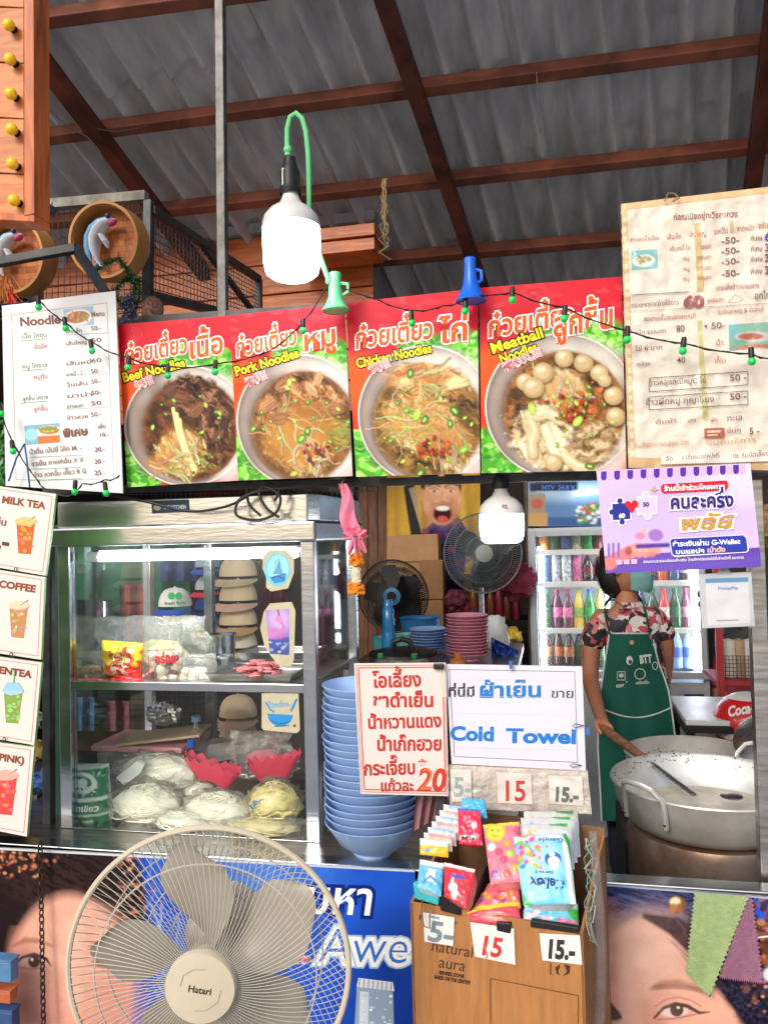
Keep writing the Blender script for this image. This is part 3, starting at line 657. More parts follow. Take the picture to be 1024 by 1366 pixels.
# ---- left paper noodle menu
BR = (120, 62, 44)
qm = [(3, 407), (154, 388), (164, 658), (8, 648)]
t, A = sheet('noodle_menu', 'laminated white noodle menu with two bowl pictures, hanging beside the wire cage', 'menu board', qm, y=1.87)
A.base((226, 230, 234), 30, 50)
A.frame([(16, 420), (143, 404), (152, 640), (22, 640)], .8, (176, 150, 140))
def MT(s_, x, y, h, c=BR, w=None, b=.02, rot=5): A.text(s_, x, y, h * .88, c, rot, b - .012, w)
MT('Noodle', 27, 435, 18, w=54, b=.05, rot=4); MT('Menu', 122, 423, 11, w=18, b=.04, rot=6)
rr = Ras(84, 408, 128, 436, (150, 190, 216)); rg = random.Random(3); rr.ell(104, 424, 19, 11, (240, 240, 238), -.15); rr.ell(104, 423, 16, 8, (172, 96, 40), -.15)
for _ in range(40): rr.ell(rg.gauss(104, 6), rg.gauss(423, 3), 2, 1.2, rg.choice([(80, 150, 50), (200, 160, 90), (190, 60, 30)]), rg.uniform(0, 3), 1)
def pic(A, q, r, n): 
    B = Art(q, A.p, A.n); B.base(None, n[0], n[1], r); A.V.append(np.concatenate(B.V) + A.n * 3e-4); A.F.extend([tuple(i + A.k for i in f) for f in B.F]); A.k += B.k; A.C += B.C
pic(A, [(85, 413), (125, 408), (126, 433), (86, 436)], rr, (40, 26))
for i, (a_, b_, y_) in enumerate((('เนื้อ โคขุน', 'เนื้อเปื่อย', 452), ('หมู โคราช', 'หมูตุ๋น', 492), ('ลูกชิ้น โคราช', 'ลูกชิ้น', 535))):
    MT(a_, 29 + i, y_, 9, (66, 120, 66), 34); A.line([(28, y_ + 3), (64, y_)], .8, (110, 150, 100)); MT(b_, 46, y_ + 14, 10, (176, 96, 66), 18)
for i, y_ in enumerate((441, 457, 484, 498, 512, 527, 541, 556)):
    MT(('เส้นเล็ก', 'เส้นใหญ่', 'เส้นหมี่', 'บะหมี่ - 2', 'วุ้นเส้น', 'มาม่า', 'เกาเหลา', 'ข้าวสวย')[i], 88 + i * .3, y_ + 4, 8, (130, 90, 76) if i % 3 else (84, 120, 84), 22 + (i % 3) * 6); MT(('50.-', '50', '60', '50.-', '50.-', '50-', '50', '50.-')[i], 122, y_, 9, (120, 84, 70), 14)
for x0_, a0_, a1_ in ((16, 520, 600),): pass
for y_ in (447, 501, 546): A.line([(86, y_), (146, y_ - 3)], .6, (190, 180, 176))
rr = Ras(30, 560, 84, 596, (120, 176, 196)); rr.ell(66, 576, 17, 8, (238, 240, 240), -.05); rr.ell(66, 574, 14, 5.5, (190, 110, 46)); rr.poly([(50, 582), (80, 580), (80, 594), (52, 594)], (206, 110, 54)); rr.ell(42, 580, 9, 8, (150, 214, 232))
for _ in range(26): rr.ell(rg.gauss(66, 5), rg.gauss(574, 2), 1.8, 1.1, rg.choice([(80, 150, 50), (220, 180, 100)]), 0, 1)
pic(A, [(33, 568), (80, 564), (81, 590), (34, 594)], rr, (46, 26))
MT('พิเศษ', 85, 583, 17, w=33, b=.05); MT('เพิ่ม', 131, 572, 9, w=11); MT('10.-', 133, 583, 9, w=13)
for i, y_ in enumerate((606, 622, 637)):
    MT(('น้ำดื่ม เป๊ปซี่ โค้ก M. -', 'ชาเย็น กาแฟเย็น X X', 'ข้าว ลวกจิ้ม เกี๊ยว R G')[i], 40 + i * 3, y_, 10, (130, 96, 80), 70); MT(('20.-', '20 -', '25 .')[i], 127, y_ - 3, 10, (110, 60, 70), 14); A.line([(40, y_ + 4), (110, y_ + 1)], .8, (150, 190, 180))
A.build('print', VL, t)

# ---- beige handwritten price board
qb = [(828, 272), (1052, 246), (1058, 628), (838, 624)]
t, A = sheet('price_board', 'beige price board under crumpled plastic with a big 60 in the middle', 'menu board', qb, y=1.86, th=.008, bmat=mat('bamboo_edge', (190, 150, 96), .6))
A.base((230, 223, 212), 60, 90); DB = (112, 62, 56)
for pts in ([(828, 272), (1052, 246), (1052, 255), (829, 281)], [(828, 272), (836, 271), (847, 620), (838, 624)], [(838, 610), (1056, 616), (1058, 628), (838, 624)]): A.poly(pts, (212, 178, 130))
for i in range(26): yy = 290 + i * 12.5; A.poly([(830 + i * .4, yy), (835 + i * .4, yy), (836 + i * .4, yy + rnd(4, 9)), (831 + i * .4, yy + 8)], (232, 214, 180))
for pts in ([(925, 299), (933, 298), (938, 388), (929, 389)], [(972, 295), (977, 295), (978, 310), (973, 311)], [(929, 428), (935, 428), (944, 560), (937, 562)]): A.poly(pts, (206, 186, 128) if pts[0][1] < 400 else (196, 190, 128))
def BT(s_, x, y, h, c=DB, w=None, b=.02, rot=4): A.text(s_, x, y, h * .86, c, rot, b - .015, w and w * .93)
BT('ก่อณเมืออยู่ทะวีชองกวง', 897, 294, 13, (150, 72, 56), 92, .03, 3)
RB = (178, 96, 78)
BT('เกาเหลาเนื้อเปื่อย', 839, 323, 9, RB, 42); BT('เส้นเล็ก', 889, 320, 11, RB, 20); BT('เส้นใหญ่', 917, 317, 11, RB, 26); BT('บะหมี่ไข่', 951, 313, 12, RB, 20); BT('ราดหน้า', 982, 309, 11, RB, 24); BT('อร่อย', 1010, 305, 12, RB, 20)
BT('เส้นหมี่ ไข่', 892, 335, 9, RB, 30); BT('ธรรมดา', 934, 333, 10, RB, 14)
for i, y_ in enumerate((326, 340, 354, 370)):
    BT('-50-', 961, y_, 14, DB, 26, .03); BT('พิเศษ' if i != 2 else 'พิเศษ', 1000, y_ - 4, 11, (120, 60, 60), 17); BT('6' if i == 0 else '3', 1019, y_ - 4, 17, (30, 60, 190) if i == 0 else (120, 70, 60), None, .05)
for i, y_ in enumerate((348, 362, 375)): BT('หมู', 910, y_, 9, RB, 9); BT('ธรรมดา', 929, y_ - 1, 9, RB, 20)
A.line([(841, 394), (918, 390)], .9, (110, 90, 80)); BT('ตามสั่งข้าวราดแกง', 954, 388, 10, RB, 62)
BT('กระเพราราดข้าวไข่ดาว', 841, 411, 10, DB, 68); BT('60', 911, 411, 25, (150, 60, 60), 28, .07, 2); BT('ธรรมดา', 942, 404, 9, RB, 24); BT('อกไก่', 1005, 400, 15, (110, 70, 60), 22)
A.line([(970, 404), (980, 393), (990, 400), (982, 404), (970, 404)], .7, (150, 110, 100)); A.line([(836, 416), (1050, 404)], .7, (170, 140, 130))
BT('จัดงานเลี้ยงนอกสถานที่', 858, 429, 9, RB, 74); BT('รับจัดอาหาร & ส่งถึงที่', 956, 420, 10, RB, 66)
BT('เล็ก ธรรมดา', 848, 447, 9, DB, 42); BT('80', 901, 443, 14, DB, 12, .03); BT('• 50-', 938, 440, 14, DB, 30, .02)
BT('ไข่ 6 บาท', 847, 469, 10, DB, 38); BT('40', 902, 485, 13, DB, 12, .02); BT('เกี๊ยว', 952, 485, 11, RB, 16); BT('น้ำ.', 954, 461, 11, RB, 12); BT('เหลือง', 848, 489, 9, DB, 20)
A.frame([(865, 505), (996, 496), (996, 514), (865, 523)], 1., (90, 80, 80)); A.frame([(865, 530), (996, 522), (996, 540), (865, 547)], 1., (90, 80, 80))
BT('ข้าวคลุกกะปิหมูC ไข่.', 864, 515, 12, (100, 66, 62), 84, .02, 3); BT('50 -', 972, 509, 14, DB, 24, .03); BT('ข้าวผัดหมู กุญเชียง', 860, 541, 13, (100, 66, 62), 98, .02, 3); BT('50 -', 972, 534, 14, DB, 24, .03)
BT('ต้มยำ', 873, 566, 9, RB, 30); BT('แกง', 916, 564, 9, RB, 12); BT('ผัด', 946, 563, 9, RB, 10); BT('ทะเล', 968, 562, 12, (120, 90, 80), 22)
BT('5 -', 998, 580, 15, DB, 14, .03); BT('อื่นๆ', 968, 578, 9, RB, 20)
A.rect(938, 572, 965, 585, (180, 92, 60), -.04, .03); A.rect(942, 575, 960, 578, (236, 220, 200), -.04); A.rect(942, 580, 956, 582, (236, 220, 200), -.04)
BT('รับสั่งอาหารกล่อง โทร', 845, 598, 10, (206, 130, 80), 78); BT('ยินดีบริการ', 940, 594, 10, (206, 150, 100), 72)
A.rect(880, 606, 1054, 620, (232, 228, 222), -.03); BT('จัด', 887, 615, 9, DB, 10); BT('1 เที่ยงขายใหม่ฟรี', 908, 614, 10, DB, 54); BT('. 06 รับจัดเลี้ยง', 972, 612, 10, DB, 56)
rr = Ras(838, 328, 880, 366, (122, 190, 200)); rr.ell(858, 348, 15, 8, (226, 236, 230), -.1); rr.ell(858, 346, 11, 5, (180, 180, 130)); [rr.ell(rg.gauss(858, 5), rg.gauss(345, 3), 2, 1, rg.choice([(230, 232, 226), (120, 130, 70), (150, 100, 60)]), 0, 1) for _ in range(20)]
pic(A, [(841, 335), (876, 332), (877, 358), (842, 361)], rr, (34, 26))
rr = Ras(970, 426, 1052, 472, (126, 178, 160)); rr.poly([(970, 426), (986, 426), (986, 450), (970, 450)], (96, 180, 190)); rr.ell(1006, 449, 26, 7, (190, 196, 196)); rr.ell(1000, 449, 17, 4.5, (180, 92, 66)); rr.ell(1010, 472, 34, 13, (188, 108, 92)); rr.ell(1012, 476, 34, 12, (206, 200, 196))
pic(A, [(971, 433), (1050, 428), (1051, 464), (972, 468)], rr, (70, 34))
A.build('print', VP, t)
# crumpled clear plastic over it, tied with string
p_, n_ = planar(qb, 1.86)
def crump(u, v): return .006 + .012 * np.array([abs(mnoise.noise(Vector((a * 7, b * 11, 3)))) + .5 * abs(mnoise.noise(Vector((a * 19 + b * 9, b * 23, 7)))) for a, b in zip(u, v)])
B = Art([(826, 276), (1052, 249), (1058, 632), (836, 628)], p_, n_, curl=crump); B.base((255, 255, 255), 50, 70); B.build('plastic_cover', film('crumpled_film', op=.03, gloss=.55, rough=.16, nscale=26, bump=.6), t)
a = Y(893, 268, 1.85); MB().tube([a + Vector((-.012, 0, 0)), a + Vector((-.005, -.01, .014)), a + Vector((.01, 0, .016)), a + Vector((.02, 0, .004)), a + Vector((.005, -.01, -.006))], .0018, 5).build('string_knot', mat('twine', (150, 126, 90), .9), t)

# ---- purple campaign sign
qp = [(795, 628), (1000, 618), (1015, 756), (808, 765)]
t, A = sheet('campaign_sign', 'purple printed sign with striped awning, puzzle pieces and red heart', 'sign', qp, y=1.83, th=.004)
r = Ras(790, 610, 1020, 770, (214, 196, 238)); r.ell(900, 690, 120, 60, (196, 176, 234), 0, 60, .8); r.ell(990, 640, 60, 30, (230, 220, 244), 0, 30, .6)
r.poly([(806, 742), (1014, 730), (1015, 757), (808, 766)], (96, 70, 176)); r.ell(900, 752, 110, 12, (110, 84, 190), -.05, 10, .9)
r.stroke([(812, 752), (822, 744), (836, 738), (850, 733), (868, 734)], 17, (226, 132, 128), 4, .98); r.stroke([(838, 733), (858, 730), (878, 734)], 8, (240, 160, 150), 3)
for x_ in (845, 853, 861): r.ell(x_, 737, 4, 7, (236, 150, 142), .2, 2); r.ell(x_, 734, 2.5, 2, (250, 196, 188), 0, 2, .8)
r.ell(838, 735, 5, 6, (150, 60, 70), 0, 3, .8); r.stroke([(850, 729), (890, 727)], 6, (86, 60, 160), 2); r.ell(874, 714, 10, 8, (160, 116, 196), .1, 2); r.ell(853, 715, 7, 5, (226, 140, 180), 0, 2); r.ell(858, 708, 4, 2, (240, 190, 90), .6, 1)
for x_ in (810, 816, 823, 894, 900): r.poly([(x_, 720 + (x_ % 7)), (x_ + 3, 720 + (x_ % 7)), (x_ + 3, 744), (x_, 744)], (120, 96, 196))
A.base(None, 180, 110, r)
for i in range(22):
    x = 801 + i * 8.8; yy = 629 - i * .43; c = [(84, 42, 170), (226, 176, 226), (240, 206, 240), (214, 150, 214)][i % 4] if i % 2 else (84, 42, 170)
    c = (84, 42, 170) if i % 2 == 0 else (232, 180, 226)
    A.poly([(x, yy), (x + 7.6, yy - .4), (x + 7.6, yy + 8)] + [(x + 3.8 + math.cos(k * .52) * 3.8, yy + 8 + math.sin(k * .52) * 4) for k in range(7)], c)
def puzzle(x, y, s_, c, oc, rot=-.05):
    for (w_, c_) in ((1.8, oc), (0, c)):
        A.poly([(x - s_ - w_, y - s_ * .8 - w_), (x + s_ + w_, y - s_ * .95 - w_), (x + s_ + w_, y + s_ * .85 + w_), (x - s_ + 1 - w_, y + s_ + w_)], c_)
        for (dx, dy) in ((-.15, -1.15), (.1, 1.2), (-1.05, .1)): A.ell(x + dx * s_, y + dy * s_, s_ * .3 + w_, s_ * .3 + w_, c_)
puzzle(828, 682, 12, (34, 48, 150), (240, 236, 250)); puzzle(862, 674, 12, (214, 196, 232), (248, 244, 252))
A.poly([(843, 672), (850, 669), (850, 678)], RED); A.poly([(833.5, 674)] + [(833 + 4 * 1 + 4.6 * math.cos(t_), 673 + 4.6 * math.sin(t_)) for t_ in np.linspace(3.2, 6.0, 8)] + [(846 + 4.6 * math.cos(t_), 672 + 4.6 * math.sin(t_)) for t_ in np.linspace(3.4, 6.4, 8)] + [(842, 685)], (216, 30, 46))
A.text('60', 825, 691, 8, (255, 255, 255), 4, .05); A.text('50', 857, 676, 8, (40, 50, 140), 4, .05)
A.poly([(872, 647), (873.5, 652), (878, 653.5), (873.5, 655), (872, 660), (870.5, 655), (866, 653.5), (870.5, 652)], (206, 160, 90))
A.poly([(884, 646), (968, 641), (970, 645), (970, 650), (967, 654), (884, 658), (881, 655), (881, 649)], (206, 24, 50)); A.text('ร้านนี้เข้าร่วมโครงการ', 885, 655, 8.5, (255, 255, 255), 2.5, .04, 80)
A.text('คนละครึ่ง', 893, 679, 25, (42, 36, 120), 2.5, .035, 84, out=[(.12, (236, 228, 248))]); A.text('พลัส', 905, 708, 26, (196, 150, 50), 4, .03, 70, out=[(.12, (244, 236, 250))], shear=.25)
A.poly([(894, 718), (991, 713), (995, 717), (998, 734), (995, 737), (899, 743), (895, 740), (892, 722)], (232, 226, 250)); A.poly([(895, 719), (990, 714), (994, 718), (996, 733), (994, 736), (900, 741), (896, 739), (893, 722)], (44, 60, 170))
A.text('ชำระเงินผ่าน G-Wallet', 896, 729, 9, (255, 255, 255), 2.5, .03, 90); A.text('บนแอปฯ', 900, 739, 8.5, (255, 255, 255), 2.5, .03, 38); A.text('เป๋าตัง', 942, 737, 9, (250, 190, 150), 2.5, .04, 24)
for i, x_ in enumerate((821, 831, 841)): A.rect(x_, 746.5 - i * .4, x_ + 8, 753 - i * .4, (236, 180, 220))
A.text('สอบถามรายละเอียดเพิ่มเติม โทรศัพท์ติดต่อได้ที่เจ้าหน้าที่ ธนาคาร', 857, 751, 5, (240, 236, 250), 2.5, .02, 134)
A.build('print', VG, t)
for x_, y_ in ((797, 630), (998, 620)): pass

# ---- plastic card holder below (its code is left blank)
qq = [(931, 766), (1001, 763), (1006, 835), (936, 838)]
t, A = sheet('card_holder', 'clear plastic card holder with a blank white payment card under the purple sign', 'card holder', qq, y=1.85, th=.003, bmat=film('holder_plastic', (220, 228, 236), .5, .1, .6, 20, .2))
A.base((206, 212, 222)); A.poly([(940, 772), (997, 770), (1000, 831), (943, 834)], (226, 230, 240)); A.poly([(940, 772), (997, 770), (997.3, 776), (940.3, 778)], (80, 150, 206)); A.text('PromptPay', 957, 787, 6, (90, 130, 180), 2, .03)
A.line([(955, 828), (985, 827)], 1.6, (150, 156, 168))
A.build('print', VL, t)
B = Art([(930, 765), (1002, 762), (1007, 836), (935, 839)], *planar(qq, 1.845)); B.base((255, 255, 255), 6, 6); B.build('sleeve', film('sleeve', op=.08, gloss=.8, nscale=16), t)
a = Y(963, 766, 1.845); MB().prism([Y(955, 766, 1.845), Y(975, 765, 1.845), Y(968, 754, 1.845), Y(962, 754, 1.845)], (0, .002, 0)).build('hanging_tab', film('holder_plastic'), t, smooth=False)

# ---- four hanging drink signs at the left edge
def cup(A, x, y, s_, top, bot, kind=0):
    A.poly([(x - s_, y - s_ * 1.9), (x + s_, y - s_ * 1.8), (x + s_ * .55, y + s_ * 1.6), (x - s_ * .8, y + s_ * 1.5)], (236, 232, 226))
    A.poly([(x - s_ * .9, y - s_ * 1.6), (x + s_ * .9, y - s_ * 1.5), (x + s_ * .5, y + s_ * 1.45), (x - s_ * .72, y + s_ * 1.35)], bot)
    rg = random.Random(int(x * 7 + y))
    for i in range(16): A.ell(x + rg.uniform(-.6, .6) * s_, y + rg.uniform(-1.4, 1.1) * s_, rg.uniform(.1, .28) * s_, rg.uniform(.1, .22) * s_, tuple(int(a_ + (b_ - a_) * rg.random()) for a_, b_ in zip(bot, top)), 8)
    A.ell(x, y - s_ * 1.7, s_ * 1.02, s_ * .42, top if kind != 2 else (170, 206, 226), 18)
    if kind == 2: A.poly([(x - s_, y - s_ * 1.7), (x - s_ * .6, y - s_ * 2.5), (x + s_ * .5, y - s_ * 2.5), (x + s_, y - s_ * 1.7)], (150, 200, 224)); A.line([(x + 1, y - s_ * 2.4), (x + 2, y - s_ * 3.6), (x - 3, y - s_ * 3.8)], 1.6, (90, 180, 110))
    else: A.line([(x + s_ * .2, y - s_ * 1.7), (x + s_ * .9, y - s_ * 2.2)], 1.4, (130, 170, 150))
DS = [([(-48, 642), (75, 659), (61, 768), (-60, 747)], 'MILK TEA', '25.-', 'milk tea', (233, 190, 120), (200, 100, 44), 0),
      ([(-60, 751), (60, 770), (55, 880), (-66, 862)], 'MILK COFFEE', '25.', 'milk coffee', (220, 206, 176), (190, 140, 88), 1),
      ([(-66, 867), (56, 884), (46, 994), (-76, 974)], 'GREENTEA', '25.', 'green tea', (190, 220, 150), (130, 166, 80), 2),
      ([(-76, 980), (46, 997), (36, 1116), (-86, 1092)], '(PINK)', '25.', 'pink milk', (244, 170, 160), (222, 72, 60), 3)]
for i, (q, T1, T2, nm, ct, cb, kd) in enumerate(DS):
    y_ = 1.78 - i * .01
    t, A = sheet('drink_sign', f'hanging white {nm} sign, {["top one of the chained drink signs", "second down, with a tan iced drink", "third down, with a green iced drink", "lowest one, with a red iced drink"][i]}', 'drink sign', q, y=y_, th=.008, group='chain of drink signs', bmat=mat('green_edge', (120, 160, 90), .5))
    A.base((226, 218, 214)); qa = np.array(q, float); U = lambda u, v: tuple(((qa[0] * (1 - u) + qa[1] * u) * (1 - v) + (qa[3] * (1 - u) + qa[2] * u) * v))
    A.frame([U(.03, .035), U(.965, .035), U(.965, .96), U(.03, .96)], .9, (196, 120, 96))
    rot = -8.5
    xe, ye = U(.9, .2); A.text(T1, xe, ye, 13, (140, 70, 44), rot, .05, {0: 58, 1: 84, 2: 70, 3: 38}[i], anchor='r')
    if i in (2, 3): pass
    cx_, cy_ = U(.74, .6); cup(A, cx_, cy_, (14, 14, 14, 17)[i], ct, cb, kd)
    xe, ye = U(.56 if i == 0 else .52, .76 if i < 2 else .9); A.text(T2, xe, ye, 32, (110, 50, 50), rot, .03, 46 if i == 0 else 42, anchor='r')
    xe, ye = U(.5, .42); A.text('ชาเย็น' if i == 0 else ('กาแฟ' if i == 1 else 'ชาเขียว'), xe, ye + 6, 13, (140, 70, 50), rot, .01, anchor='r')
    A.build('print', VL, t)
    if i < 3:
        a = Y(*U(.68, 1.0), y_ - .004); MB().tube([a + Vector((.0 + .004 * math.cos(k), -.003, .009 * math.sin(k))) for k in np.linspace(0, 6.28, 10)[:-1]], .0012, 5, closed=True).build('link_ring', M_galv, t)

# ---- red hand-lettered sign, cold towel sign
t, A = sheet('juice_sign', 'white hand-lettered sign in red marker standing against the blue bowls', 'sign', [(472, 885), (594, 884), (598, 1062), (481, 1059)], y=1.69, th=.003)
A.base((216, 208, 204), 20, 28); rc = (186, 34, 28)
A.frame([(478, 891), (590, 890), (594, 1056), (486, 1053)], 1.6, (200, 90, 84)); A.frame([(475, 888), (592, 887), (596, 1059), (483, 1056)], .9, (196, 110, 100)); A.poly([(586, 886), (594, 886), (596, 930), (590, 930)], (206, 196, 190))
for i, (s_, x, y, w_, h_) in enumerate((('โอเลี้ยง', 497, 917, 64, 26), ('ชาดำเย็น', 497, 943, 80, 25), ('น้ำหวานแดง', 490, 972, 98, 24), ('น้ำเก๊กฮวย', 502, 1001, 86, 25), ('กระเจี๊ยบ', 485, 1034, 68, 25), ('แก้วละ', 507, 1055, 44, 20))):
    A.text(s_, x, y, h_, rc, 1.5 - (i % 2) * 1.2, .03, w_)
A.text('20', 556, 1054, 42, (196, 50, 30), -1, .03, 36, shear=.12); A.text('2', 557, 1053, 42, (226, 120, 60), -1, -.02, 19, shear=.12); A.text('*', 558, 1030, 24, (210, 90, 80), 0, .03)
A.build('print', VP, t)
for px_ in (585,): MB().box(Y(px_, 889, 1.685), (.022, .012, .012)).build('clip', M_blackp, t, smooth=False, bev=.002)
qc = [(594, 886), (776, 889), (781, 1028), (602, 1019)]
t, A = sheet('cold_towel_sign', 'white landscape sign with blue Cold Towel lettering above the tissue box', 'sign', qc, y=1.70, th=.003)
A.base((216, 216, 232), 20, 16); A.frame([(599, 893), (766, 896), (770, 1017), (606, 1009)], .8, (90, 90, 100)); BL = (24, 120, 208)
A.text('ที่นี่มี', 597, 929, 17, (40, 44, 60), 0, .03, 35); A.text('ผ้าเย็น', 638, 930, 27, BL, 0, .035, 82); A.text('ขาย', 734, 931, 17, (50, 54, 70), 0, .01, 30)
A.text('Cold', 600, 987, 26, BL, -1, .04, 57); A.text('Towel', 675, 990, 26, BL, -1, .04, 91)
for i in range(5): A.line([(606, 905 + i * 23), (764, 908 + i * 23)], .5, (204, 204, 222))
A.build('print', VL, t)
MB().box(Y(681, 887, 1.69), (.006, .01, .016)).build('pin', mat('blue_clip', (50, 120, 190), .35), t, smooth=False)
def wireclip(t, px, py, yy, s_=.012, dx=1):
    a = Y(px, py, yy); MB().tube([a, a + Vector((-s_ * 1.4 * dx, -.004, s_ * .35)), a + Vector((-s_ * 1.9 * dx, -.006, 0)), a + Vector((-s_ * 1.4 * dx, -.004, -s_ * .35)), a], .0009, 5).build('wire_clip', M_galv, t)
wireclip(t, 778, 968, 1.695); wireclip(t, 775, 1021, 1.695)
MB().box(Y(783, 975, 1.70), (.008, .012, .014)).build('clip', mat('blue_clip'), t, smooth=False)

# ---- blue promotional banner with woman's face, left half ; face banner, right half
def bquad(x0, x1, y0l, y0r): return [(x0, y0l), (x1, y0r), (x1 + 8, 1420), (x0 + 2, 1420)]
ql = bquad(-60, 553, 1127, 1160)
t, A = sheet('blue_banner', 'blue advertising banner with a half-hidden smiling face behind the fan', 'banner', ql, y=1.825, th=.002, bcol=(20, 60, 160))
r = Ras(-62, 1120, 566, 1424, (20, 70, 186), .8); r.ell(480, 1240, 160, 130, (34, 92, 214), 0, 90, .8); r.ell(330, 1160, 110, 60, (70, 130, 220), .2, 50, .7); r.ell(560, 1330, 90, 120, (14, 50, 150), 0, 60, .7)
# hair mass and face
r.ell(84, 1235, 112, 165, (34, 24, 26), .1, 8); r.ell(20, 1180, 120, 90, (30, 20, 22), 0, 14); r.tex(76, 1170, 104, 52, [(10, 7, 9), (30, 20, 22), (66, 44, 42), (60, 42, 42)], 3, .5, 12, .8, 4, 24, .5, .2)
rg = random.Random(5)
for i in range(120):
    a = rg.uniform(0, 6.28); d = rg.uniform(.5, 1); x = 80 + math.cos(a) * 104 * d; y = 1200 + math.sin(a) * 120 * d
    if y < 1195 or x > 180 or x < 12: r.stroke(wav(rg, x, y, 44, rg.uniform(2.2, 4), .2), 1.2, rg.choice([(50, 34, 34), (60, 42, 42), (16, 10, 12)]), 1.5, .5)
r.ell(92, 1318, 84, 124, (222, 164, 144), .0, 12); r.ell(104, 1262, 60, 50, (228, 176, 154), 0, 36, .8); r.ell(150, 1330, 34, 90, (196, 124, 108), -.1, 34, .8); r.ell(24, 1330, 16, 80, (206, 140, 122), 0, 14, .7)
r.ell(60, 1350, 26, 22, (236, 150, 140), 0, 22, .6); r.ell(104, 1355, 18, 16, (206, 134, 116), 0, 14, .6); r.ell(98, 1330, 9, 28, (242, 196, 174), 0, 12, .6)
r.stroke([(18, 1262), (34, 1254), (52, 1255), (70, 1262)], [3, 7, 6, 2], (150, 96, 78), 4, .8); r.ell(44, 1283, 20, 9, (226, 190, 180), .1, 4); r.ell(46, 1283, 8, 8, (40, 24, 22), 0, 2); r.ell(43, 1280, 2, 2, (250, 250, 250))
r.stroke([(20, 1287), (30, 1277), (46, 1273), (62, 1279), (68, 1288)], [2, 4, 5, 4, 1.5], (26, 14, 16), 1.5); r.stroke([(26, 1290), (44, 1293), (62, 1290)], 1.6, (120, 70, 60), 1.5, .7)
r.stroke([(120, 1262), (140, 1256), (160, 1262)], [3, 6, 3], (140, 90, 76), 4, .7); r.ell(140, 1284, 16, 7, (60, 34, 32), 0, 4, .9)
for _ in range(90): r.ell(rg.gauss(20, 30), rg.gauss(1148, 14), rg.uniform(.8, 3), rg.uniform(.8, 2.5), rg.choice([(196, 120, 90), (226, 160, 120), (140, 70, 40)]), 0, 1, .8)
for _ in range(60): r.ell(rg.gauss(176, 14), rg.gauss(1180, 32), rg.uniform(.8, 4), rg.uniform(.8, 3), rg.choice([(214, 130, 96), (236, 180, 150), (160, 90, 60), (120, 60, 40)]), 0, 1, .8)
for _ in range(50): r.stroke(wav(rg, rg.uniform(190, 360), rg.uniform(1140, 1330), 40, rg.uniform(.8, 1.8), .3), rg.uniform(.8, 2.5), rg.choice([(150, 196, 240), (200, 226, 250), (60, 120, 210)]), 2, .5)
r.tex(92, 1318, 80, 120, [(196, 132, 112), (226, 170, 150), (240, 196, 176)], 26, 0, 1, .6, 3, 24, .14, .1); r.noise(.05, 1.5, 2); r.noise(.1, 16, 4)
A.base(None, 470, 225, r)
A.line([(-60, 1129), (553, 1162)], 3, (196, 206, 216))
A.text('มหา', 404, 1217, 60, (250, 250, 255), -2, .02, 88, out=[(.1, (10, 40, 130))], shear=.1)
A.text('Awe', 424, 1283, 66, (250, 252, 255), -1, .045, 118, out=[(.11, (150, 200, 240)), (.075, (250, 252, 255))], shear=.12); A.text('Awe', 424, 1283, 66, (46, 120, 220), -1, -.01, 118, shear=.12)
A.text('ลดเลย! สูงสุด จาก Awe', 330, 1288, 17, (200, 60, 60), 3, .03, 84, out=[(.1, (230, 220, 236))])
A.poly([(476, 1312), (524, 1318), (527, 1424), (470, 1424)], (150, 176, 206)); A.poly([(480, 1322), (492, 1323), (490, 1420), (478, 1420)], (214, 230, 244)); A.poly([(478, 1304), (524, 1310), (526, 1322), (476, 1316)], (226, 236, 248))
for i in range(8): A.line([(480 + i * 6, 1305 + i * .8), (479 + i * 6, 1316 + i)], 1.2, (110, 140, 190))
for _ in range(46): A.ell(rnd(480, 522), rnd(1325, 1420), rnd(1, 4), rnd(1, 3), random.choice([(200, 220, 240), (120, 150, 196), (236, 244, 252)]), 8)
A.build('print', VC, t)
qr = bquad(800, 1075, 1178, 1200)
t, A = sheet('face_banner', 'banner with a close-up of a young woman with winged eyeliner below the pots', 'banner', qr, y=1.825, th=.002)
r = Ras(790, 1170, 1090, 1424, (34, 44, 86), 1.); r.ell(830, 1190, 40, 12, (30, 80, 200), 0, 10, .9); r.ell(900, 1212, 110, 40, (44, 56, 104), 0, 20); r.tex(880, 1204, 110, 34, [(14, 18, 40), (40, 50, 96), (60, 72, 120), (96, 106, 150)], 3, .2, 12, .6, 3, 12, .9, .2)
for i in range(150): r.stroke(wav(rg, rg.uniform(800, 1010), rg.uniform(1185, 1250), 60, rg.uniform(.0, .7), .08), 1., rg.choice([(70, 86, 140), (24, 28, 60), (100, 110, 160)]), 1.4, .45)
r.ell(880, 1370, 104, 148, (226, 172, 152), -.12, 7); r.ell(860, 1268, 62, 46, (234, 192, 176), -.1, 40, .9); r.ell(960, 1400, 40, 60, (236, 170, 150), 0, 30, .8); r.ell(812, 1300, 14, 90, (196, 136, 118), 0, 14, .7); r.ell(886, 1392, 22, 60, (214, 150, 130), -.1, 22, .7)
r.poly([(948, 1270), (1000, 1330), (1090, 1420), (1090, 1200), (905, 1205)], (22, 18, 34), .0)
r.stroke([(860, 1222), (900, 1236), (940, 1266), (975, 1305), (1005, 1345), (1040, 1380)], [8, 26, 40, 44, 46, 60], (26, 24, 44), 5)
for i in range(80): x = rg.uniform(880, 1050); y = 1232 + (x - 880) * .8 + rg.uniform(-30, 20); r.stroke(wav(rg, x, y, 50, .85 + rg.uniform(-.1, .1), .06), 1, rg.choice([(60, 60, 96), (14, 12, 24), (86, 84, 120)]), 1.3, .5)
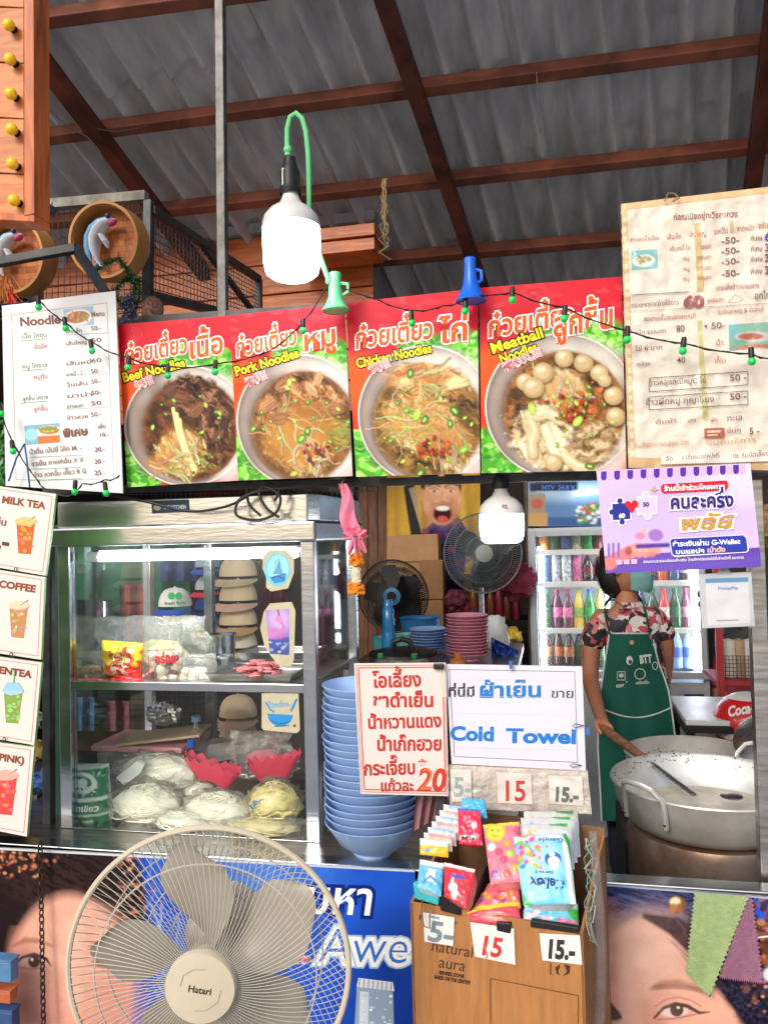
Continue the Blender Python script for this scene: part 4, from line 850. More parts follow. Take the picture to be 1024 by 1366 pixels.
r.poly([(1005, 1190), (1090, 1190), (1090, 1260), (1005, 1225)], (40, 90, 210)); 
for _ in range(120): r.ell(rg.gauss(1015, 14), rg.gauss(1245, 36), rg.uniform(1.5, 7), rg.uniform(1.5, 6), rg.choice([(150, 90, 56), (110, 60, 36), (190, 130, 84), (70, 40, 26)]), rg.uniform(0, 3), 2, .85)
for _ in range(14): r.ell(rg.uniform(985, 1024), rg.uniform(1310, 1360), 2.6, 2, rg.choice([(190, 110, 90), (226, 150, 120)]), 0, 1)
r.ell(1030, 1300, 14, 10, (224, 226, 230), 0, 4)
r.ell(902, 1207, 12, 12, (120, 84, 50), 0, 2); r.ell(900, 1203, 7, 6, (240, 226, 190), 0, 3); r.ell(897, 1212, 5, 7, (170, 120, 70), .3, 2); r.ell(906, 1212, 4, 7, (150, 100, 60), -.3, 2)
r.stroke([(868, 1318), (884, 1312), (905, 1311), (925, 1317), (944, 1328)], [4, 9, 9, 6, 2], (146, 96, 80), 6, .7); [r.stroke([(868 + k_ * 1.5, 1321 - 4 * math.sin(k_ * .06) + k_ * .1), (871 + k_ * 1.5, 1314 - 3 * math.sin(k_ * .06) + k_ * .14)], 1.1, (92, 56, 48), 1, .6) for k_ in range(48)]; r.ell(846, 1345, 16, 50, (240, 196, 178), .1, 26, .6); r.ell(862, 1370, 10, 60, (190, 124, 108), -.1, 18, .5)
r.ell(899, 1349, 22, 10, (206, 140, 130), 0, 8, .7); r.ell(898, 1349, 19, 7.5, (224, 206, 204), -.03, 2); r.ell(902, 1347, 9, 9, (34, 22, 26), 0, 1.5); r.ell(904, 1344, 1.8, 1.8, (250, 250, 250), 0, 1)
r.stroke([(872, 1358), (884, 1345), (900, 1339), (916, 1342), (932, 1351), (946, 1350)], [3, 4, 5, 5, 4, 1], (22, 12, 18), 1.3); r.stroke([(876, 1360), (898, 1359), (928, 1353)], 1.6, (120, 60, 66), 1.5, .8); r.stroke([(873, 1343), (886, 1334), (903, 1330), (920, 1334), (934, 1342)], 2, (170, 104, 92), 2, .8)
r.ell(812, 1350, 18, 9, (44, 26, 34), .5, 3); r.stroke([(800, 1336), (814, 1340), (828, 1358)], [6, 5, 2], (20, 12, 18), 1.4)
r.tex(870, 1310, 84, 110, [(206, 144, 124), (226, 172, 154), (244, 200, 184)], 24, 0, 1, .6, 5, 30, .12, .1); r.tex(970, 1300, 24, 90, [(10, 8, 18), (26, 24, 44), (60, 58, 92)], 3.5, 1.0 - 1.57, 1, .6, 3, 8, .7, .2); r.noise(.04, 1.4, 8); r.noise(.08, 22, 9)
A.base(None, 270, 230, r); A.line([(800, 1180), (1075, 1202)], 2.4, (170, 180, 200)); A.line([(1000, 1252), (1030, 1248)], 2, (236, 236, 240))
A.build('print', VC, t)
random.seed(11)
# ================================================================== GLASS CASE
F1 = 1.97
cxl = Y(80, 1000, F1).x; cxr = Y(424, 1000, F1).x
cyb = cxr / (ray(483, 900).x / ray(483, 900).y)
cz0 = zc + .0; cz1 = Y(412, 722, F1).z; cz2 = Y(412, 695, F1).z; cz3 = Y(412, 657, F1).z; czs = Y(300, 918, F1).z; czb = Y(300, 1116, F1).z
case = thing('glass_case', 'stainless steel and glass food case with a lit tube under its top', 'display case', ((cxl + cxr) / 2, (F1 + cyb) / 2, cz0))
def B3(mb, x0, x1, y0, y1, z0, z1): return mb.box(((x0 + x1) / 2, (y0 + y1) / 2, (z0 + z1) / 2), (abs(x1 - x0), abs(y1 - y0), abs(z1 - z0)))
def cb(name, x0, x1, y0, y1, z0, z1, m=M_steel, par=None, bev=.002): return B3(MB(), x0, x1, y0, y1, z0, z1).build(name, m, par or case, smooth=False, bev=bev)
pw_ = .036
for (x0, y0) in ((cxl, F1), (cxr - pw_, F1)): cb('corner_post', x0, x0 + pw_, y0, y0 + .03, cz0, cz1)
for (x0, y0) in ((cxl, cyb - .03), (cxr - pw_, cyb - .03), (cxl + .22, cyb - .028)): cb('corner_post', x0, x0 + .028, y0, y0 + .03, cz0, cz1)
cb('bottom_frame', cxl, cxr, F1 - .004, cyb, cz0 + .002, czb)
cb('header_band', cxl - .025, cxr + .012, F1 - .02, cyb + .015, cz1, cz2, bev=.006)
hp = [(cxl - .01, F1 + .015), (cxr - .02, F1 + .015), (cxr + .004, F1 + .05), (cxr + .004, cyb), (cxl - .01, cyb)]
MB().prism([(x, y, cz2) for x, y in hp], (0, 0, cz3 - cz2)).build('header_box', M_steel, case, smooth=False, bev=.004)
sp = [Y(*q, F1 + .0148) for q in [(200, 668), (252, 666), (253, 684), (201, 686)]]
B = Art([(202, 668), (251, 666), (252, 683), (203, 685)], Y(202, 668, F1 + .012), (0, -1, 0)); B.base((40, 74, 96)); B.ell(210, 677, 5, 4, (190, 170, 140)); B.text('THE KITCHEN', 218, 679, 7, (206, 214, 220), 1, .03, 30); B.build('maker_plate', VG, case)
cb('shelf_front', cxl + pw_, cxr - pw_, F1 + .006, F1 + .026, czs - .012, czs + .012)
cb('shelf', cxl + .03, cxr - .03, F1 + .026, cyb - .03, czs - .002, czs + .006, M_steelb)
M_glass = film('glass', (244, 250, 248), .008, .02, .28, 3, 0)
cb('glass_pane', cxl + pw_, cxr - pw_, F1 + .012, F1 + .016, czb, czs - .014, M_glass, bev=0); cb('glass_pane', cxl + pw_, cxr - pw_, F1 + .012, F1 + .016, czs + .014, cz1, M_glass, bev=0)
cb('glass_pane', cxr - .018, cxr - .014, F1 + .032, cyb - .032, czb, cz1, M_glass, bev=0); cb('glass_pane', cxl + .014, cxl + .018, F1 + .032, cyb - .032, czb, cz1, M_glass, bev=0)
# lamp tube
ta = Y(134, 737, F1 + .05); tb = Y(396, 727, F1 + .05); tb.z = ta.z = cz1 - .03
MB().bar(ta + Vector((0, .02, .012)), tb + Vector((0, .02, .012)), .05, .012).build('lamp_housing', mat('white_enamel', (220, 222, 220), .4), case, smooth=False)
MB().tube([ta, tb], .013, 12).build('lamp_tube', mat('tube_glow', (255, 255, 255), var=0, bump=0, emit=(246, 252, 255), es=60), case)
MB().tube([ta - Vector((.035, 0, 0)), ta], .014, 12).build('lamp_cap', mat('white_enamel'), case)
MB().grid(lambda u, v: Vector((cxl + .04 + u * .21, cyb - .035, czb + .02 + v * .25)), 1, 1)
wm = MB()
for i in range(12): x = cxl + .04 + i * .018; wm.tube([(x, cyb + .02, czb), (x, cyb + .02, czb + .3)], .0012, 4)
for i in range(16): z = czb + .01 + i * .018; wm.tube([(cxl + .03, cyb + .02, z), (cxl + .25, cyb + .02, z)], .0012, 4)
wm.build('wire_grid', M_galv, case)
# green tarpaulin edge left of the case and leaning dark steel strut
tg = thing('green_board', 'narrow dark green board between the drink signs and the glass case', 'board', Y(68, 1120, 2.05))
MB().prism([Y(x, y, 2.06) for x, y in ((60, 700), (82, 700), (84, 1128), (64, 1128))], (0, .02, 0)).build('panel', mat('dark_green', (16, 78, 58), .45, var=.3), tg, smooth=False)
tg2 = thing('green_backdrop', 'green cloth backdrop seen through the upper left of the glass case', 'cloth', Y(120, 900, 2.95))
MB().grid(lambda u, v: Y(84 + 170 * u, 722 + 190 * v, 2.95 + .03 * math.sin(u * 22 + v * 2)), 40, 8).build('cloth', mat('green_cloth', (20, 92, 66), .8, var=.3), tg2)
st = steel_post('steel_post', 'grey steel upright just behind the right edges of the drink signs', (65, 66), 700, 1140, 12, 2.0, m=M_paint)

# ---- stickers on the glass
def sticker(name, label, pts, c, y=F1 + .009, th=.0012):
    n_ = Vector((0, -1, 0)); cc = sum((Y(*p, y) for p in pts), Vector()) / len(pts); t = thing(name, label, 'sticker', cc)
    MB().prism([Y(*p, y) for p in pts], (0, th, 0)).build('backing', mat('sticker_edge_' + name, c, .5), t, smooth=False)
    xs = [p[0] for p in pts]; ys = [p[1] for p in pts]
    return t, Art([(min(xs), min(ys)), (max(xs), min(ys)), (max(xs), max(ys)), (min(xs), max(ys))], Y(*pts[0], y), (0, -1, 0))
t, A = sticker('sticker', 'eight-sided sticker with a cyan middle, upper one on the case glass', [(358, 734), (381, 733), (392, 744), (392, 764), (384, 785), (362, 789), (355, 784), (355, 770), (350, 758), (351, 741)], (196, 190, 160))
A.ell(370, 760, 17, 22, (110, 200, 236), 28); A.ell(371, 758, 14, 18, (150, 222, 246), 24); A.poly([(364, 766), (372, 748), (378, 766)], (90, 160, 210)); A.poly([(360, 770), (382, 764), (380, 776), (366, 778)], (60, 140, 200)); A.line([(362, 772), (370, 768), (380, 773)], 1.6, (30, 90, 160)); A.line([(366, 752), (372, 745), (374, 756)], 1.2, (70, 130, 190)); A.build('print', VL, t)
t, A = sticker('sticker', 'tall purple sticker picturing a pink swan, middle one on the case glass', [(360, 805), (389, 803), (394, 815), (392, 880), (388, 889), (372, 888), (362, 876), (353, 862), (347, 838), (352, 816)], (222, 196, 196))
r = Ras(345, 800, 398, 892, (150, 120, 200)); r.ell(372, 826, 16, 16, (206, 176, 230), 0, 14, .9); r.poly([(350, 850), (392, 850), (392, 880), (350, 880)], (66, 84, 160)); r.ell(366, 848, 14, 5, (180, 110, 190), 0, 2); r.ell(364, 844, 9, 6, (196, 130, 196), -.4, 2); r.stroke([(374, 846), (379, 836), (374, 828), (372, 822)], [4, 3, 3, 4], (206, 120, 180), 1); r.ell(372, 826, 5, 4, (226, 140, 190), .4, 1)
r.stroke([(372, 820), (370, 810)], 2, (60, 60, 110), 1); 
for i in range(30): r.ell(rnd(356, 388), rnd(856, 877), rnd(1, 3.5), rnd(.6, 2), random.choice([(170, 200, 236), (40, 60, 120), (120, 150, 210), (220, 230, 246)]), 0, 1, .8)
B = Art([(354, 814), (386, 812), (386, 874), (360, 872)], A.p, A.n); B.base(None, 30, 50, r); B.build('print', VL, t)
t, A = sticker('sticker', 'white square sticker with a blue bowl drawing, lowest one on the case glass', [(349, 925), (398, 923), (400, 974), (396, 978), (352, 974), (349, 971)], (226, 228, 230))
A.poly([(356, 952)] + [(374 + 17 * math.cos(k), 953 + 16 * math.sin(k)) for k in np.linspace(.05, 3.1, 14)][::-1], (40, 140, 210)); A.line([(354, 936), (360, 946), (366, 950)], 2, (40, 140, 210)); A.line([(388, 949), (396, 932)], 3, (40, 140, 210)); A.line([(357, 934), (366, 940), (378, 938), (390, 942)], 1, (120, 170, 210)); A.text('ก๋วยเตี๋ยว', 357, 944, 9, (90, 170, 220), 3, .02, 28); A.line([(366, 969), (386, 968)], 1.4, (50, 100, 170)); A.line([(360, 960), (372, 966), (388, 962)], 1, (30, 90, 160)); A.ell(393, 968, 2.4, 2.2, (150, 90, 70)); A.build('print', VL, t)

# ---- things on the upper shelf (photo pixel at a depth inside the case)
M_bag = film('clear_bag', op=.10, gloss=.5, rough=.1, nscale=22, bump=.7)
M_bag2 = film('milky_bag', op=.2, gloss=.6, rough=.12, nscale=20, bump=.7)
def pxs(px, py, yy): return depth(Y(px, py, yy)) / FPX     # metres per photo pixel there
def bag_mesh(px0, px1, py0, py1, yy, th, seed=0, ptop=.55, crum=.06, ncoll=.0):
    """crumpled bag: bottom sits at py1, narrows to a thin upright film at py0"""
    a = Y((px0 + px1) / 2, py1, yy); b = Y((px0 + px1) / 2, py0, yy); wd = (Y(px1, py1, yy) - Y(px0, py1, yy)).length / 2; hh = b.z - a.z
    mb = MB()
    def fn(u, v):
        an = 2 * math.pi * u; s_ = math.sin(math.pi * min(1, max(0.0, v / .75)) * .5 + .25) if v < .5 else 1
        prof = (min(1, v * 9 + .4)) * (1 - .15 * v); thk = (1 - v) ** .6 * min(1, v * 8 + .35) * th + .004
        n1 = mnoise.noise(Vector((math.cos(an) * 2.2, math.sin(an) * 2.2, v * 4 + seed))) ; n2 = mnoise.noise(Vector((math.cos(an) * 7, math.sin(an) * 7, v * 11 + seed * 3)))
        k = 1 + crum * (n1 * 2 + n2)
        return Vector((a.x + math.cos(an) * wd * prof * k, a.y + math.sin(an) * thk * k + (n2 * .004), a.z + hh * (v + .04 * n1 * v) ))
    mb.grid(fn, 40, 26, cu=True); return mb
sz = czs + .007
def onshelf(px, py0, z, yy): return yy
# meatball bag
def balls(mb, cx, cz, yy, w_, h_, d_, n, rad, seed):
    rg = random.Random(seed); k = 0
    for i in range(n): mb.ell((cx + rg.uniform(-w_, w_), yy + rg.uniform(-d_, d_), cz + rad + rg.random() * h_), rad * rg.uniform(.85, 1.1), 10, 7)
    return mb
def foodbag(name, label, px0, px1, py0, py1, yy, th, fill, m=M_bag, cat='bag', group=None, seed=0, **k):
    a = Y((px0 + px1) / 2, py1, yy); t = thing(name, label, cat, a, group)
    fill(t, a); bag_mesh(px0, px1, py0, py1, yy, th, seed, **k).build('plastic_film', m, t, angle=80); return t
M_ball = mat('meatball', (214, 198, 170), .4, var=.2, sss=.1); M_ballw = mat('fishball', (226, 218, 196), .35, var=.12, sss=.1); M_crab = mat('pink_stick', (206, 120, 110), .4, var=.35, dirt=(226, 206, 196))
def f1(t, a):
    balls(MB(), a.x, a.z, a.y, .052, .085, .022, 34, .0155, 3).build('meatballs', M_ballw, t, kind='stuff')
    balls(MB(), a.x + .005, a.z, a.y - .012, .045, .075, .01, 16, .012, 5).build('dark_pieces', mat('sausage', (120, 44, 50), .35, var=.4), t, kind='stuff')
    mb = MB(); rg = random.Random(4)
    for _ in range(16): p = Vector((a.x + rg.uniform(-.045, .045), a.y + rg.uniform(-.025, .01), a.z + rg.uniform(.02, .09))); d = Vector((rg.uniform(-1, 1), 0, rg.uniform(-1, 1))).normalized() * .014; mb.tube([p - d, p + d], .007, 8)
    mb.build('fish_sticks', M_crab, t, kind='stuff')
foodbag('meatball_bag', 'clear bag of pink fish sticks and meatballs with red print on the case shelf', 190, 247, 822, 915, F1 + .12, .045, f1, seed=2)
t = bpy.data.objects['meatball_bag']
A = Art([(196, 866), (240, 864), (242, 910), (198, 912)], Y(218, 890, F1 + .07), (0, -1, 0)); A.text('อร่อย', 207, 885, 16, (214, 40, 50), 3, .05, 28); A.line([(198, 868), (238, 866), (240, 908), (199, 911), (198, 868)], 1, (206, 60, 60)); A.build('print', VL, t)
foodbag('ball_bag', 'small clear bag of pale fish balls beside the steel cup on the shelf', 240, 292, 872, 917, F1 + .11, .04, lambda t, a: balls(MB(), a.x, a.z, a.y, .042, .03, .02, 20, .0155, 8).build('fish_balls', M_ballw, t, kind='stuff'), seed=6)
foodbag('big_clear_bag', 'large open clear bag with pale yellow contents at the back of the shelf', 124, 285, 822, 915, F1 + .24, .08, lambda t, a: MB().ell((a.x + .02, a.y, a.z + .09), (.09, .04, .05), amp=.3, freq=2).build('pale_food', mat('pale_yellow', (226, 220, 130), .5, var=.3), t), seed=9, m=M_bag2, crum=.1)
# yellow printed bag of noodles
t = thing('yellow_bag', 'yellow snack bag with red and white lettering on the case shelf', 'bag', Y(166, 912, F1 + .1))
r = Ras(130, 850, 200, 916, (240, 200, 30)); r.ell(165, 862, 28, 12, (246, 226, 60), 0, 5); r.poly([(146, 884), (190, 880), (190, 902), (150, 904)], (226, 60, 40)); r.ell(155, 900, 10, 8, (230, 120, 40), 0, 3)
for i in range(26): r.ell(rnd(138, 194), rnd(866, 914), rnd(2, 6), rnd(1.5, 4), random.choice([(206, 30, 30), (250, 240, 220), (240, 170, 30), (170, 30, 30), (250, 220, 60)]), rnd(0, 3), 1, .9)
A = Art([(136, 854), (191, 858), (189, 904), (140, 902)], Y(166, 880, F1 + .1), (0, -1, 0), bulge=.03, curl=lambda u, v: np.array([.006 * mnoise.noise(Vector((a * 6, b * 6, 1))) for a, b in zip(u, v)])); A.base(None, 50, 44, r); A.text('ราชา', 146, 869, 15, (206, 30, 34), -3, .06, 36, out=[(.1, (250, 230, 120))]); A.text('เส้น', 150, 895, 24, (206, 24, 24), 6, .06, 36, out=[(.12, (252, 240, 220))]); A.build('front', VL, t)
MB().ell(Y(164, 884, F1 + .135), (.058, .03, .055), amp=.15).build('back', mat('yellow_film', (230, 190, 40), .3), t)
t = thing('red_packet', 'red crumpled packet lying at the front of the case shelf under the yellow bag', 'packet', Y(160, 912, F1 + .06))
MB().ell(Y(170, 907, F1 + .06), (.05, .03, .012), 24, 10, amp=.35, freq=3).build('wrapper', mat('red_film', (206, 20, 30), .25, var=.3), t)
MB().ell(Y(120, 909, F1 + .06), (.05, .03, .007), 24, 10, amp=.35, freq=3).build('loose_end', mat('red_film'), t)
foodbag('nut_bag', 'clear bag of brown dried food at the left end of the shelf', 92, 150, 868, 911, F1 + .13, .04, lambda t, a: balls(MB(), a.x, a.z, a.y, .05, .035, .02, 60, .009, 12).build('dried_food', mat('dried', (176, 140, 90), .6, var=.4), t, kind='stuff'), seed=15)
# steel cup, foil cup, tray with meat
def steelcup(name, label, px, py0, py1, wpx, yy, top=1.1, m=M_steel, cat='cup'):
    b = Y(px, py1, yy); h = Y(px, py0, yy).z - b.z; rr_ = wpx / 2 * pxs(px, py1, yy); t = thing(name, label, cat, b)
    MB().lathe([(0, .002), (rr_ * .86, 0), (rr_ * .9, .004), (rr_, h * .9), (rr_ * top, h), (rr_ * top, h + .002), (rr_ * .97, h * .95), (rr_ * .86, .006), (0, .006)], b, n=32).build('body', m, t); return t
steelcup('steel_cup', 'round stainless steel cup with rolled rim on the case shelf', 299, 846, 876, 32, F1 + .28); 
t = steelcup('foil_cup', 'small ribbed foil cup in front of the steel cup', 299, 875, 893, 26, F1 + .2)
rb = MB(); b = Y(299, 893, F1 + .2)
for i in range(30): a_ = i * 6.283 / 30; rb.tube([b + Vector((math.cos(a_) * .0265, math.sin(a_) * .0265, .003)), b + Vector((math.cos(a_) * .030, math.sin(a_) * .030, .034))], .0016, 4)
rb.build('ribs', M_steel, t)
def tray(name, label, p0, p1, yf, yb, z, h, m=M_steelb):
    x0 = p0; x1 = p1; t = thing(name, label, 'tray', ((x0 + x1) / 2, (yf + yb) / 2, z)); mb = MB(); e = .012
    o_ = [(x0, yf), (x1, yf), (x1, yb), (x0, yb)]; i_ = [(x0 + e, yf + e), (x1 - e, yf + e), (x1 - e, yb - e), (x0 + e, yb - e)]
    rings = [[(x, y, z) for x, y in i_], [(x, y, z + h) for x, y in o_], [(x * 1 + (x - (x0 + x1) / 2) * .04, y + (y - (yf + yb) / 2) * .05, z + h + .001) for x, y in o_], [(x, y, z + h - .002) for x, y in i_], [(x, y, z + .003) for x, y in i_]]
    vs = sum(rings, []); fs = [(0, 3, 2, 1), (16, 17, 18, 19)]
    for k in range(4): fs += [(k * 4 + i, k * 4 + (i + 1) % 4, k * 4 + 4 + (i + 1) % 4, k * 4 + 4 + i) for i in range(4)]
    mb.add(vs, fs).build('pan', m, t, smooth=False, bev=.002); return t
xa = Y(262, 915, F1 + .06).x; xb = Y(392, 915, F1 + .06).x
tray('steel_tray', 'shallow steel tray of sliced pink meat at the right of the case shelf', xa + .03, xb, F1 + .05, F1 + .26, sz, .022)
xa2 = Y(318, 880, F1 + .3).x
tray('steel_tray', 'second steel tray behind the pink meat, empty and turned sideways', xa2, xb - .02, F1 + .28, cyb - .05, sz + .02, .025)
m_ = thing('sliced_meat', 'heap of sliced pink meat lying in the steel tray', 'meat', Y(350, 915, F1 + .12)); rg = random.Random(9); mb = MB()
for i in range(60):
    c = Vector((m_.location.x + rg.gauss(0, .026), F1 + .11 + rg.gauss(0, .03), sz + .012 + abs(rg.gauss(0, .014)))); rot = Matrix.Rotation(rg.uniform(0, 6.28), 3, 'Z') @ Matrix.Rotation(rg.gauss(0, .5), 3, 'X')
    mb.ell(c, (.024, .011, .005), 12, 6, amp=.5, freq=2, seed=i, rot=rot)
mb.build('slices', mat('raw_pink_meat', (184, 96, 98), .4, var=.35, scale=60, dirt=(140, 62, 66)), m_, kind='stuff')

# ---- lower compartment
lz = czb
# printed green packet
t = thing('green_packet', 'white packet with green print standing in the lower left of the case', 'packet', Y(120, 1108, F1 + .06))
r = Ras(88, 1015, 152, 1112, (222, 232, 226)); r.poly([(94, 1026), (146, 1022), (150, 1108), (96, 1104)], (14, 132, 88)); r.poly([(94, 1062), (148, 1058), (148, 1063), (94, 1067)], (232, 244, 236)); r.poly([(94, 1082), (148, 1080), (148, 1083), (94, 1086)], (222, 240, 230))
for i in range(3): r.ell(118, 1040, 20 - i * 6, 13 - i * 4, [(232, 246, 238), (14, 132, 88), (220, 240, 230)][i], .1, 1)
for i in range(20): r.ell(rnd(100, 144), rnd(1028, 1056), rnd(1, 4), rnd(.6, 2), (226, 242, 234), rnd(0, 3), 1, .8)
r.poly([(118, 1090), (132, 1089), (132, 1099), (118, 1100)], (230, 242, 236)); r.ell(140, 1096, 3.5, 3.5, (236, 246, 240))
A = Art([(94, 1020), (146, 1018), (151, 1106), (97, 1105)], Y(120, 1060, F1 + .07), (0, -1, 0), bulge=.035, curl=lambda u, v: np.array([.008 * mnoise.noise(Vector((a * 5, b * 8, 4))) for a, b in zip(u, v)])); A.base(None, 44, 70, r); A.text('แป้งสด', 104, 1054, 14, (240, 248, 244), 4, .05, 34); A.text('ตราเขียว', 100, 1077, 10, (230, 246, 238), 1, .03, 40); A.build('front', VL, t)
MB().ell(Y(121, 1064, F1 + .11), (.055, .035, .085), amp=.1).build('back', mat('white_film', (222, 226, 224), .3), t)
# noodle bags
M_nood = mat('rice_noodle', (250, 246, 228), .4, var=.05, sss=.15); M_noody = mat('egg_noodle', (246, 232, 160), .45, var=.1)
def noodlepile(t, cx, cy, z, rx, ry, rz, m, n=150, r_=.0022, seed=0, name='noodles'):
    rg = random.Random(seed); mb = MB()
    mb.ell((cx, cy, z + rz * .45), (rx * .93, ry * .9, rz * .5), 24, 12, amp=.12, seed=seed)
    for i in range(n):
        th = rg.uniform(0, 6.28); ph = rg.random() ** .7 * 1.2; pts = []
        dth = rg.choice((-1, 1)) * rg.uniform(.10, .24); dph = rg.uniform(-.08, .08); lift = rg.uniform(.93, 1.06)
        for k in range(9):
            a_ = th + dth * k; b_ = min(1.42, max(.03, ph + dph * k + .05 * math.sin(k + i)))
            pts.append(Vector((cx + math.cos(a_) * math.sin(b_) * rx * lift, cy + math.sin(a_) * math.sin(b_) * ry * lift, z + max(.002, math.cos(b_) * rz * lift))))
        mb.tube(pts, r_, 4, cap=False)
    return mb.build(name, m, t, kind='stuff')
def nbag(label, px0, px1, py0, py1, yy, rz, m, seed, bm=M_bag, zoff=0., film_=True, r_=.0022, n=150, name='noodle_bag'):
    a = Y((px0 + px1) / 2, py1, yy); rx = (px1 - px0) / 2 * pxs((px0 + px1) / 2, py1, yy); a.z = lz + zoff; t = thing(name, label, 'bag', a, 'bags of fresh noodles in the case')
    noodlepile(t, a.x, a.y, a.z, rx, .05, rz, m, n, r_, seed)
    if film_:
        mb = MB(); hh = Y(px0, py0, yy).z - a.z
        mb.ell((a.x, a.y, a.z + rz * .5), (rx * 1.06, .058, rz * .62), 36, 20, amp=.34, freq=3.6, seed=seed + 3)
        mb.build('plastic_film', bm, t, angle=80)
    return t
nbag('clear bag of white rice noodles at the bottom left, beside the green packet', 145, 250, 1040, 1110, F1 + .075, .10, M_nood, 1, n=220)
nbag('clear bag of white rice noodles in the bottom middle, right of its twin', 240, 345, 1048, 1110, F1 + .078, .085, M_nood, 2, n=220)
nbag('loose-topped bag of rice noodles stacked on the two bottom bags', 150, 275, 1012, 1060, F1 + .16, .10, M_nood, 3, zoff=.06, n=220, bm=M_bag2)
nbag('bag of yellow egg noodles with blue print at the lower right of the case', 330, 404, 1036, 1095, F1 + .075, .09, M_noody, 4, zoff=.03)
nbag('clear bag of rice noodles wedged low behind the two bottom bags', 190, 300, 1040, 1100, F1 + .16, .10, M_nood, 7, n=160)
nbag('small bag of rice noodles at the very front between the two bottom bags', 205, 290, 1075, 1113, F1 + .055, .045, M_nood, 8, n=140)
nbag('flat bag of pale egg noodles lowest at the right of the case', 300, 404, 1085, 1112, F1 + .05, .04, mat('pale_egg', (220, 212, 156), .45, var=.15), 5)
A = Art([(330, 1068), (356, 1062), (364, 1092), (340, 1096)], Y(345, 1080, F1 + .035), (0, -1, 0)); A.text('เส้น', 335, 1080, 11, (50, 110, 190), 25, .04, 20); A.line([(346, 1066), (366, 1094), (400, 1098)], 1.2, (60, 90, 120)); A.build('print', VL, bpy.data.objects['noodle_bag.003'])
# white bag corner
t = thing('white_funnel', 'folded white plastic funnel poking from the middle noodle bag', 'funnel', Y(172, 1040, F1 + .1)); MB().prism([Y(x, y, F1 + .09) for x, y in ((154, 1038), (182, 1016), (193, 1020), (188, 1032), (166, 1048))], (0, .012, .004)).build('body', mat('white_film'), t, bev=.002)
# pink lidded container
x0, x1 = Y(124, 1020, F1 + .2).x, Y(245, 1020, F1 + .2).x; t = thing('food_container', 'clear plastic box with a pink lid, standing behind the noodle bags', 'container', ((x0 + x1) / 2, F1 + .28, lz))
zt_ = Y(180, 998, F1 + .2).z
B3(MB(), x0 + .012, x1 - .012, F1 + .2, F1 + .38, lz, zt_ - .012).build('tub', film('tub_plastic', (230, 226, 226), .4, .2, .5, 8, .1), t, smooth=False, bev=.008)
B3(MB(), x0, x1, F1 + .19, F1 + .39, zt_ - .012, zt_ + .008).build('lid', mat('pink_lid', (216, 150, 158), .35, sss=.05), t, smooth=False, bev=.006)
t = thing('chopping_board', 'thin tan cutting board resting across the pink lid', 'board', Y(210, 990, F1 + .25)); MB().box(((x0 + x1) / 2 + .05, F1 + .28, zt_ + .022), (.25, .16, .008), Matrix.Rotation(R(-5), 3, 'Y') @ Matrix.Rotation(R(12), 3, 'Z')).build('slab', mat('tan_board', (196, 172, 136), .6), t, smooth=False, bev=.002)
t = thing('food_container', 'empty clear plastic lid propped right of the tan cutting board', 'container', Y(295, 1010, F1 + .3)); MB().lathe([(.0, .05), (.05, .05), (.062, .03), (.066, 0), (.07, 0)], Y(290, 1010, F1 + .28), n=4, a0=.78).build('tub', film('tub_plastic'), t, smooth=False, bev=.004)
# sauce bottle & lime pieces
def bottle_mesh(b, rr_, h, neck=.35, cap=True): return MB().lathe([(0, 0), (rr_ * .92, 0), (rr_, .006), (rr_, h * .58), (rr_ * .9, h * .68), (rr_ * neck, h * .84), (rr_ * neck, h * .95), (0, h * .95)], b, n=18)
b = Y(256, 1030, F1 + .2); b.z = lz; t = thing('sauce_bottle', 'brown sauce bottle with blue cap between container and pink lids', 'bottle', b); bottle_mesh(b, .022, .19).build('body', mat('brown_glass', (90, 52, 24), .15, coat=.5), t); MB().lathe([(.0, .2), (.012, .2), (.012, .175), (0, .175)], b, n=14).build('cap', mat('blue_cap', (30, 90, 190), .35), t)
b = Y(262, 954, F1 + .3); t = thing('blue_bottle', 'tiny clear bottle with a pale blue cap beneath the shelf', 'bottle', Y(262, 990, F1 + .3)); bottle_mesh(Y(262, 1000, F1 + .3), .018, .09).build('body', film('tub_plastic'), t); MB().lathe([(0, .016), (.014, .016), (.015, 0), (0, 0)], Y(262, 962, F1 + .3), n=14).build('cap', mat('pale_blue', (120, 170, 210), .4), t)
# foil bag, pink jagged trays, crumpled bag
t = thing('foil_bag', 'crumpled silver foil bag under the shelf in the case', 'bag', Y(218, 965, F1 + .35)); MB().ell(Y(218, 952, F1 + .34), (.055, .02, .036), 30, 20, amp=.35, freq=5).build('body', mat('foil', (200, 200, 204), .25, metal=1, var=.1, bump=.6, bscale=40, bd=.004), t, angle=20)
def jag(px0, px1, py, yy, n, seed, rx=0.):
    mb = MB(); a = Y(px0, py, yy); b = Y(px1, py + 8, yy); hh = .05
    N = n * 6
    def fn(u, v):
        an = 2 * math.pi * u; R_ = (b - a).length / 2; tri = abs(((u * n) % 1) - .5) * 2
        rr_ = R_ * (.55 + .45 * v); return Vector(((a.x + b.x) / 2 + math.cos(an) * rr_, a.y + math.sin(an) * rr_ * .35, a.z - .05 + v * hh + (tri * .013 if v > .99 else 0) + .006 * math.sin(an * 3) + rx * math.cos(an) * rr_))
    mb.grid(fn, N, 4, cu=True); mb.add([(a + b) / 2 + Vector((0, 0, -.05))], []); return mb
M_pk = mat('pink_plastic', (226, 66, 96), .35, sss=.1, var=.15)
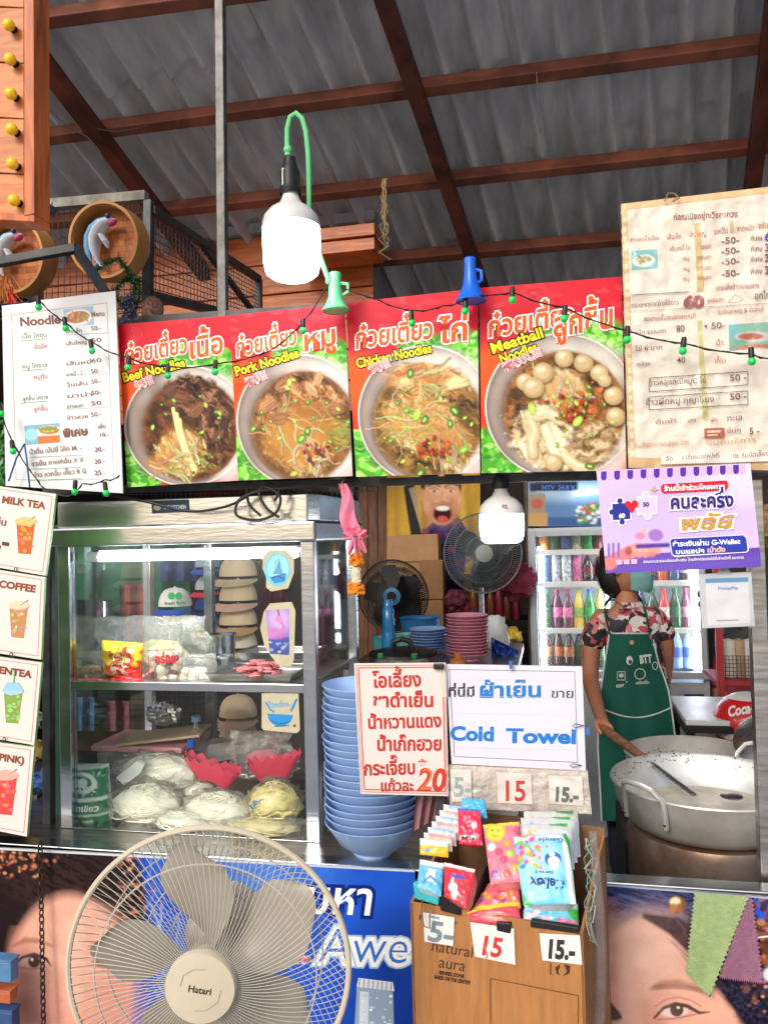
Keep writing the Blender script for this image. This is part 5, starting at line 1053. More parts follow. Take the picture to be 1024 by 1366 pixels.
for (p0, p1, py, yy, lb, rx) in ((246, 322, 1018, F1 + .15, 'saw-edged hot pink plastic basket in the middle of the case', -.25), (330, 402, 1012, F1 + .2, 'saw-edged hot pink plastic basket against the right glass', .2)):
    t = thing('pink_basket', lb, 'basket', Y((p0 + p1) / 2, py + 30, yy), 'pink baskets in the case'); jag(p0, p1, py, yy, 15, 0, rx).build('body', M_pk, t, angle=20)
foodbag('crumpled_bag', 'crumpled clear plastic bag bulging above the pink baskets', 305, 392, 975, 1040, F1 + .26, .04, lambda t, a: MB().ell((a.x, a.y + .03, a.z + .05), (.06, .03, .03), amp=.3).build('pink_food', mat('soft_pink', (226, 110, 140), .5), t), seed=22, m=M_bag2, crum=.22)
# columns of caps: a reflection in the case glass, built as solid caps
def cap_thing(label, px, py, wpx, yy, c, vc, first=None, grp='caps built for a reflection in the case glass'):
    k = pxs(px, py, yy) * wpx / 2; b = Y(px, py, yy); t = thing('reflected_cap', label, 'cap', b, grp); m = mat('cap_%d_%d_%d' % c, c, .85, var=.12, bump=.3, bscale=300); mv = mat('cap_%d_%d_%d' % vc, vc, .85, var=.12)
    def fn(u, v): a_ = 2 * math.pi * u; ph = v * math.pi / 2; return b + Vector((math.cos(a_) * math.cos(ph) ** .7 * k, math.sin(a_) * math.cos(ph) ** .7 * k * .8, math.sin(ph) * k * 1.05))
    MB().grid(fn, 24, 8, cu=True).build('crown', m, t)
    def f2(u, v): a_ = math.pi + math.pi * u; rr_ = k * (1.0 + .5 * v * math.sin(math.pi * u) ** .6); return b + Vector((math.cos(a_) * rr_, math.sin(a_) * rr_ * 1.0, -.35 * k * v * math.sin(math.pi * u) - .01))
    MB().grid(f2, 20, 3).build('visor', mv, t); MB().ell(b + Vector((0, 0, k * 1.04)), .006, 8, 5).build('button', m, t); return t
CP = [(736, 778, 'second'), (0, 0, '')]
tan, tan2, pk = (222, 192, 152), (200, 156, 106), (226, 180, 158)
for i, (py, c, vc) in enumerate(((768, tan, tan), (800, tan, pk), (832, tan, tan2), (862, (228, 210, 182), tan), (954, tan, pk), (984, tan, tan))):
    cap_thing(['topmost tan cap', 'tan cap with pink peak, second from the top', 'tan cap with brown peak, third from the top', 'pale tan cap, fourth from the top', 'tan cap just below the shelf line', 'lowest tan cap'][i] + ' in the column built for a reflection', 318, py, 52, 2.75, c, vc)
for i, (py, c, vc) in enumerate(((756, (120, 130, 150), (30, 60, 150)), (786, (150, 150, 155), (190, 30, 50)), (812, (30, 60, 150), (30, 50, 130)), (838, (150, 150, 155), (180, 30, 50)))):
    cap_thing(['grey cap with blue peak, top', 'grey cap with red peak, upper', 'all blue cap, third', 'grey cap with red peak, lower'][i] + ' of the short column built for a reflection', 277, py, 34, 2.85, c, vc)
t = cap_thing('white and blue cap with green leaf print, built for a glass reflection', 234, 808, 46, 2.7, (210, 206, 206), (30, 70, 170)); A = Art([(214, 780), (256, 780), (256, 812), (214, 812)], Y(234, 800, 2.62), (0, -1, 0)); A.ell(229, 795, 5, 5, (30, 150, 80)); A.ell(239, 795, 5, 5, (30, 150, 80)); A.text('fresh farm', 220, 807, 6, (30, 130, 80), 3, .05, 28); A.build('print', VP, t)
# dark clutter behind: hanging clothes
for i, (x0, x1, y0, y1, c, lb) in enumerate(((160, 200, 780, 860, (150, 30, 44), 'dark red garment hanging behind the case at its left'), (350, 384, 780, 880, (110, 26, 42), 'maroon garment hanging behind the stickers'), (214, 262, 735, 775, (30, 50, 110), 'navy garment hanging above the white cap'), (96, 150, 800, 880, (30, 34, 44), 'black garment hanging at the far left of the case'), (430, 470, 760, 860, (60, 70, 80), 'grey garment seen through the right side glass'), (95, 130, 930, 975, (30, 90, 130), 'teal folded cloth behind the wire grid'), (140, 180, 935, 975, (120, 60, 80), 'mixed pink cloth behind the wire grid'))):
    t = thing('garment', lb, 'garment', Y((x0 + x1) / 2, y1, 2.98 - i * .01), 'garments hanging behind the case')
    MB().grid(lambda u, v: Y(x0 + (x1 - x0) * u, y0 + (y1 - y0) * v, 2.9 - i * .012 + .025 * math.sin(u * 14 + i) + .01 * mnoise.noise(Vector((u * 5, v * 5, i)))), 26, 10).build('fabric', mat('garment_%d' % i, c, .85, var=.35, scale=25), t)
random.seed(21)
# ================================================================== ON THE COUNTER
# blue bowls: the stack behind the red sign
M_bowl = mat('blue_melamine', (150, 184, 232), .28, var=.06, bump=.02, coat=.3)
ORD = 'topmost second third fourth fifth sixth seventh eighth ninth tenth eleventh twelfth thirteenth fourteenth fifteenth sixteenth seventeenth eighteenth nineteenth twentieth'.split()
def plate_stack(name, cat, label, grp, cx, ytop, ybot, wpx, n, yy, m, hfac=.34, foot=.42, zb=None, jitter=.002):
    b = Y(cx, ybot, yy); tp = Y(cx, ytop, yy)
    rr_ = wpx / 2 * pxs(cx, (ytop + ybot) / 2, yy); hgt = rr_ * 2 * hfac
    z0 = b.z if zb is None else zb
    step = (tp.z - z0 - hgt) / (n - 1); first = None; top = None
    for i in range(n):
        loc = Vector((b.x + rnd(-jitter, jitter), yy + rnd(-jitter, jitter), z0 + i * step))
        if first is None:
            pr = [(0, .003), (rr_ * foot * .8, .003), (rr_ * foot * .85, 0), (rr_ * foot, 0), (rr_ * foot, .006), (rr_ * .72, hgt * .38), (rr_ * .93, hgt * .85), (rr_, hgt - .001), (rr_ * 1.0, hgt + .001), (rr_ * .985, hgt + .001), (rr_ * .9, hgt * .84), (rr_ * .68, hgt * .42), (rr_ * .35, .010), (0, .009)]
            first = MB().lathe(pr, (0, 0, 0), n=44).build(name, m, None, loc=(0, 0, 0)); o = first; o.location = loc
        else: o = first.copy(); COL.objects.link(o); o.location = loc
        o.rotation_euler = (rnd(-.012, .012), rnd(-.012, .012), rnd(0, 6))
        tag(o, (f'{ORD[n - 1 - i]} {cat} from the top of {grp[2]}' if 0 < i < n - 1 else f'topmost {cat} of {grp[2]}' if i == n - 1 else f'lowest {cat} of {grp[2]}'), cat, grp[2] if True else None)
    return first
plate_stack('noodle_bowl', 'bowl', 'light blue bowl nested inside the tall stack beside the glass case', ('', '', 'tall stack of light blue bowls beside the glass case'), 499, 912, 1154, 128, 20, 1.93, M_bowl, zb=zc)

# tissue box (cardboard) with its leaning back board
M_card = mat('cardboard', (176, 122, 72), .85, var=.18, scale=6, bump=.25, bscale=120, stretch=(12, 12, 1.2)); M_cardd = mat('cardboard_inner', (150, 112, 78), .85, var=.3, scale=10)
fTL, fTR = D(547, 1203, 1.50), D(777, 1244, 1.37); ztop = (fTL.z + fTR.z) / 2; fTL.z = fTR.z = ztop
ex = (fTR - fTL).normalized(); ey = Vector((-ex.y, ex.x, 0)); bw = (fTR - fTL).length; bd_ = .28
box = thing('tissue_box', 'brown cardboard box of tissue packs with handwritten price cards', 'cardboard box', (fTL + ex * bw / 2).to_tuple()[:2] + (.25,))
def BX(u, v, z): return fTL + ex * (u * bw) + ey * v + Vector((0, 0, z))
H = ztop - .25; th = .005
def panel(name, pts, vec, m=M_card, par=box, **k): return MB().prism(pts, vec).build(name, m, par, smooth=False, **k)
panel('front_panel', [BX(0, 0, -H), BX(1, 0, -H), BX(1, 0, -.0), BX(.62, 0, .004), BX(0, 0, 0)], ey * th, bev=.001)
panel('side_panel', [BX(1, .0, -H), BX(1, bd_, -H), BX(1, bd_, .07), BX(1, .12, .035), BX(1, 0, 0)], -ex * th)
panel('side_panel', [BX(0, .0, -H), BX(0, bd_, -H), BX(0, bd_, .07), BX(0, .12, .035), BX(0, 0, .0)], ex * th)
panel('back_panel', [BX(0, bd_, -H), BX(1, bd_, -H), BX(1, bd_, .085), BX(0, bd_, .085)], -ey * th, M_cardd)
panel('box_bottom', [BX(0, 0, -H), BX(1, 0, -H), BX(1, bd_, -H), BX(0, bd_, -H)], (0, 0, .01))
for u in (.36, .66): panel('divider', [BX(u, .02, -.12), BX(u, bd_, -.12), BX(u, bd_, .07), BX(u, .09, .04), BX(u, .02, 0)], ex * .003, mat('dark_card', (60, 46, 38), .8))
panel('inner_floor', [BX(.01, .01, -.14), BX(.99, .01, -.14), BX(.99, bd_ - .01, -.14), BX(.01, bd_ - .01, -.14)], (0, 0, .004), M_cardd)
st_ = thing('stool', 'dark low stool under the cardboard tissue box', 'stool', BX(.5, .1, 0).to_tuple()[:2] + (.02,))
MB().box(BX(.5, .1, 0).to_tuple()[:2] + (.235,), (.3, .2, .03)).build('seat', M_dark, st_, smooth=False, bev=.004)
for u, v in ((.1, .03), (.9, .03), (.1, .17), (.9, .17)): q = BX(u, v, 0); MB().box((q.x, q.y, .125), (.03, .03, .2)).build('leg', M_dark, st_, smooth=False)
# print on the front: lettering
pn_ = -ey
A = Art([(547, 1205), (776, 1243), (780, 1420), (555, 1420)], BX(0, 0, 0) - ey * .0004, pn_); ink = (62, 42, 28); sl = -9.5
A.text('From our', 558, 1226, 9, ink, sl, .02, 52); A.text('natural', 574, 1268, 21, ink, sl, 0, 56); A.text('aura', 584, 1290, 22, ink, sl, 0, 36); A.text('SENSES ZONE', 585, 1299, 6.5, ink, sl, .06, 34); A.text('BASED ON THE ZENTIVE', 579, 1305, 6.5, ink, sl, .06, 48)
A.line([(654, 1305), (654, 1420)], 1.2, (84, 56, 36)); A.line([(654, 1305), (771, 1328)], 1.2, (96, 64, 40)); A.line([(771, 1328), (770, 1420)], 1.4, (96, 64, 40)); A.line([(734, 1284), (734, 1300)], 1.6, ink)
A.poly([(740, 1290), (747, 1286), (744, 1297), (748, 1300), (742, 1299)], ink); A.poly([(752, 1286), (760, 1288), (759, 1298), (750, 1302), (756, 1296)], ink)
A.build('box_print', VP, box)
def tagcard(lbl, q, txt, col, x, y, h, w, off, rot=sl, extra=None, p=None, n=None, b=.03, grp='price cards on the tissue box'):
    P_ = p or (BX(0, 0, 0) - ey * off); N_ = n or pn_
    cs = [onp(*a_, P_, N_) for a_ in q]; t = thing('price_card', lbl, 'price card', sum(cs, Vector()) / 4, grp); MB().prism(cs, (N_ if N_.dot(CAM - P_) < 0 else -N_) * .0006).build('card', mat('paper', (226, 220, 212), .7), t, smooth=False)
    A = Art(q, P_, N_); A.base((232, 226, 222)); A.text(txt, x, y, h, col, rot, b, w); 
    if extra: extra(A)
    A.build('print', VP, t); return t
tagcard('faded price card with a grey blue 5 clipped on the box front', [(564, 1217), (606, 1224), (604, 1262), (566, 1256)], '5-', (116, 140, 150), 569, 1254, 38, 33, .003, extra=lambda A: A.line([(571, 1222), (586, 1225)], 3, (150, 160, 160)))
tagcard('price card with red 15 taped in the middle of the box front', [(627, 1230), (685, 1239), (687, 1287), (633, 1276)], '15', (206, 44, 44), 637, 1272, 36, 30, .003, extra=lambda A: A.line([(646, 1262), (650, 1274), (648, 1280)], 2, (186, 120, 120)))
tagcard('clean white price card with black 15 at the right of the box front', [(719, 1245), (773, 1248), (776, 1287), (723, 1281)], '15.-', (40, 42, 46), 727, 1277, 34, 38, .002, b=.05, rot=-4)
# clips on the front edge
t = thing('binder_clip', 'turquoise binder clip gripping the front rim of the box', 'clip', BX(.1, -.01, -.005)); m_t = mat('turquoise', (60, 190, 200), .3, coat=.3)
P1 = lambda x, y, o=.012: onp(x, y, BX(0, 0, 0) - ey * o, pn_)
MB().prism([P1(550, 1178), (P1(586, 1190)), P1(584, 1208), P1(553, 1199)], ey * .014).build('body', m_t, t, smooth=False, bev=.002)
MB().tube([P1(563, 1200, .014), P1(562, 1222, .018), P1(566, 1236, .02), P1(573, 1238, .02), P1(573, 1226, .018), P1(574, 1203, .014)], .0014, 6).build('handle', M_steelb, t)
MB().tube([P1(572, 1190, .004), P1(570, 1166, -.01), P1(577, 1156, -.012), P1(583, 1166, -.01), P1(582, 1190, .004)], .0012, 6).build('handle', mat('dark_wire', (50, 60, 80), .3, metal=.8), t)
for lb, q in (('black binder clip beside the turquoise one on the box rim', [(585, 1192), (612, 1198), (614, 1222), (587, 1215)]), ('black binder clip holding the red 15 card', [(661, 1230), (681, 1232), (680, 1246), (662, 1242)])):
    t = thing('binder_clip', lb, 'clip', P1(*q[0])); MB().prism([P1(*a_, .008) for a_ in q], ey * .016).build('body', M_blackp, t, smooth=False, bev=.002)
t = thing('black_strip', 'wide black plastic strip folded over the rim by the last price card', 'strip', P1(740, 1232)); MB().prism([P1(*a_, .004) for a_ in ((707, 1228), (771, 1238), (772, 1246), (707, 1237))], ey * .012).build('body', M_blackp, t, smooth=False, bev=.001)
# strings and torn plastic on the box's right side
t = thing('loose_strings', 'tangle of green and clear string hanging down the side of the tissue box', 'string', D(795, 1200, 1.46))
for i, c in enumerate(((110, 170, 150), (180, 180, 170), (150, 150, 140), (90, 160, 140), (190, 190, 186))):
    rg = random.Random(i); pts = [D(786 + rg.uniform(-8, 10) , 1118 + k * rg.uniform(11, 14), 1.39 + rg.uniform(-.01, .01)) for k in range(12)]; MB().tube(pts, .0009, 5).build('strand', mat('strand_%d' % i, c, .5), t)
t = thing('rolled_plastic', 'long roll of creased clear plastic hanging beside the box', 'plastic sheet', D(801, 1366, 1.47)); MB().tube([D(x, y, 1.44) for x, y in ((790, 1110), (797, 1180), (801, 1250), (802, 1310), (799, 1380))], [.006, .009, .010, .010, .009], 10).build('roll', film('clear_bag'), t)
# back board with three cards
qb2 = [(598, 1020), (783, 1028), (789, 1086), (600, 1078)]
t, A = sheet('back_board', 'plastic wrapped board carrying three price cards above the tissue packs', 'board', qb2, y=1.705, th=.005, bmat=M_card)
A.base((206, 198, 190), 30, 12); A.build('wrap', vmat('wrap', .15, .8, .9, 30, bd=.02), t)
bp_, bn_ = Vector(Y(600, 1040, 1.700)), Vector((0, -1, 0)); g2 = 'price cards on the board above the packs'
tagcard('faded card with a pale 5 partly wrapped in film', [(600, 1026), (628, 1027), (629, 1070), (602, 1069)], '5-', (150, 176, 176), 604, 1062, 36, 24, 0, p=bp_, n=bn_, rot=-1, grp=g2)
tagcard('card with large red 15 in the middle of the board', [(662, 1030), (708, 1032), (710, 1073), (664, 1071)], '15', (200, 44, 44), 668, 1068, 38, 32, 0, p=bp_, n=bn_, rot=0, grp=g2, b=.02)
tagcard('card with dark green 15 at the right of the board', [(731, 1034), (776, 1036), (778, 1075), (733, 1072)], '15.-', (90, 110, 104), 737, 1068, 26, 33, 0, p=bp_, n=bn_, rot=-3, grp=g2, b=.05)
t = thing('film_sleeve', 'crinkled clear film stretched over the price card board', 'plastic sheet', Y(690, 1080, 1.69)); B = Art([(594, 1022), (784, 1026), (790, 1092), (598, 1084)], Y(690, 1050, 1.694), (0, -1, 0), curl=crump); B.base((255, 255, 255), 40, 16); B.build('film', film('crumpled_film'), t)

# tissue packs: puffy printed packs
def pack(name, label, q, ds, ras, col, th_=.02, bul=.008, cat='tissue pack', group=None, after=None, n=(40, 40)):
    p, n_ = planar(q, None, ds)
    if n_.dot(CAM - p) < 0: n_ = -n_
    c = [onp(*a_, p, n_) for a_ in q]; t = thing(name, label, cat, sum(c, Vector()) / 4 - n_ * th_ / 2, group)
    mb = MB()
    def fn(u, v):
        a_ = 2 * math.pi * u; sp_ = lambda w_: math.copysign(abs(w_) ** .45, w_); x = .5 + .5 * sp_(math.cos(a_)) * (.97 + .03 * math.sin(math.pi * v)); y = .5 + .5 * sp_(math.sin(a_)) * (.97 + .03 * math.sin(math.pi * v))
        P_ = (c[0] * (1 - x) + c[1] * x) * (1 - y) + (c[3] * (1 - x) + c[2] * x) * y; return P_ - n_ * (v * th_)
    mb.grid(fn, 32, 6, cu=True); k = len(mb.v); mb.f.append(tuple(range(6 * 32, 7 * 32))); mb.build('wrapper', mat('pack_%d_%d_%d' % col, col, .35, var=.15, scale=30, bump=.4, bscale=30, bd=.004), t)
    cr = lambda u, v: np.array([.0025 * mnoise.noise(Vector((a_ * 7, b_ * 7, len(label)))) for a_, b_ in zip(u, v)])
    A = Art(q, p, n_, bulge=bul, curl=cr); A.base(None, n[0], n[1], ras)
    if after: after(A)
    A.build('front', VL, t); return t
def rz(q, bg): xs = [a_[0] for a_ in q]; ys = [a_[1] for a_ in q]; return Ras(min(xs), min(ys), max(xs), max(ys), bg)
# big blue pack, right
q = [(684, 1116), (758, 1112), (768, 1206), (698, 1208)]
r = rz(q, (110, 200, 232)); r.ell(720, 1160, 30, 40, (160, 222, 242), .2, 20); r.poly([(684, 1118), (760, 1112), (758, 1120), (686, 1126)], (226, 238, 240))
rg = random.Random(2)
for i in range(60): r.ell(rg.gauss(704, 11), rg.gauss(1140, 11), rg.uniform(2, 4.5), rg.uniform(2, 4), rg.choice([(236, 90, 130), (250, 170, 60), (120, 200, 80), (240, 130, 170), (60, 140, 210), (250, 220, 120), (200, 80, 190)]), 0, 1, .92)
r.poly([(698, 1195), (712, 1208), (698, 1208)], (60, 180, 80)); r.poly([(748, 1112), (768, 1112), (768, 1206), (760, 1206)], (230, 240, 240)); r.stroke([(752, 1114), (760, 1130), (766, 1160)], 6, (40, 170, 70), 2)
r.ell(738, 1150, 11, 10, (34, 90, 180), 0, 1); r.ell(739, 1153, 8, 7, (240, 246, 250), 0, 1); r.ell(736, 1143, 4, 3, (240, 246, 250), 0, 1); r.ell(739, 1160, 6, 3, (235, 240, 250), 0, 1)
pk1 = pack('tissue_pack', 'large light blue tissue pack with candy balls and upside-down lettering, front right of box', q, (1.52, 1.50, 1.42), r, (222, 232, 236), .05, .012, group='tissue packs in the cardboard box', n=(70, 80), after=lambda A: (A.text('Cellox', 754, 1177, 20, (28, 60, 140), 176, .03, 46), A.text('soft', 728, 1180, 8, (28, 60, 140), 178, .04), A.text('SOFT PACK', 738, 1166, 4.5, (40, 60, 150), 178, .04, 24), A.text('150 Tissues', 736, 1177, 3.8, (50, 90, 170), 178, .02, 22), A.text('Gentle', 752, 1121, 9, (60, 110, 180), 178, .02, 34)))
q = [(700, 1204), (770, 1206), (772, 1240), (697, 1232)]
r = rz(q, (120, 206, 232)); r.poly([(697, 1204), (770, 1204), (770, 1212), (697, 1210)], (232, 238, 238))
for i in range(24): r.ell(rg.gauss(712, 8), rg.gauss(1224, 6), rg.uniform(2, 5), rg.uniform(1.5, 3.5), rg.choice([(236, 110, 150), (250, 200, 220), (240, 246, 250), (60, 170, 220)]), 0, 1, .9)
r.poly([(752, 1212), (772, 1214), (772, 1234), (760, 1224)], (70, 180, 70)); r.poly([(742, 1224), (770, 1230), (770, 1240), (742, 1240)], (220, 140, 180))
pack('tissue_pack', 'light blue tissue pack lying lowest at the front right corner of the box', q, (1.445, 1.44, 1.425), r, (226, 230, 232), .05, .006, group='tissue packs in the cardboard box')
for i, (x, y, dd) in enumerate(((690, 1100, 1.56), (694, 1091, 1.60), (698, 1083, 1.64))):
    q = [(x, y), (x + 72, y - 2), (x + 76, y + 60), (x + 4, y + 62)]; r = rz(q, (214, 222, 226)); r.poly([(x, y), (x + 72, y - 4), (x + 72, y + 10), (x, y + 8)], (206, 210, 208)); r.poly([(x + 40, y), (x + 66, y - 2), (x + 66, y + 4), (x + 44, y + 3)], (60, 170, 80))
    for j in range(16): r.ell(rg.gauss(x + 14, 5), rg.gauss(y + 16, 4), 2.5, 2.5, rg.choice([(236, 110, 150), (250, 190, 90), (120, 190, 230)]), 0, 1, .9)
    pack('tissue_pack', ('wrapped pack directly behind the large light blue one', 'wrapped pack second behind the large light blue one', 'wrapped pack farthest back in the right column')[i], q, (dd, dd, dd - .08), r, (216, 220, 222), .03, .006, group='tissue packs in the cardboard box')
# pink pack in the middle, tall ; lower one tilted
q = [(644, 1100), (692, 1096), (700, 1176), (654, 1180)]
r = rz(q, (240, 130, 150)); r.poly([(644, 1096), (696, 1096), (696, 1102), (644, 1106)], (250, 210, 50)); r.ell(661, 1113, 13, 13, (250, 200, 40), 0, 1); r.ell(661, 1113, 10, 10, (252, 224, 80), 0, 1); r.ell(657, 1111, 1.5, 2, (150, 90, 30)); r.ell(665, 1111, 1.5, 2, (150, 90, 30)); r.stroke([(656, 1117), (661, 1120), (666, 1117)], 1.4, (190, 80, 40))
for (x, y, c) in ((676, 1129, (240, 150, 60)), (681, 1142, (150, 190, 80)), (656, 1133, (250, 240, 240)), (690, 1110, (230, 80, 110)), (672, 1150, (226, 70, 100)), (666, 1140, (226, 70, 100)), (688, 1160, (250, 160, 60)), (660, 1168, (120, 90, 160)), (676, 1168, (220, 90, 60)), (652, 1150, (244, 120, 150))):
    r.ell(x, y, 5.5, 5, c, 0, 1); r.ell(x, y, 3, 3, tuple(min(255, k + 30) for k in c), 0, 1)
pack('tissue_pack', 'tall pink tissue pack with a yellow smiling sun disc, middle of the box', q, (1.56, 1.55, 1.47), r, (236, 150, 160), .04, .011, group='tissue packs in the cardboard box', n=(50, 70))
q = [(652, 1178), (692, 1176), (694, 1212), (622, 1224)]
r = rz(q, (240, 120, 140)); r.poly([(620, 1216), (694, 1206), (694, 1214), (620, 1226)], (250, 220, 70))
for i in range(20): r.ell(rg.uniform(640, 690), rg.uniform(1184, 1208), rg.uniform(2, 6), rg.uniform(2, 4), rg.choice([(250, 200, 50), (250, 150, 60), (200, 60, 90), (250, 210, 220), (130, 110, 180)]), 0, 1, .92)
pack('tissue_pack', 'pink tissue pack with yellow rim lying below the tall pink one', q, (1.53, 1.52, 1.455), r, (240, 130, 150), .03, .009, group='tissue packs in the cardboard box', n=(60, 40))
q = [(622, 1216), (690, 1206), (696, 1234), (628, 1228)]
r = rz(q, (236, 80, 100)); r.ell(660, 1224, 16, 6, (250, 150, 150), 0, 4); r.poly([(622, 1214), (690, 1204), (690, 1209), (622, 1219)], (250, 220, 60))
pack('tissue_pack', 'coral tissue pack lowest at the front middle of the box', q, (1.455, 1.45, 1.44), r, (236, 90, 110), .03, .006, group='tissue packs in the cardboard box')
# small left packs
q = [(592, 1150), (634, 1160), (622, 1212), (592, 1196)]
r = rz(q, (222, 54, 70)); r.poly([(592, 1148), (634, 1158), (633, 1165), (592, 1156)], (250, 230, 232)); r.poly([(602, 1166), (622, 1170), (618, 1176), (604, 1172)], (90, 90, 180)); r.ell(605, 1185, 6, 6, (246, 244, 246), 0, 1); r.ell(604, 1177, 2, 5, (246, 244, 246), .3, 1); r.ell(608, 1195, 5, 6, (246, 244, 246), .2, 1); r.ell(611, 1198, 3, 3, (230, 50, 60), 0, 1)
pack('tissue_pack', 'small red pocket tissue pack at the front left of the box', q, (1.50, 1.47, 1.455), r, (236, 120, 130), .03, .006, group='tissue packs in the cardboard box')
q = [(560, 1146), (592, 1152), (588, 1196), (556, 1184)]
r = rz(q, (110, 190, 230)); r.poly([(560, 1144), (592, 1150), (592, 1160), (560, 1154)], (240, 244, 246)); r.poly([(572, 1160), (582, 1162), (578, 1178), (566, 1176)], (230, 240, 246)); r.stroke([(562, 1180), (574, 1170), (588, 1184)], 3, (70, 150, 210))
pack('tissue_pack', 'small blue and white pocket tissue pack at the left end of the box', q, (1.51, 1.50, 1.47), r, (220, 232, 238), .03, .005, group='tissue packs in the cardboard box')
q = [(610, 1078), (640, 1080), (644, 1128), (612, 1126)]
r = rz(q, (220, 50, 84)); r.poly([(610, 1074), (640, 1078), (640, 1084), (610, 1082)], (90, 100, 190)); r.ell(632, 1102, 4, 5, (250, 210, 220), 0, 1); r.ell(622, 1104, 2.5, 2.5, (180, 20, 40), 0, 1); r.ell(634, 1116, 5, 4, (240, 150, 170), 0, 1)
for i in range(12): r.ell(rg.uniform(613, 640), rg.uniform(1086, 1112), 1.6, 1.2, (250, 170, 190), 0, 1)
pack('tissue_pack', 'upright crimson pocket tissue pack with a bar code strip', q, (1.60, 1.59, 1.55), r, (220, 80, 110), .015, .005, group='tissue packs in the cardboard box', after=lambda A: (A.rect(613, 1115, 634, 1122, (220, 200, 200), .06), [A.rect(615 + i * 2, 1116, 616 + i * 2 + (i % 2) * .5, 1121, (60, 50, 60), .06) for i in range(9)]))
q = [(615, 1064), (646, 1066), (650, 1092), (617, 1090)]
pack('tissue_pack', 'sky blue tissue pack behind the crimson one', q, (1.64, 1.63, 1.61), rz(q, (80, 180, 226)), (90, 180, 226), .02, .005, group='tissue packs in the cardboard box')
for i in range(7):
    x, y, dd = 560 + i * 5.2, 1118 - i * 7.5, 1.53 + i * .018
    q = [(x, y), (x + 37, y + 5), (x + 38, y + 26), (x, y + 22)]; r = rz(q, (244, 190, 50) if i == 0 else (226, 214, 210)); 
    if i == 0: r.poly([(x, y), (x + 40, y + 5), (x + 40, y + 12), (x, y + 8)], (238, 238, 234)); r.ell(x + 10, y + 16, 5, 2.5, (80, 160, 210), 0, 1)
    else: r.poly([(x + 6, y), (x + 37, y + 5), (x + 37, y + 9), (x + 6, y + 6)], random.choice([(190, 170, 170), (150, 190, 220), (230, 160, 160)])); 
    pack('tissue_pack', ('yellow and white pocket tissue pack at the head of the left row' if i == 0 else ORD[i] + ' wrapped pocket tissue pack behind the yellow one in the left row'), q, (dd, dd - .01, dd - .01), r, (240, 196, 90) if i == 0 else (214, 206, 202), .012, .003, group='tissue packs in the cardboard box' if i == 0 else 'wrapped pocket tissues in the left row', n=(24, 16))
# mesh bag left of the box
t = thing('mesh_pouch', 'dusky pink net pouch hanging between the red lettered sign and the box', 'pouch', Y(575, 1095, 1.72)); MB().grid(lambda u, v: Y(555 + 38 * u - 6 * v, 1062 + 44 * v * (1.1 - u * .5), 1.74 + .01 * math.sin(u * 20)), 16, 8).build('net', mat('net', (150, 110, 116), .8), t)
t = thing('grey_pouch', 'dark grey pouch corner under the red lettered sign', 'pouch', Y(585, 1085, 1.73)); MB().prism([Y(x, y, 1.72) for x, y in ((580, 1062), (596, 1058), (592, 1086), (580, 1096))], (0, .012, 0)).build('body', mat('grey_cloth', (66, 66, 70), .8), t, bev=.003)

# ================================================================== POTS
M_alu = mat('worn_aluminium', (232, 232, 230), .36, metal=.55, var=.2, scale=5, bump=.2, bscale=14, dirt=(190, 188, 182), bd=.006)
M_burn = mat('scorched_steel', (206, 196, 184), .3, metal=.85, var=.4, scale=4, bump=.2, bscale=10, dirt=(150, 98, 58), bd=.006)
pc = D(942, 1040, 2.17); PR_ = 124 * 2.17 / FPX; prz = pc.z; ph = .12
big = thing('cooking_pot', 'large dull aluminium cooking pot in front with two loop handles', 'pot', (pc.x, pc.y, prz - ph))
o_ = Vector((pc.x, pc.y, prz - ph))
MB().lathe([(0, 0), (PR_ * .66, 0), (PR_ * .8, .008), (PR_ * .89, .03), (PR_ * .95, .08), (PR_ * .985, ph - .01), (PR_ * 1.0, ph), (PR_ * .995, ph + .004), (PR_ * .975, ph), (PR_ * .96, ph - .01), (PR_ * .915, .08), (PR_ * .84, .036), (PR_ * .7, .012), (0, .01)], o_, n=72).build('body', M_alu, big)
soup = MB(); soup.lathe([(0, .036), (PR_ * .84, .036)], o_, n=60); soup.build('soup', mat('soup', (206, 200, 180), .1, var=.2), big)
rg = random.Random(3); mb = MB()
for i in range(70):
    a_ = rg.gauss(2.0, .5); zz = rg.uniform(.09, .14); f_ = .925 + (zz - .08) * .6; q = o_ + Vector((math.cos(a_) * PR_ * f_, math.sin(a_) * PR_ * f_, zz)); mb.ell(q, (rg.uniform(.001, .004), .0015, rg.uniform(.001, .0025)), 6, 4)
mb.build('food_bits', mat('brown_bits', (90, 50, 24), .6), big, kind='stuff')
def loop_handle(t, ang, R0, z0, wid, hgt, m, out=.03):
    c, s_ = math.cos(ang), math.sin(ang); rad = Vector((c, s_, 0)); tan_ = Vector((-s_, c, 0)); pts = []
    b0 = o_ if t is big else t.location
    P0 = Vector((b0.x, b0.y, 0)) + rad * R0
    seq = [(-1, -.062, .0), (-1, -.02, .004), (-.98, .012, .012), (-.7, hgt * .85, out), (-.3, hgt, out * 1.2), (.3, hgt, out * 1.2), (.7, hgt * .85, out), (.98, .012, .012), (1, -.02, .004), (1, -.062, 0)]
    for a_, b_, c_ in seq: pts.append(P0 + tan_ * (a_ * wid) + rad * c_ + Vector((0, 0, z0 + b_)))
    MB().tube(pts, [.007, .008] + [.0075] * 6 + [.008, .007], 8, flat=.8).build('handle', m, t)
    for sgn in (0, -1):
        for bz in (-.03, -.05): MB().ell(pts[sgn] + Vector((0, 0, .062 + bz)) + rad * .006, .004, 8, 5).build('rivet', M_steel, t)
aL = math.atan2(Y(850, 1060, 1).y, 1)  # placeholder keeps maths simple
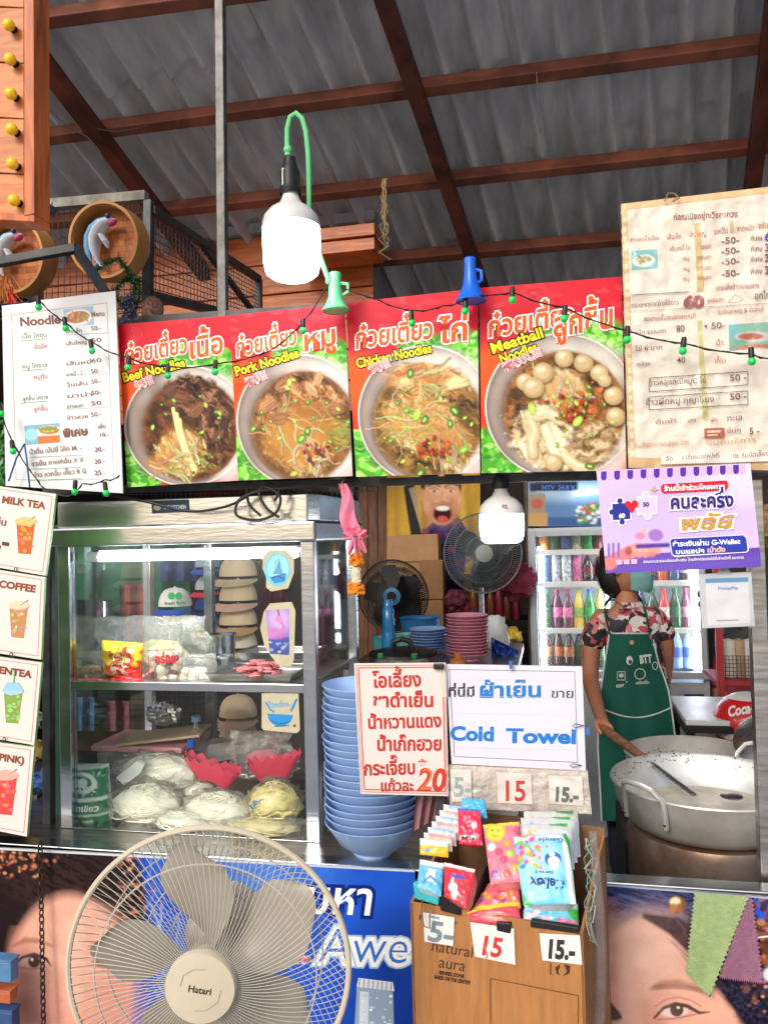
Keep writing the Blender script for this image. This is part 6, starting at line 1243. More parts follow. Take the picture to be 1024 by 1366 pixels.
dcam = (Vector((0, 0, 0)) - o_); a0_ = math.atan2(dcam.y, dcam.x)
loop_handle(big, a0_ - .62, PR_, prz, .062, .045, M_alu); loop_handle(big, a0_ + math.pi - .55, PR_, prz, .062, .045, M_alu)
drum = thing('stove_drum', 'heat-stained steel drum under the large front pot', 'drum', (o_.x, o_.y + .0, .56)); zd = o_.z - .003
MB().lathe([(0, .56 - zd), (PR_ * .78, .56 - zd), (PR_ * .82, .58 - zd), (PR_ * .84, -.02), (PR_ * .82, 0), (PR_ * .6, 0)], (o_.x, o_.y, zd), n=64).build('body', M_burn, drum)
MB().box((o_.x + .0, o_.y, .28), (.5, .34, .55)).build('stand', M_dark, drum, smooth=False)
pc2 = D(923, 1004, 2.74); R2 = 86 * 2.74 / FPX; p2h = .24; o2 = Vector((pc2.x, pc2.y, pc2.z - p2h))
t2 = thing('cooking_pot', 'second shiny steel pot standing behind the big aluminium one', 'pot', o2)
MB().lathe([(0, 0), (R2 * .95, 0), (R2 * .99, .012), (R2, p2h - .006), (R2 * 1.03, p2h), (R2 * 1.025, p2h + .003), (R2 * .985, p2h - .004), (R2 * .975, .015), (0, .012)], o2, n=64).build('body', M_alu, t2); MB().lathe([(0, .06), (R2 * .972, .06)], o2, n=48).build('soup', mat('soup'), t2)
loop_handle(t2, math.atan2(-o2.y, -o2.x) + 2.0, R2 * 1.03, pc2.z, .05, .03, M_steelb)
MB().box((o2.x, o2.y + .02, (o2.z - .01) / 2 + .01), (.5, .42, o2.z - .03)).build('back_stove', M_dark, None, smooth=False); tag(bpy.data.objects['back_stove'], 'dark stove block under the second steel pot', 'stove')
t = thing('lid', 'steel lid edge visible at the right behind the pots', 'pot lid', D(1010, 990, 2.4)); MB().lathe([(0, .03), (.06, .024), (.1, .01), (.115, 0)], D(1028, 985, 2.5), (-.3, -.5, .8), n=32).build('body', M_steelb, t)
# ladle: wooden grip, steel shank, bowl in the soup
hA = D(799, 968, 2.80); hB = D(925, 1060, 2.16); la = thing('ladle', 'long ladle with brown wooden grip resting in the front pot', 'ladle', hB)
hm = hA.lerp(hB, .52); MB().tube([hA, hA.lerp(hm, .1), hA.lerp(hm, .5), hm], [.0125, .016, .016, .013], 12).build('grip', wood('grip_wood', (150, 106, 74), (90, 62, 44), 6), la)
MB().tube([hm.lerp(hA, .03), hm.lerp(hB, .3), hB], [.012, .010, .008], 10, flat=.7).build('shank', M_steelb, la)
MB().ell(D(975, 1062, 2.14), (.03, .03, .006), 16, 8).build('spoon_bowl', M_steelb, la)

# ================================================================== FRONT FAN
fc = D(278, 1291, 1.25); FR = 187 * 1.25 / FPX
ax = -FWD.copy(); fx, fy = RGT.copy(), UP.copy()
# turn the fan a touch up so that the hub sits low as in the photo
def FP(r_, a_, z): return fc + fx * (math.cos(a_) * r_) + fy * (math.sin(a_) * r_) + ax * z
fan = thing('pedestal_fan', 'large beige pedestal fan with white wire guard in front of the counter', 'fan', (fc.x, fc.y, .0))
M_beige = mat('beige_plastic', (204, 194, 172), .4, var=.06, bump=.03); M_wire = mat('cream_wire', (190, 186, 174), .35, var=.08, bump=0); M_blade = mat('grey_blade', (158, 153, 141), .32, var=.06, bump=.02)
N_ = 96
MB().tube([FP(FR, 2 * math.pi * i / N_, 0) for i in range(N_)], .0048, 8, closed=True).build('guard_rim', M_beige, fan)
def prof_front(s_): return .045 * (1 - s_ ** 2.6) 
def prof_back(s_): return -.085 * (1 - s_ ** 3.2)
rh = .20
def wires(n, prof, swirl, r_, name, rin, m=M_wire, ph=0):
    mb = MB()
    for i in range(n):
        a_ = 2 * math.pi * i / n + ph; pts = []
        for k in range(13):
            s_ = rin + (1 - rin) * k / 12; pts.append(FP(FR * s_, a_ + swirl * (s_ - rin) ** 1.2, prof(s_)))
        mb.tube(pts, r_, 4, cap=False)
    return mb.build(name, m, fan, kind='stuff')
wires(118, prof_front, .30, .0007, 'front_guard', rh); wires(96, prof_back, -.42, .0007, 'rear_guard', .16, ph=.02)
for s_, pf in ((.78, prof_front), (.55, prof_back), (.8, prof_back), (.36, prof_back)): MB().tube([FP(FR * s_, 2 * math.pi * i / 64, pf(s_) - .001 if pf is prof_front else pf(s_) + .001) for i in range(64)], .0013, 5, closed=True).build('guard_ring', M_wire, fan)
# hub cap with name
hz = prof_front(rh); cap_o = fc + ax * (hz + .001)
MB().lathe([(FR * .245, -.004), (FR * .245, .008), (FR * .235, .0115), (FR * .16, .0135), (0, .0145)], cap_o, ax, n=48, xdir=fx).build('hub_cap', M_beige, fan)
hc = cap_o + ax * .0145; 
def fpx(v): d_ = v - CAM; z = d_.dot(FWD); return (512 + FPX * d_.dot(RGT) / z, 683 - FPX * d_.dot(UP) / z)
hx, hy = fpx(hc); A = Art([(hx - 40, hy - 40), (hx + 40, hy - 40), (hx + 40, hy + 40), (hx - 40, hy + 40)], hc, ax)
A.line([(hx - 26 + 30 * 0, hy - 6), (hx - 22, hy - 20), (hx - 8, hy - 28), (hx + 10, hy - 28)], 1, (178, 168, 146)); A.line([(hx + 28, hy), (hx + 24, hy + 16), (hx + 8, hy + 27), (hx - 8, hy + 27)], 1, (178, 168, 146))
A.text('Hatari', hx - 16, hy + 1, 13, (52, 44, 34), -9, .02, 31); A.build('logo', VP, fan)
# blades
for k in range(5):
    a0 = R(92) + k * 2 * math.pi / 5; 
    def fn(u, v, a0=a0):
        s_ = .16 + .72 * v; half = .22 + .29 * math.sin(math.pi * min(1, v * .95 + .08)) ** .8 ; half = half * (1 - max(0, v - .82) * 2.0)
        a_ = a0 + (u - .5) * 2 * half * (1.0 if v < .9 else 1) + .22 * v; return FP(FR * s_ * (1 - .06 * (2 * u - 1) ** 2 * v), a_, -.012 - (u - .5) * .045 * (1 - .3 * v) - .01 * v)
    MB().grid(fn, 14, 16).build('blade', M_blade, fan)
MB().lathe([(0, -.03), (FR * .17, -.03), (FR * .17, .0), (FR * .12, .01), (0, .012)], fc, ax, n=32, xdir=fx).build('blade_hub', M_blade, fan)
MB().lathe([(0, -.20), (.04, -.195), (.06, -.17), (.062, -.1), (.05, -.075), (.0, -.07)], fc, ax, n=28, xdir=fx).build('motor_housing', M_beige, fan)
nb = fc - ax * .13; MB().tube([nb, Vector((nb.x, nb.y, .04))], [.022, .018], 16).build('pole', M_beige, fan)
MB().lathe([(0, 0), (.2, 0), (.2, .015), (.17, .03), (.03, .04), (0, .04)], (nb.x, nb.y, .0), n=40).build('foot', M_beige, fan)
random.seed(31)
# ================================================================== INSIDE THE STALL
# wooden wall strip and rear panels
M_wd = wood('brown_boards', (120, 78, 46), (66, 40, 24), 6, (9, 9, 1), .6)
wp = thing('board_wall', 'narrow brown board wall between the glass case and the face poster', 'wall', Y(498, 900, 4.6)); 
for i in range(3): MB().prism([Y(x, y, 4.6) for x, y in ((478 + i * 13, 600), (490 + i * 13, 600), (490 + i * 13, 1000), (478 + i * 13, 1000))], (0, .02, 0)).build('plank', M_wd, wp, smooth=False)
# face poster: shouting man on yellow
q = [(516, 628), (640, 630), (640, 800), (516, 800)]
t, A = sheet('face_poster', 'yellow cloth poster of a shouting dark-haired man hung on the rear wall', 'poster', q, y=4.5, th=.004)
r = Ras(514, 626, 642, 802, (196, 158, 62)); rg = random.Random(6)
for i in range(14): x = rg.uniform(516, 640); r.stroke([(x, 628), (x + rg.uniform(-12, 12), 740)], rg.uniform(4, 12), rg.choice([(160, 122, 40), (214, 180, 90), (140, 104, 36)]), 8, .5)
r.poly([(538, 650), (552, 640), (562, 716), (548, 716)], (44, 40, 44)); r.poly([(545, 652), (555, 648), (562, 710)], (170, 150, 120))
r.poly([(556, 716), (580, 694), (612, 690), (624, 710), (616, 800), (560, 800)], (40, 40, 96))
for i in range(60): r.ell(rg.uniform(560, 620), rg.uniform(700, 790), rg.uniform(2, 5), rg.uniform(2, 4), rg.choice([(170, 30, 60), (120, 24, 60), (40, 50, 120), (20, 26, 60)]), 0, 2, .8)
r.ell(588, 648, 27, 30, (30, 24, 22), 0, 3); r.ell(563, 660, 4, 8, (206, 150, 116), 0, 2); r.ell(589, 666, 25, 34, (214, 160, 124), 0, 3); r.ell(589, 640, 22, 12, (220, 172, 138), 0, 6); r.ell(574, 672, 7, 12, (226, 176, 144), .2, 6, .8); r.ell(604, 672, 7, 12, (190, 134, 100), -.2, 6, .8)
for x, s_ in ((579, -1), (601, 1)): r.stroke([(x - 8, 649 + s_), (x, 645), (x + 8, 648 - s_)], 3, (44, 30, 24), 1.2); r.ell(x, 655, 5.5, 2, (226, 210, 200), 0, 1.5); r.ell(x, 655, 2.2, 2.2, (30, 20, 18), 0, 1); r.stroke([(x - 6, 652), (x, 650), (x + 6, 653)], 1.2, (90, 50, 40), 1)
r.stroke([(590, 656), (588, 668), (594, 670)], 1.8, (170, 112, 84), 1.5); r.stroke([(577, 673), (590, 670), (602, 673)], 2.2, (60, 40, 32), 1.5, .7)
r.tex(589, 668, 24, 34, [(176, 118, 86), (212, 158, 122), (232, 184, 150)], 14, 0, 1, .6, 2, 12, .35, .05); r.ell(572, 690, 6, 16, (176, 120, 90), .3, 8, .6); r.ell(606, 690, 6, 16, (150, 98, 70), -.3, 8, .6); r.ell(590, 685, 13, 13, (150, 76, 66), 0, 2.5); r.ell(590, 686, 11, 10, (60, 14, 18), 0, 1); r.ell(590, 678, 9, 3.5, (240, 236, 228), 0, 1); r.ell(590, 693, 7, 5, (200, 90, 90), 0, 2)
r.ell(573, 634, 14, 8, (26, 20, 20), -.3, 3); r.ell(604, 634, 14, 8, (26, 20, 20), .3, 3); r.noise(.06, 3, 4)
A.base(None, 110, 140, r); A.build('print', VC, t)
# cardboard
def cbox(label, q, yy, dpt, c=(176, 136, 96), name='carton'):
    t = thing(name, label, 'carton', Y((q[0] + q[2]) / 2, q[3], yy)); a = Y(q[0], q[1], yy); b = Y(q[2], q[3], yy); m = mat('card_%d' % c[0], c, .85, var=.15)
    z0, z1 = sorted((a.z, b.z)); x0, x1 = sorted((a.x, b.x)); hm_ = (z0 + z1) / 2
    B3(MB(), x0, x1, yy, yy + dpt, z0, hm_ - .002).build('body', m, t, smooth=False, bev=.003); B3(MB(), x0 - .004, x1 + .004, yy - .004, yy + dpt, hm_ + .002, z1).build('flap', m, t, smooth=False, bev=.003); return t
cbox('brown carton pinned below the shouting face poster', (517, 714, 585, 786), 4.3, .12); cbox('second carton half hidden by the dark fan', (560, 748, 592, 852), 4.2, .1, (150, 112, 76))
# rear shelf/table carrying dishes
tbz = Y(560, 885, 2.9).z - .0
tx0, tx1 = Y(488, 885, 3.1).x, Y(694, 885, 3.1).x; dt = thing('dish_table', 'low steel table behind the counter carrying the dishes', 'table', ((tx0 + tx1) / 2, 3.1, 0)); MB().box(((tx0 + tx1) / 2, 3.1, tbz - .015), (tx1 - tx0, .7, .03)).build('table_top', M_steelb, dt, smooth=False)
for x, y in ((tx0 + .03, 2.8), (tx1 - .03, 2.8), (tx0 + .03, 3.4), (tx1 - .03, 3.4)): MB().box((x, y, (tbz - .03) / 2), (.04, .04, tbz - .03)).build('leg', M_galv, dt, smooth=False)
plate_stack('pink_bowl', 'pink bowl', 'pink bowl within the stack behind the red lettered sign', ('', '', 'stack of pink bowls on the dish table'), 624, 820, 884, 56, 13, 3.0, mat('pink_melamine', (226, 150, 170), .35, var=.05), zb=tbz, hfac=.16, foot=.6)
plate_stack('blue_plate', 'blue plate', 'blue plate within the low stack beside the pink bowls', ('', '', 'low stack of blue plates on the dish table'), 571, 838, 872, 50, 8, 3.15, M_bowl, zb=tbz, hfac=.14, foot=.6)
# pot with black lid
b = Y(538, 885, 2.85); b.z = tbz; t = thing('lidded_pot', 'steel pot with a black lid and green clips on the dish table', 'pot', b); MB().lathe([(0, 0), (.12, 0), (.124, .005), (.124, .04), (0, .04)], b, n=40).build('body', M_steelb, t)
MB().lathe([(.128, .04), (.126, .05), (.07, .062), (0, .066)], b, n=40).build('lid', M_blackp, t); MB().tube([b + Vector((-.035, -.02, .062)), b + Vector((-.03, -.02, .09)), b + Vector((0, -.02, .1)), b + Vector((.03, -.02, .09)), b + Vector((.035, -.02, .062))], .01, 8).build('knob', M_blackp, t)
for dx in (-.06, .06): MB().box(b + Vector((dx, -.11, .052)), (.02, .02, .02)).build('clip', mat('clip_green', (20, 130, 70), .4), t, smooth=False, bev=.003)
b = Y(611, 890, 2.8); b.z = tbz; t = thing('amber_jar', 'small amber jar in front of the pink bowls', 'jar', b); MB().lathe([(0, 0), (.03, 0), (.034, .01), (.03, .03), (.012, .04), (.012, .055), (0, .055)], b, n=24).build('body', mat('amber', (190, 110, 40), .2, coat=.4), t)
b = Y(519, 880, 3.0); b.z = tbz; t = thing('water_bottle', 'tall blue ribbed bottle in front of the dark fan', 'bottle', b); MB().lathe([(0, 0), (.026, 0), (.027, .1), (.022, .12), (.025, .13), (.022, .14), (.025, .15), (.022, .16), (.024, .19), (.018, .2), (.018, .23), (0, .23)], b, n=24).build('body', mat('blue_bottle', (40, 130, 190), .2, coat=.5), t)
for lb, cx, yy, c, wpx, y0 in (('turquoise tub at the left of the lidded pot', 508, 3.2, (90, 190, 190), 22, 850), ('pale turquoise cup behind the lidded pot', 540, 3.3, (130, 200, 190), 26, 846), ('blue plastic basin behind the blue plates', 562, 3.5, (40, 110, 170), 54, 824)):
    b = Y(cx, 880, yy); b.z = tbz; h = Y(cx, y0, yy).z - tbz; rr_ = wpx / 2 * pxs(cx, 870, yy); t = thing('tub', lb, 'tub', b); MB().lathe([(0, 0), (rr_ * .85, 0), (rr_, h), (rr_ * 1.05, h + .002), (rr_ * .94, h - .003), (rr_ * .8, .006), (0, .006)], b, n=28).build('body', mat('tub_%d' % c[0], c, .4), t)
t = thing('blue_tarpaulin', 'crumpled blue tarpaulin at the right of the pink bowls', 'tarpaulin', Y(670, 885, 3.1)); MB().grid(lambda u, v: Y(655 + 36 * u, 850 + 40 * v * (1 - .0) + 18 * (u if v < .5 else u) , 3.1 + .06 * mnoise.noise(Vector((u * 4, v * 4, 2))) - .05 * v), 16, 12).build('sheet', mat('blue_tarp', (26, 70, 160), .5, var=.3), t)
t = thing('white_bag', 'white carrier bag slumped behind the pink bowls', 'bag', Y(660, 880, 3.3)); MB().ell(Y(662, 850, 3.3), (.05, .05, .09), amp=.4, freq=3).build('body', mat('white_film'), t, angle=80)
# clutter wall behind: shelves with small things between fan and fridge
sh = thing('rear_shelf', 'dark rear shelving between the fan and the drinks fridge', 'shelf', Y(620, 900, 4.3))
for y in (770, 830, 890): a = Y(590, y, 4.3); b = Y(712, y, 4.3); B3(MB(), a.x, b.x, 4.3, 4.6, (a.z + b.z) / 2 - .01, (a.z + b.z) / 2 + .01).build('board', M_dark, sh, smooth=False)
for x in (700,): a = Y(x, 700, 4.28); B3(MB(), a.x, a.x + .05, 4.28, 4.6, 0, 2.2).build('upright', mat('door_frame', (74, 66, 58), .6, var=.4), sh, smooth=False)
cc = [(150, 30, 60), (60, 150, 60), (190, 160, 40), (30, 60, 150), (120, 60, 30), (180, 180, 170), (40, 40, 50), (200, 100, 40)]
k = 0
for (ys_, n0) in ((830, 9), (890, 9)):
    for i in range(n0):
        x = 600 + i * 11 + rnd(-2, 2); c = cc[(i * 3 + k) % 8]; b = Y(x, ys_ - 3, 4.36); h = rnd(.10, .22); t = bottle_mesh(b, .022, h).build('shelf_bottle', mat('jar_%d_%d' % (c[0], c[1]), c, .3, coat=.3), None); tag(t, f'{ORD[i]} dim bottle from the left on the {"upper" if ys_ == 830 else "lower"} dark rear shelf'.replace('topmost', 'first'), 'bottle', 'bottles on the rear shelving'); k += 1
for i, (x, y, c, s_) in enumerate(((600, 860, (40, 50, 110), .06), (690, 775, (130, 24, 60), .1), (640, 845, (24, 60, 150), .12), (680, 850, (200, 170, 40), .06), (608, 800, (110, 30, 60), .06))):
    t = thing('hung_bag', ['navy bag hanging left of the grey fan', 'crimson patterned bag hanging beside the fridge', 'bright blue bag on the rear shelving', 'yellow tube beside the blue bag', 'plum coloured bag under the cartons'][i], 'bag', Y(x, y, 4.15)); MB().ell(Y(x, y, 4.15), (s_, .06, s_ * .9), 20, 14, amp=.35, freq=3, seed=i).build('body', mat('hb_%d' % i, c, .7, var=.5, scale=30), t)
# two wall fans
def back_fan(label, cx, cy, rpx, yy, blades, gm, hub, hubr, tilt=(0, 0), stem_=None, nb_=3, bm=None):
    c = Y(cx, cy, yy); Rr = rpx * pxs(cx, cy, yy); ax_ = (-(FWD) + RGT * tilt[0] + UP * tilt[1]).normalized(); xx = RGT - ax_ * RGT.dot(ax_); xx.normalize(); yy_ = ax_.cross(xx); t = thing('stand_fan', label, 'fan', (c.x, c.y, c.z - Rr), 'fans inside the stall')
    def Q(r_, a_, z): return c + xx * (math.cos(a_) * r_) + yy_ * (math.sin(a_) * r_) + ax_ * z
    MB().tube([Q(Rr, 2 * math.pi * i / 64, 0) for i in range(64)], Rr * .022, 6, closed=True).build('guard_rim', gm, t)
    mb = MB()
    for i in range(100):
        a_ = 2 * math.pi * i / 100; mb.tube([Q(Rr * s_, a_ + .3 * s_, .3 * Rr * .35 * (1 - s_ ** 2)) for s_ in (.2, .4, .6, .8, 1)], .0022 if nb_ == 5 else .0014, 3, cap=False); mb.tube([Q(Rr * s_, a_ - .3 * s_, -.3 * Rr * (1 - s_ ** 3)) for s_ in (.2, .5, .8, 1)], .0022 if nb_ == 5 else .0013, 3, cap=False)
    mb.build('guard_wires', gm, t, kind='stuff')
    for s_ in (.45, .75): MB().tube([Q(Rr * s_, 2 * math.pi * i / 48, .105 * Rr * (1 - s_ ** 2)) for i in range(48)], .0016, 4, closed=True).build('guard_ring', gm, t)
    for k_ in range(nb_):
        a0 = .5 + k_ * 2 * math.pi / nb_
        MB().grid(lambda u, v: Q(Rr * (.15 + .72 * v), a0 + (u - .5) * 1.5 * (1 - .2 * v) * (.5 + .5 * math.sin(math.pi * min(1, v + .15))), -.01 - (u - .5) * .1 * Rr * 2), 12, 12).build('blade', bm or blades, t)
    MB().lathe([(0, .145 * Rr), (Rr * hubr * .6, .14 * Rr), (Rr * hubr, .11 * Rr), (Rr * hubr, .02), (0, .02)], c, ax_, n=28, xdir=xx).build('hub_cap', hub, t)
    if hub.name == 'hub_blue': MB().lathe([(Rr * hubr * .55, .15 * Rr), (0, .155 * Rr)], c, ax_, n=24, xdir=xx).build('badge', M_dark, t)
    MB().lathe([(0, -.5 * Rr), (Rr * .22, -.48 * Rr), (Rr * .26, -.3 * Rr), (Rr * .2, -.2 * Rr), (0, -.2 * Rr)], c, ax_, n=20, xdir=xx).build('motor', gm, t)
    p0 = c - ax_ * .35 * Rr; MB().tube([p0, Vector((p0.x, p0.y, .05))], .017, 10).build('pole', M_steelb if stem_ else M_blackp, t); MB().lathe([(0, 0), (.2, 0), (.19, .02), (.03, .05), (0, .05)], (p0.x, p0.y, .02), n=24).build('foot', M_blackp, t)
    return t
back_fan('black stand fan with a round blue hub inside the stall', 524, 795, 48, 3.7, mat('black_blade', (34, 34, 38), .3), M_blackp, mat('hub_blue', (40, 110, 150), .4), .25, (-.3, .0), nb_=5)
back_fan('grey stand fan with pale rim hanging behind the second bulb', 644, 738, 53, 3.9, mat('grey_clear', (52, 58, 62), .25), mat('pale_rim', (96, 102, 106), .4), mat('hub_pale', (150, 158, 150), .4), .22, (.12, 0), True)
# ---- fridge
FY = 4.25
fx0, fx1 = Y(706, 800, FY).x, Y(942, 800, FY).x; fzt = Y(780, 703, FY).z; fzb = .12; fdz = Y(780, 903, FY).z
fr = thing('drinks_fridge', 'tall two-door glass drinks fridge with lit white edges and bottles', 'fridge', ((fx0 + fx1) / 2, FY + .3, .02))
M_fr = mat('fridge_metal', (176, 184, 192), .35, metal=.3, var=.08); 
def fb(name, x0, x1, y0, y1, z0, z1, m, bev=.003): return B3(MB(), x0, x1, y0, y1, z0, z1).build(name, m, fr, smooth=False, bev=bev)
fb('side_panel', fx0, fx0 + .03, FY, FY + .6, .02, fzt, M_fr); fb('side_panel', fx1 - .03, fx1, FY, FY + .6, .02, fzt, M_fr); fb('back_panel', fx0 + .03, fx1 - .03, FY + .55, FY + .6, .02, fzt, mat('fridge_inner', (206, 214, 220), .5)); 
fb('top_panel', fx0 + .03, fx1 - .03, FY, FY + .55, fzt - .03, fzt, M_fr); fb('lower_body', fx0 + .03, fx1 - .03, FY + .0, FY + .55, .02, fdz - .02, M_fr); mid = (fx0 + fx1) / 2
for (a_, b_) in ((fx0 + .01, mid - .003), (mid + .003, fx1 - .01)):
    for (x0, x1, z0, z1) in ((a_, a_ + .03, fdz, fzt - .01), (b_ - .03, b_, fdz, fzt - .01), (a_ + .03, b_ - .03, fdz, fdz + .035), (a_ + .03, b_ - .03, fzt - .045, fzt - .01)): fb('door_frame', x0, x1, FY - .03, FY, z0, z1, M_fr)
    fb('door_glass', a_ + .03, b_ - .03, FY - .02, FY - .016, fdz + .035, fzt - .045, film('fridge_glass', op=.03, gloss=.4, rough=.03, nscale=2, bump=0), 0)
M_led = mat('led_strip', (255, 255, 255), var=0, bump=0, emit=(236, 244, 255), es=24)
for x in (fx0 + .05, mid - .05, mid + .03, fx1 - .07): fb('light_strip', x, x + .026, FY + .02, FY + .03, fdz + .04, fzt - .10, M_led, 0)
# header
t = thing('fridge_header', 'sign panel over the drinks fridge with blue scenery and a lit tube', 'sign', Y(780, 703, FY + .05)); hq = [(704, 642), (942, 640), (942, 702), (704, 702)]
MB().prism([Y(*a_, FY + .0) for a_ in hq], (0, .1, 0)).build('panel', mat('header_grey', (110, 120, 130), .5), t, smooth=False)
r = Ras(702, 638, 944, 704, (90, 130, 180)); r.ell(760, 655, 60, 14, (160, 190, 220), 0, 12); r.poly([(704, 658), (727, 658), (727, 702), (704, 702)], (150, 140, 120)); r.ell(716, 672, 8, 7, (180, 90, 70), 0, 3); r.poly([(704, 684), (730, 684), (730, 702), (704, 702)], (190, 150, 90)); r.poly([(730, 690), (942, 690), (942, 702), (730, 702)], (50, 90, 150))
for _ in range(60): r.ell(rnd(770, 800), rnd(672, 698), rnd(1, 4), rnd(1, 3), random.choice([(60, 160, 80), (230, 230, 120), (200, 80, 80), (240, 240, 240), (40, 120, 60)]), 0, 1, .9)
r.poly([(706, 644), (770, 642), (770, 654), (706, 656)], (24, 30, 60))
A = Art(hq, Y(704, 642, FY - .001), (0, -1, 0)); A.base(None, 120, 30, r); A.text('NTV  24.8 V', 722, 653, 8, (60, 110, 190), 0, .05, 44); A.build('print', VL, t)
MB().tube([Y(765, 659, FY - .03), Y(806, 655, FY - .03)], .012, 10).build('lamp_tube', mat('tube_dim', (255, 255, 255), var=0, bump=0, emit=(214, 250, 244), es=5), t)
# shelves and bottles
lv = [fdz + .04, Y(740, 840, FY).z, Y(740, 778, FY).z, Y(740, 735, FY).z]
for i, z in enumerate(lv[1:]): fb('shelf', fx0 + .035, fx1 - .035, FY + .03, FY + .5, z - .012, z, mat('shelf_white', (200, 206, 210), .4)); fb('price_rail', fx0 + .035, fx1 - .035, FY + .015, FY + .03, z - .022, z + .006, mat('rail', (210, 214, 206) if i != 1 else (226, 214, 140), .4))
protos = {}
def drink(b, kind, c, cc_, lc, h):
    """bottle or can: body, cap, label parts; meshes are shared between equal ones"""
    key = (kind, c, cc_, lc, round(h, 2))
    if key not in protos:
        t = thing('drink_bottle' if kind == 'b' else 'drink_can', None, 'bottle' if kind == 'b' else 'can', (0, 0, 0))
        m = mat('drk_%d_%d_%d' % c, c, .12, var=.1, coat=.5, bump=0)
        if kind == 'b':
            MB().lathe([(0, 0), (.026, 0), (.029, .008), (.029, h * .25), (.026, h * .4), (.029, h * .52), (.028, h * .6), (.018, h * .78), (.011, h * .88), (.011, h * .92), (0, h * .92)], (0, 0, 0), n=14).build('body', m, t)
            MB().lathe([(.0, h), (.013, h), (.014, h * .91), (0, h * .91)], (0, 0, 0), n=12).build('cap', mat('cap_%d_%d_%d' % cc_, cc_, .4, var=0), t)
            MB().lathe([(.0300, h * .28), (.0278, h * .4), (.0300, h * .54)], (0, 0, 0), n=16).build('label', mat('lab_%d_%d_%d' % lc, lc, .4, var=.5, scale=60, dirt=tuple(int(x * .5) for x in c)), t)
        else:
            MB().lathe([(0, 0), (.024, 0), (.028, .006), (.028, h - .01), (.024, h), (0, h - .002)], (0, 0, 0), n=16).build('body', mat('lab_%d_%d_%d' % lc, lc, .3, var=.5, scale=50, dirt=c), t)
        protos[key] = t; o = t
    else: o = copy_tree(protos[key])
    o.location = b; return o
PAL = [((190, 80, 30), (220, 90, 40), (230, 140, 60), 'orange'), ((90, 30, 60), (190, 40, 60), (220, 120, 170), 'plum'), ((20, 120, 50), (30, 90, 180), (40, 170, 80), 'green'), ((20, 70, 40), (30, 130, 50), (30, 100, 60), 'dark green'), ((40, 30, 30), (40, 100, 170), (210, 220, 230), 'cola brown'), ((30, 24, 22), (180, 30, 40), (120, 30, 40), 'near black'), ((40, 60, 110), (30, 90, 200), (70, 100, 170), 'blue'), ((200, 50, 50), (210, 40, 50), (240, 220, 210), 'red'), ((230, 190, 80), (200, 160, 30), (120, 190, 90), 'yellow'), ((120, 190, 90), (120, 190, 60), (230, 240, 200), 'lime')]
rg = random.Random(8); nn = 0
shelf_nm = ['bottom', 'third', 'second', 'top']
for li, z in enumerate(lv):
    hh = {0: .20, 1: .205, 2: .15, 3: .10}[li]; nb_ = 17; x = fx0 + .085
    for i in range(nb_):
        if abs(x - mid) < .045: x = mid + .075
        if x > fx1 - .08: break
        c, c2, lc, nm = PAL[(i * 7 + li * 3 + (i * i) % 5) % 10] if li < 3 else PAL[(i * 3) % 10]
        right_ = x > mid
        if li == 0 and right_: c, c2, lc, nm = (150, 190, 230), (220, 230, 240), (30, 90, 210), 'water'
        if li == 0 and not right_: c, c2, lc, nm = [((60, 30, 20), (160, 60, 30), (190, 110, 50), 'amber'), ((20, 60, 34), (30, 110, 50), (30, 90, 50), 'dark green')][0 if i < 3 else 1]
        kd = 'c' if (li == 2 and not right_ and i < 4) or li == 3 else 'b'
        o = drink(Vector((x, FY + .075 + rg.uniform(-.01, .01), z + .001)), kd, c, c2, lc, hh)
        o['label'] = f'{nm} {"bottle" if kd == "b" else "can"}, {ORD[i] if i else "first"} from the left on the {shelf_nm[li]} fridge shelf'; o['group'] = f'{nm} {"bottles" if kd == "b" else "cans"} on the {shelf_nm[li]} fridge shelf'
        x += .056
sg = MB()
t = thing('fridge_sticker', 'small dark blue sticker on the fridge body beside the table', 'sticker', Y(924, 935, FY - .002)); A = Art([(912, 926), (938, 926), (938, 941), (912, 941)], Y(920, 930, FY - .004), (0, -1, 0)); A.base((20, 50, 120)); A.text('GEL', 916, 938, 13, (180, 200, 230), 0, .04); A.build('print', VL, t)
# small table with black edge
t = thing('side_table', 'small white topped table with black legs behind the pots', 'table', D(920, 1000, 3.4)); ctr = Z(936, 957, Y(930, 957, 3.2).z); z_ = Y(930, 957, 3.2).z; x0, x1 = Y(903, 950, 3.35).x, Y(945, 950, 3.35).x + .25
B3(MB(), x0, x1, 3.15, 3.6, z_ - .02, z_).build('table_top', mat('white_top', (200, 204, 206), .4), t, smooth=False, bev=.003); B3(MB(), x0 - .006, x1 + .006, 3.14, 3.61, z_ - .045, z_ - .021).build('edge', M_blackp, t, smooth=False)
for x, y in ((x0 + .02, 3.18), (x1 - .02, 3.18), (x0 + .02, 3.56), (x1 - .02, 3.56)): B3(MB(), x - .015, x + .015, y - .015, y + .015, .02, z_ - .04).build('leg', M_blackp, t, smooth=False)
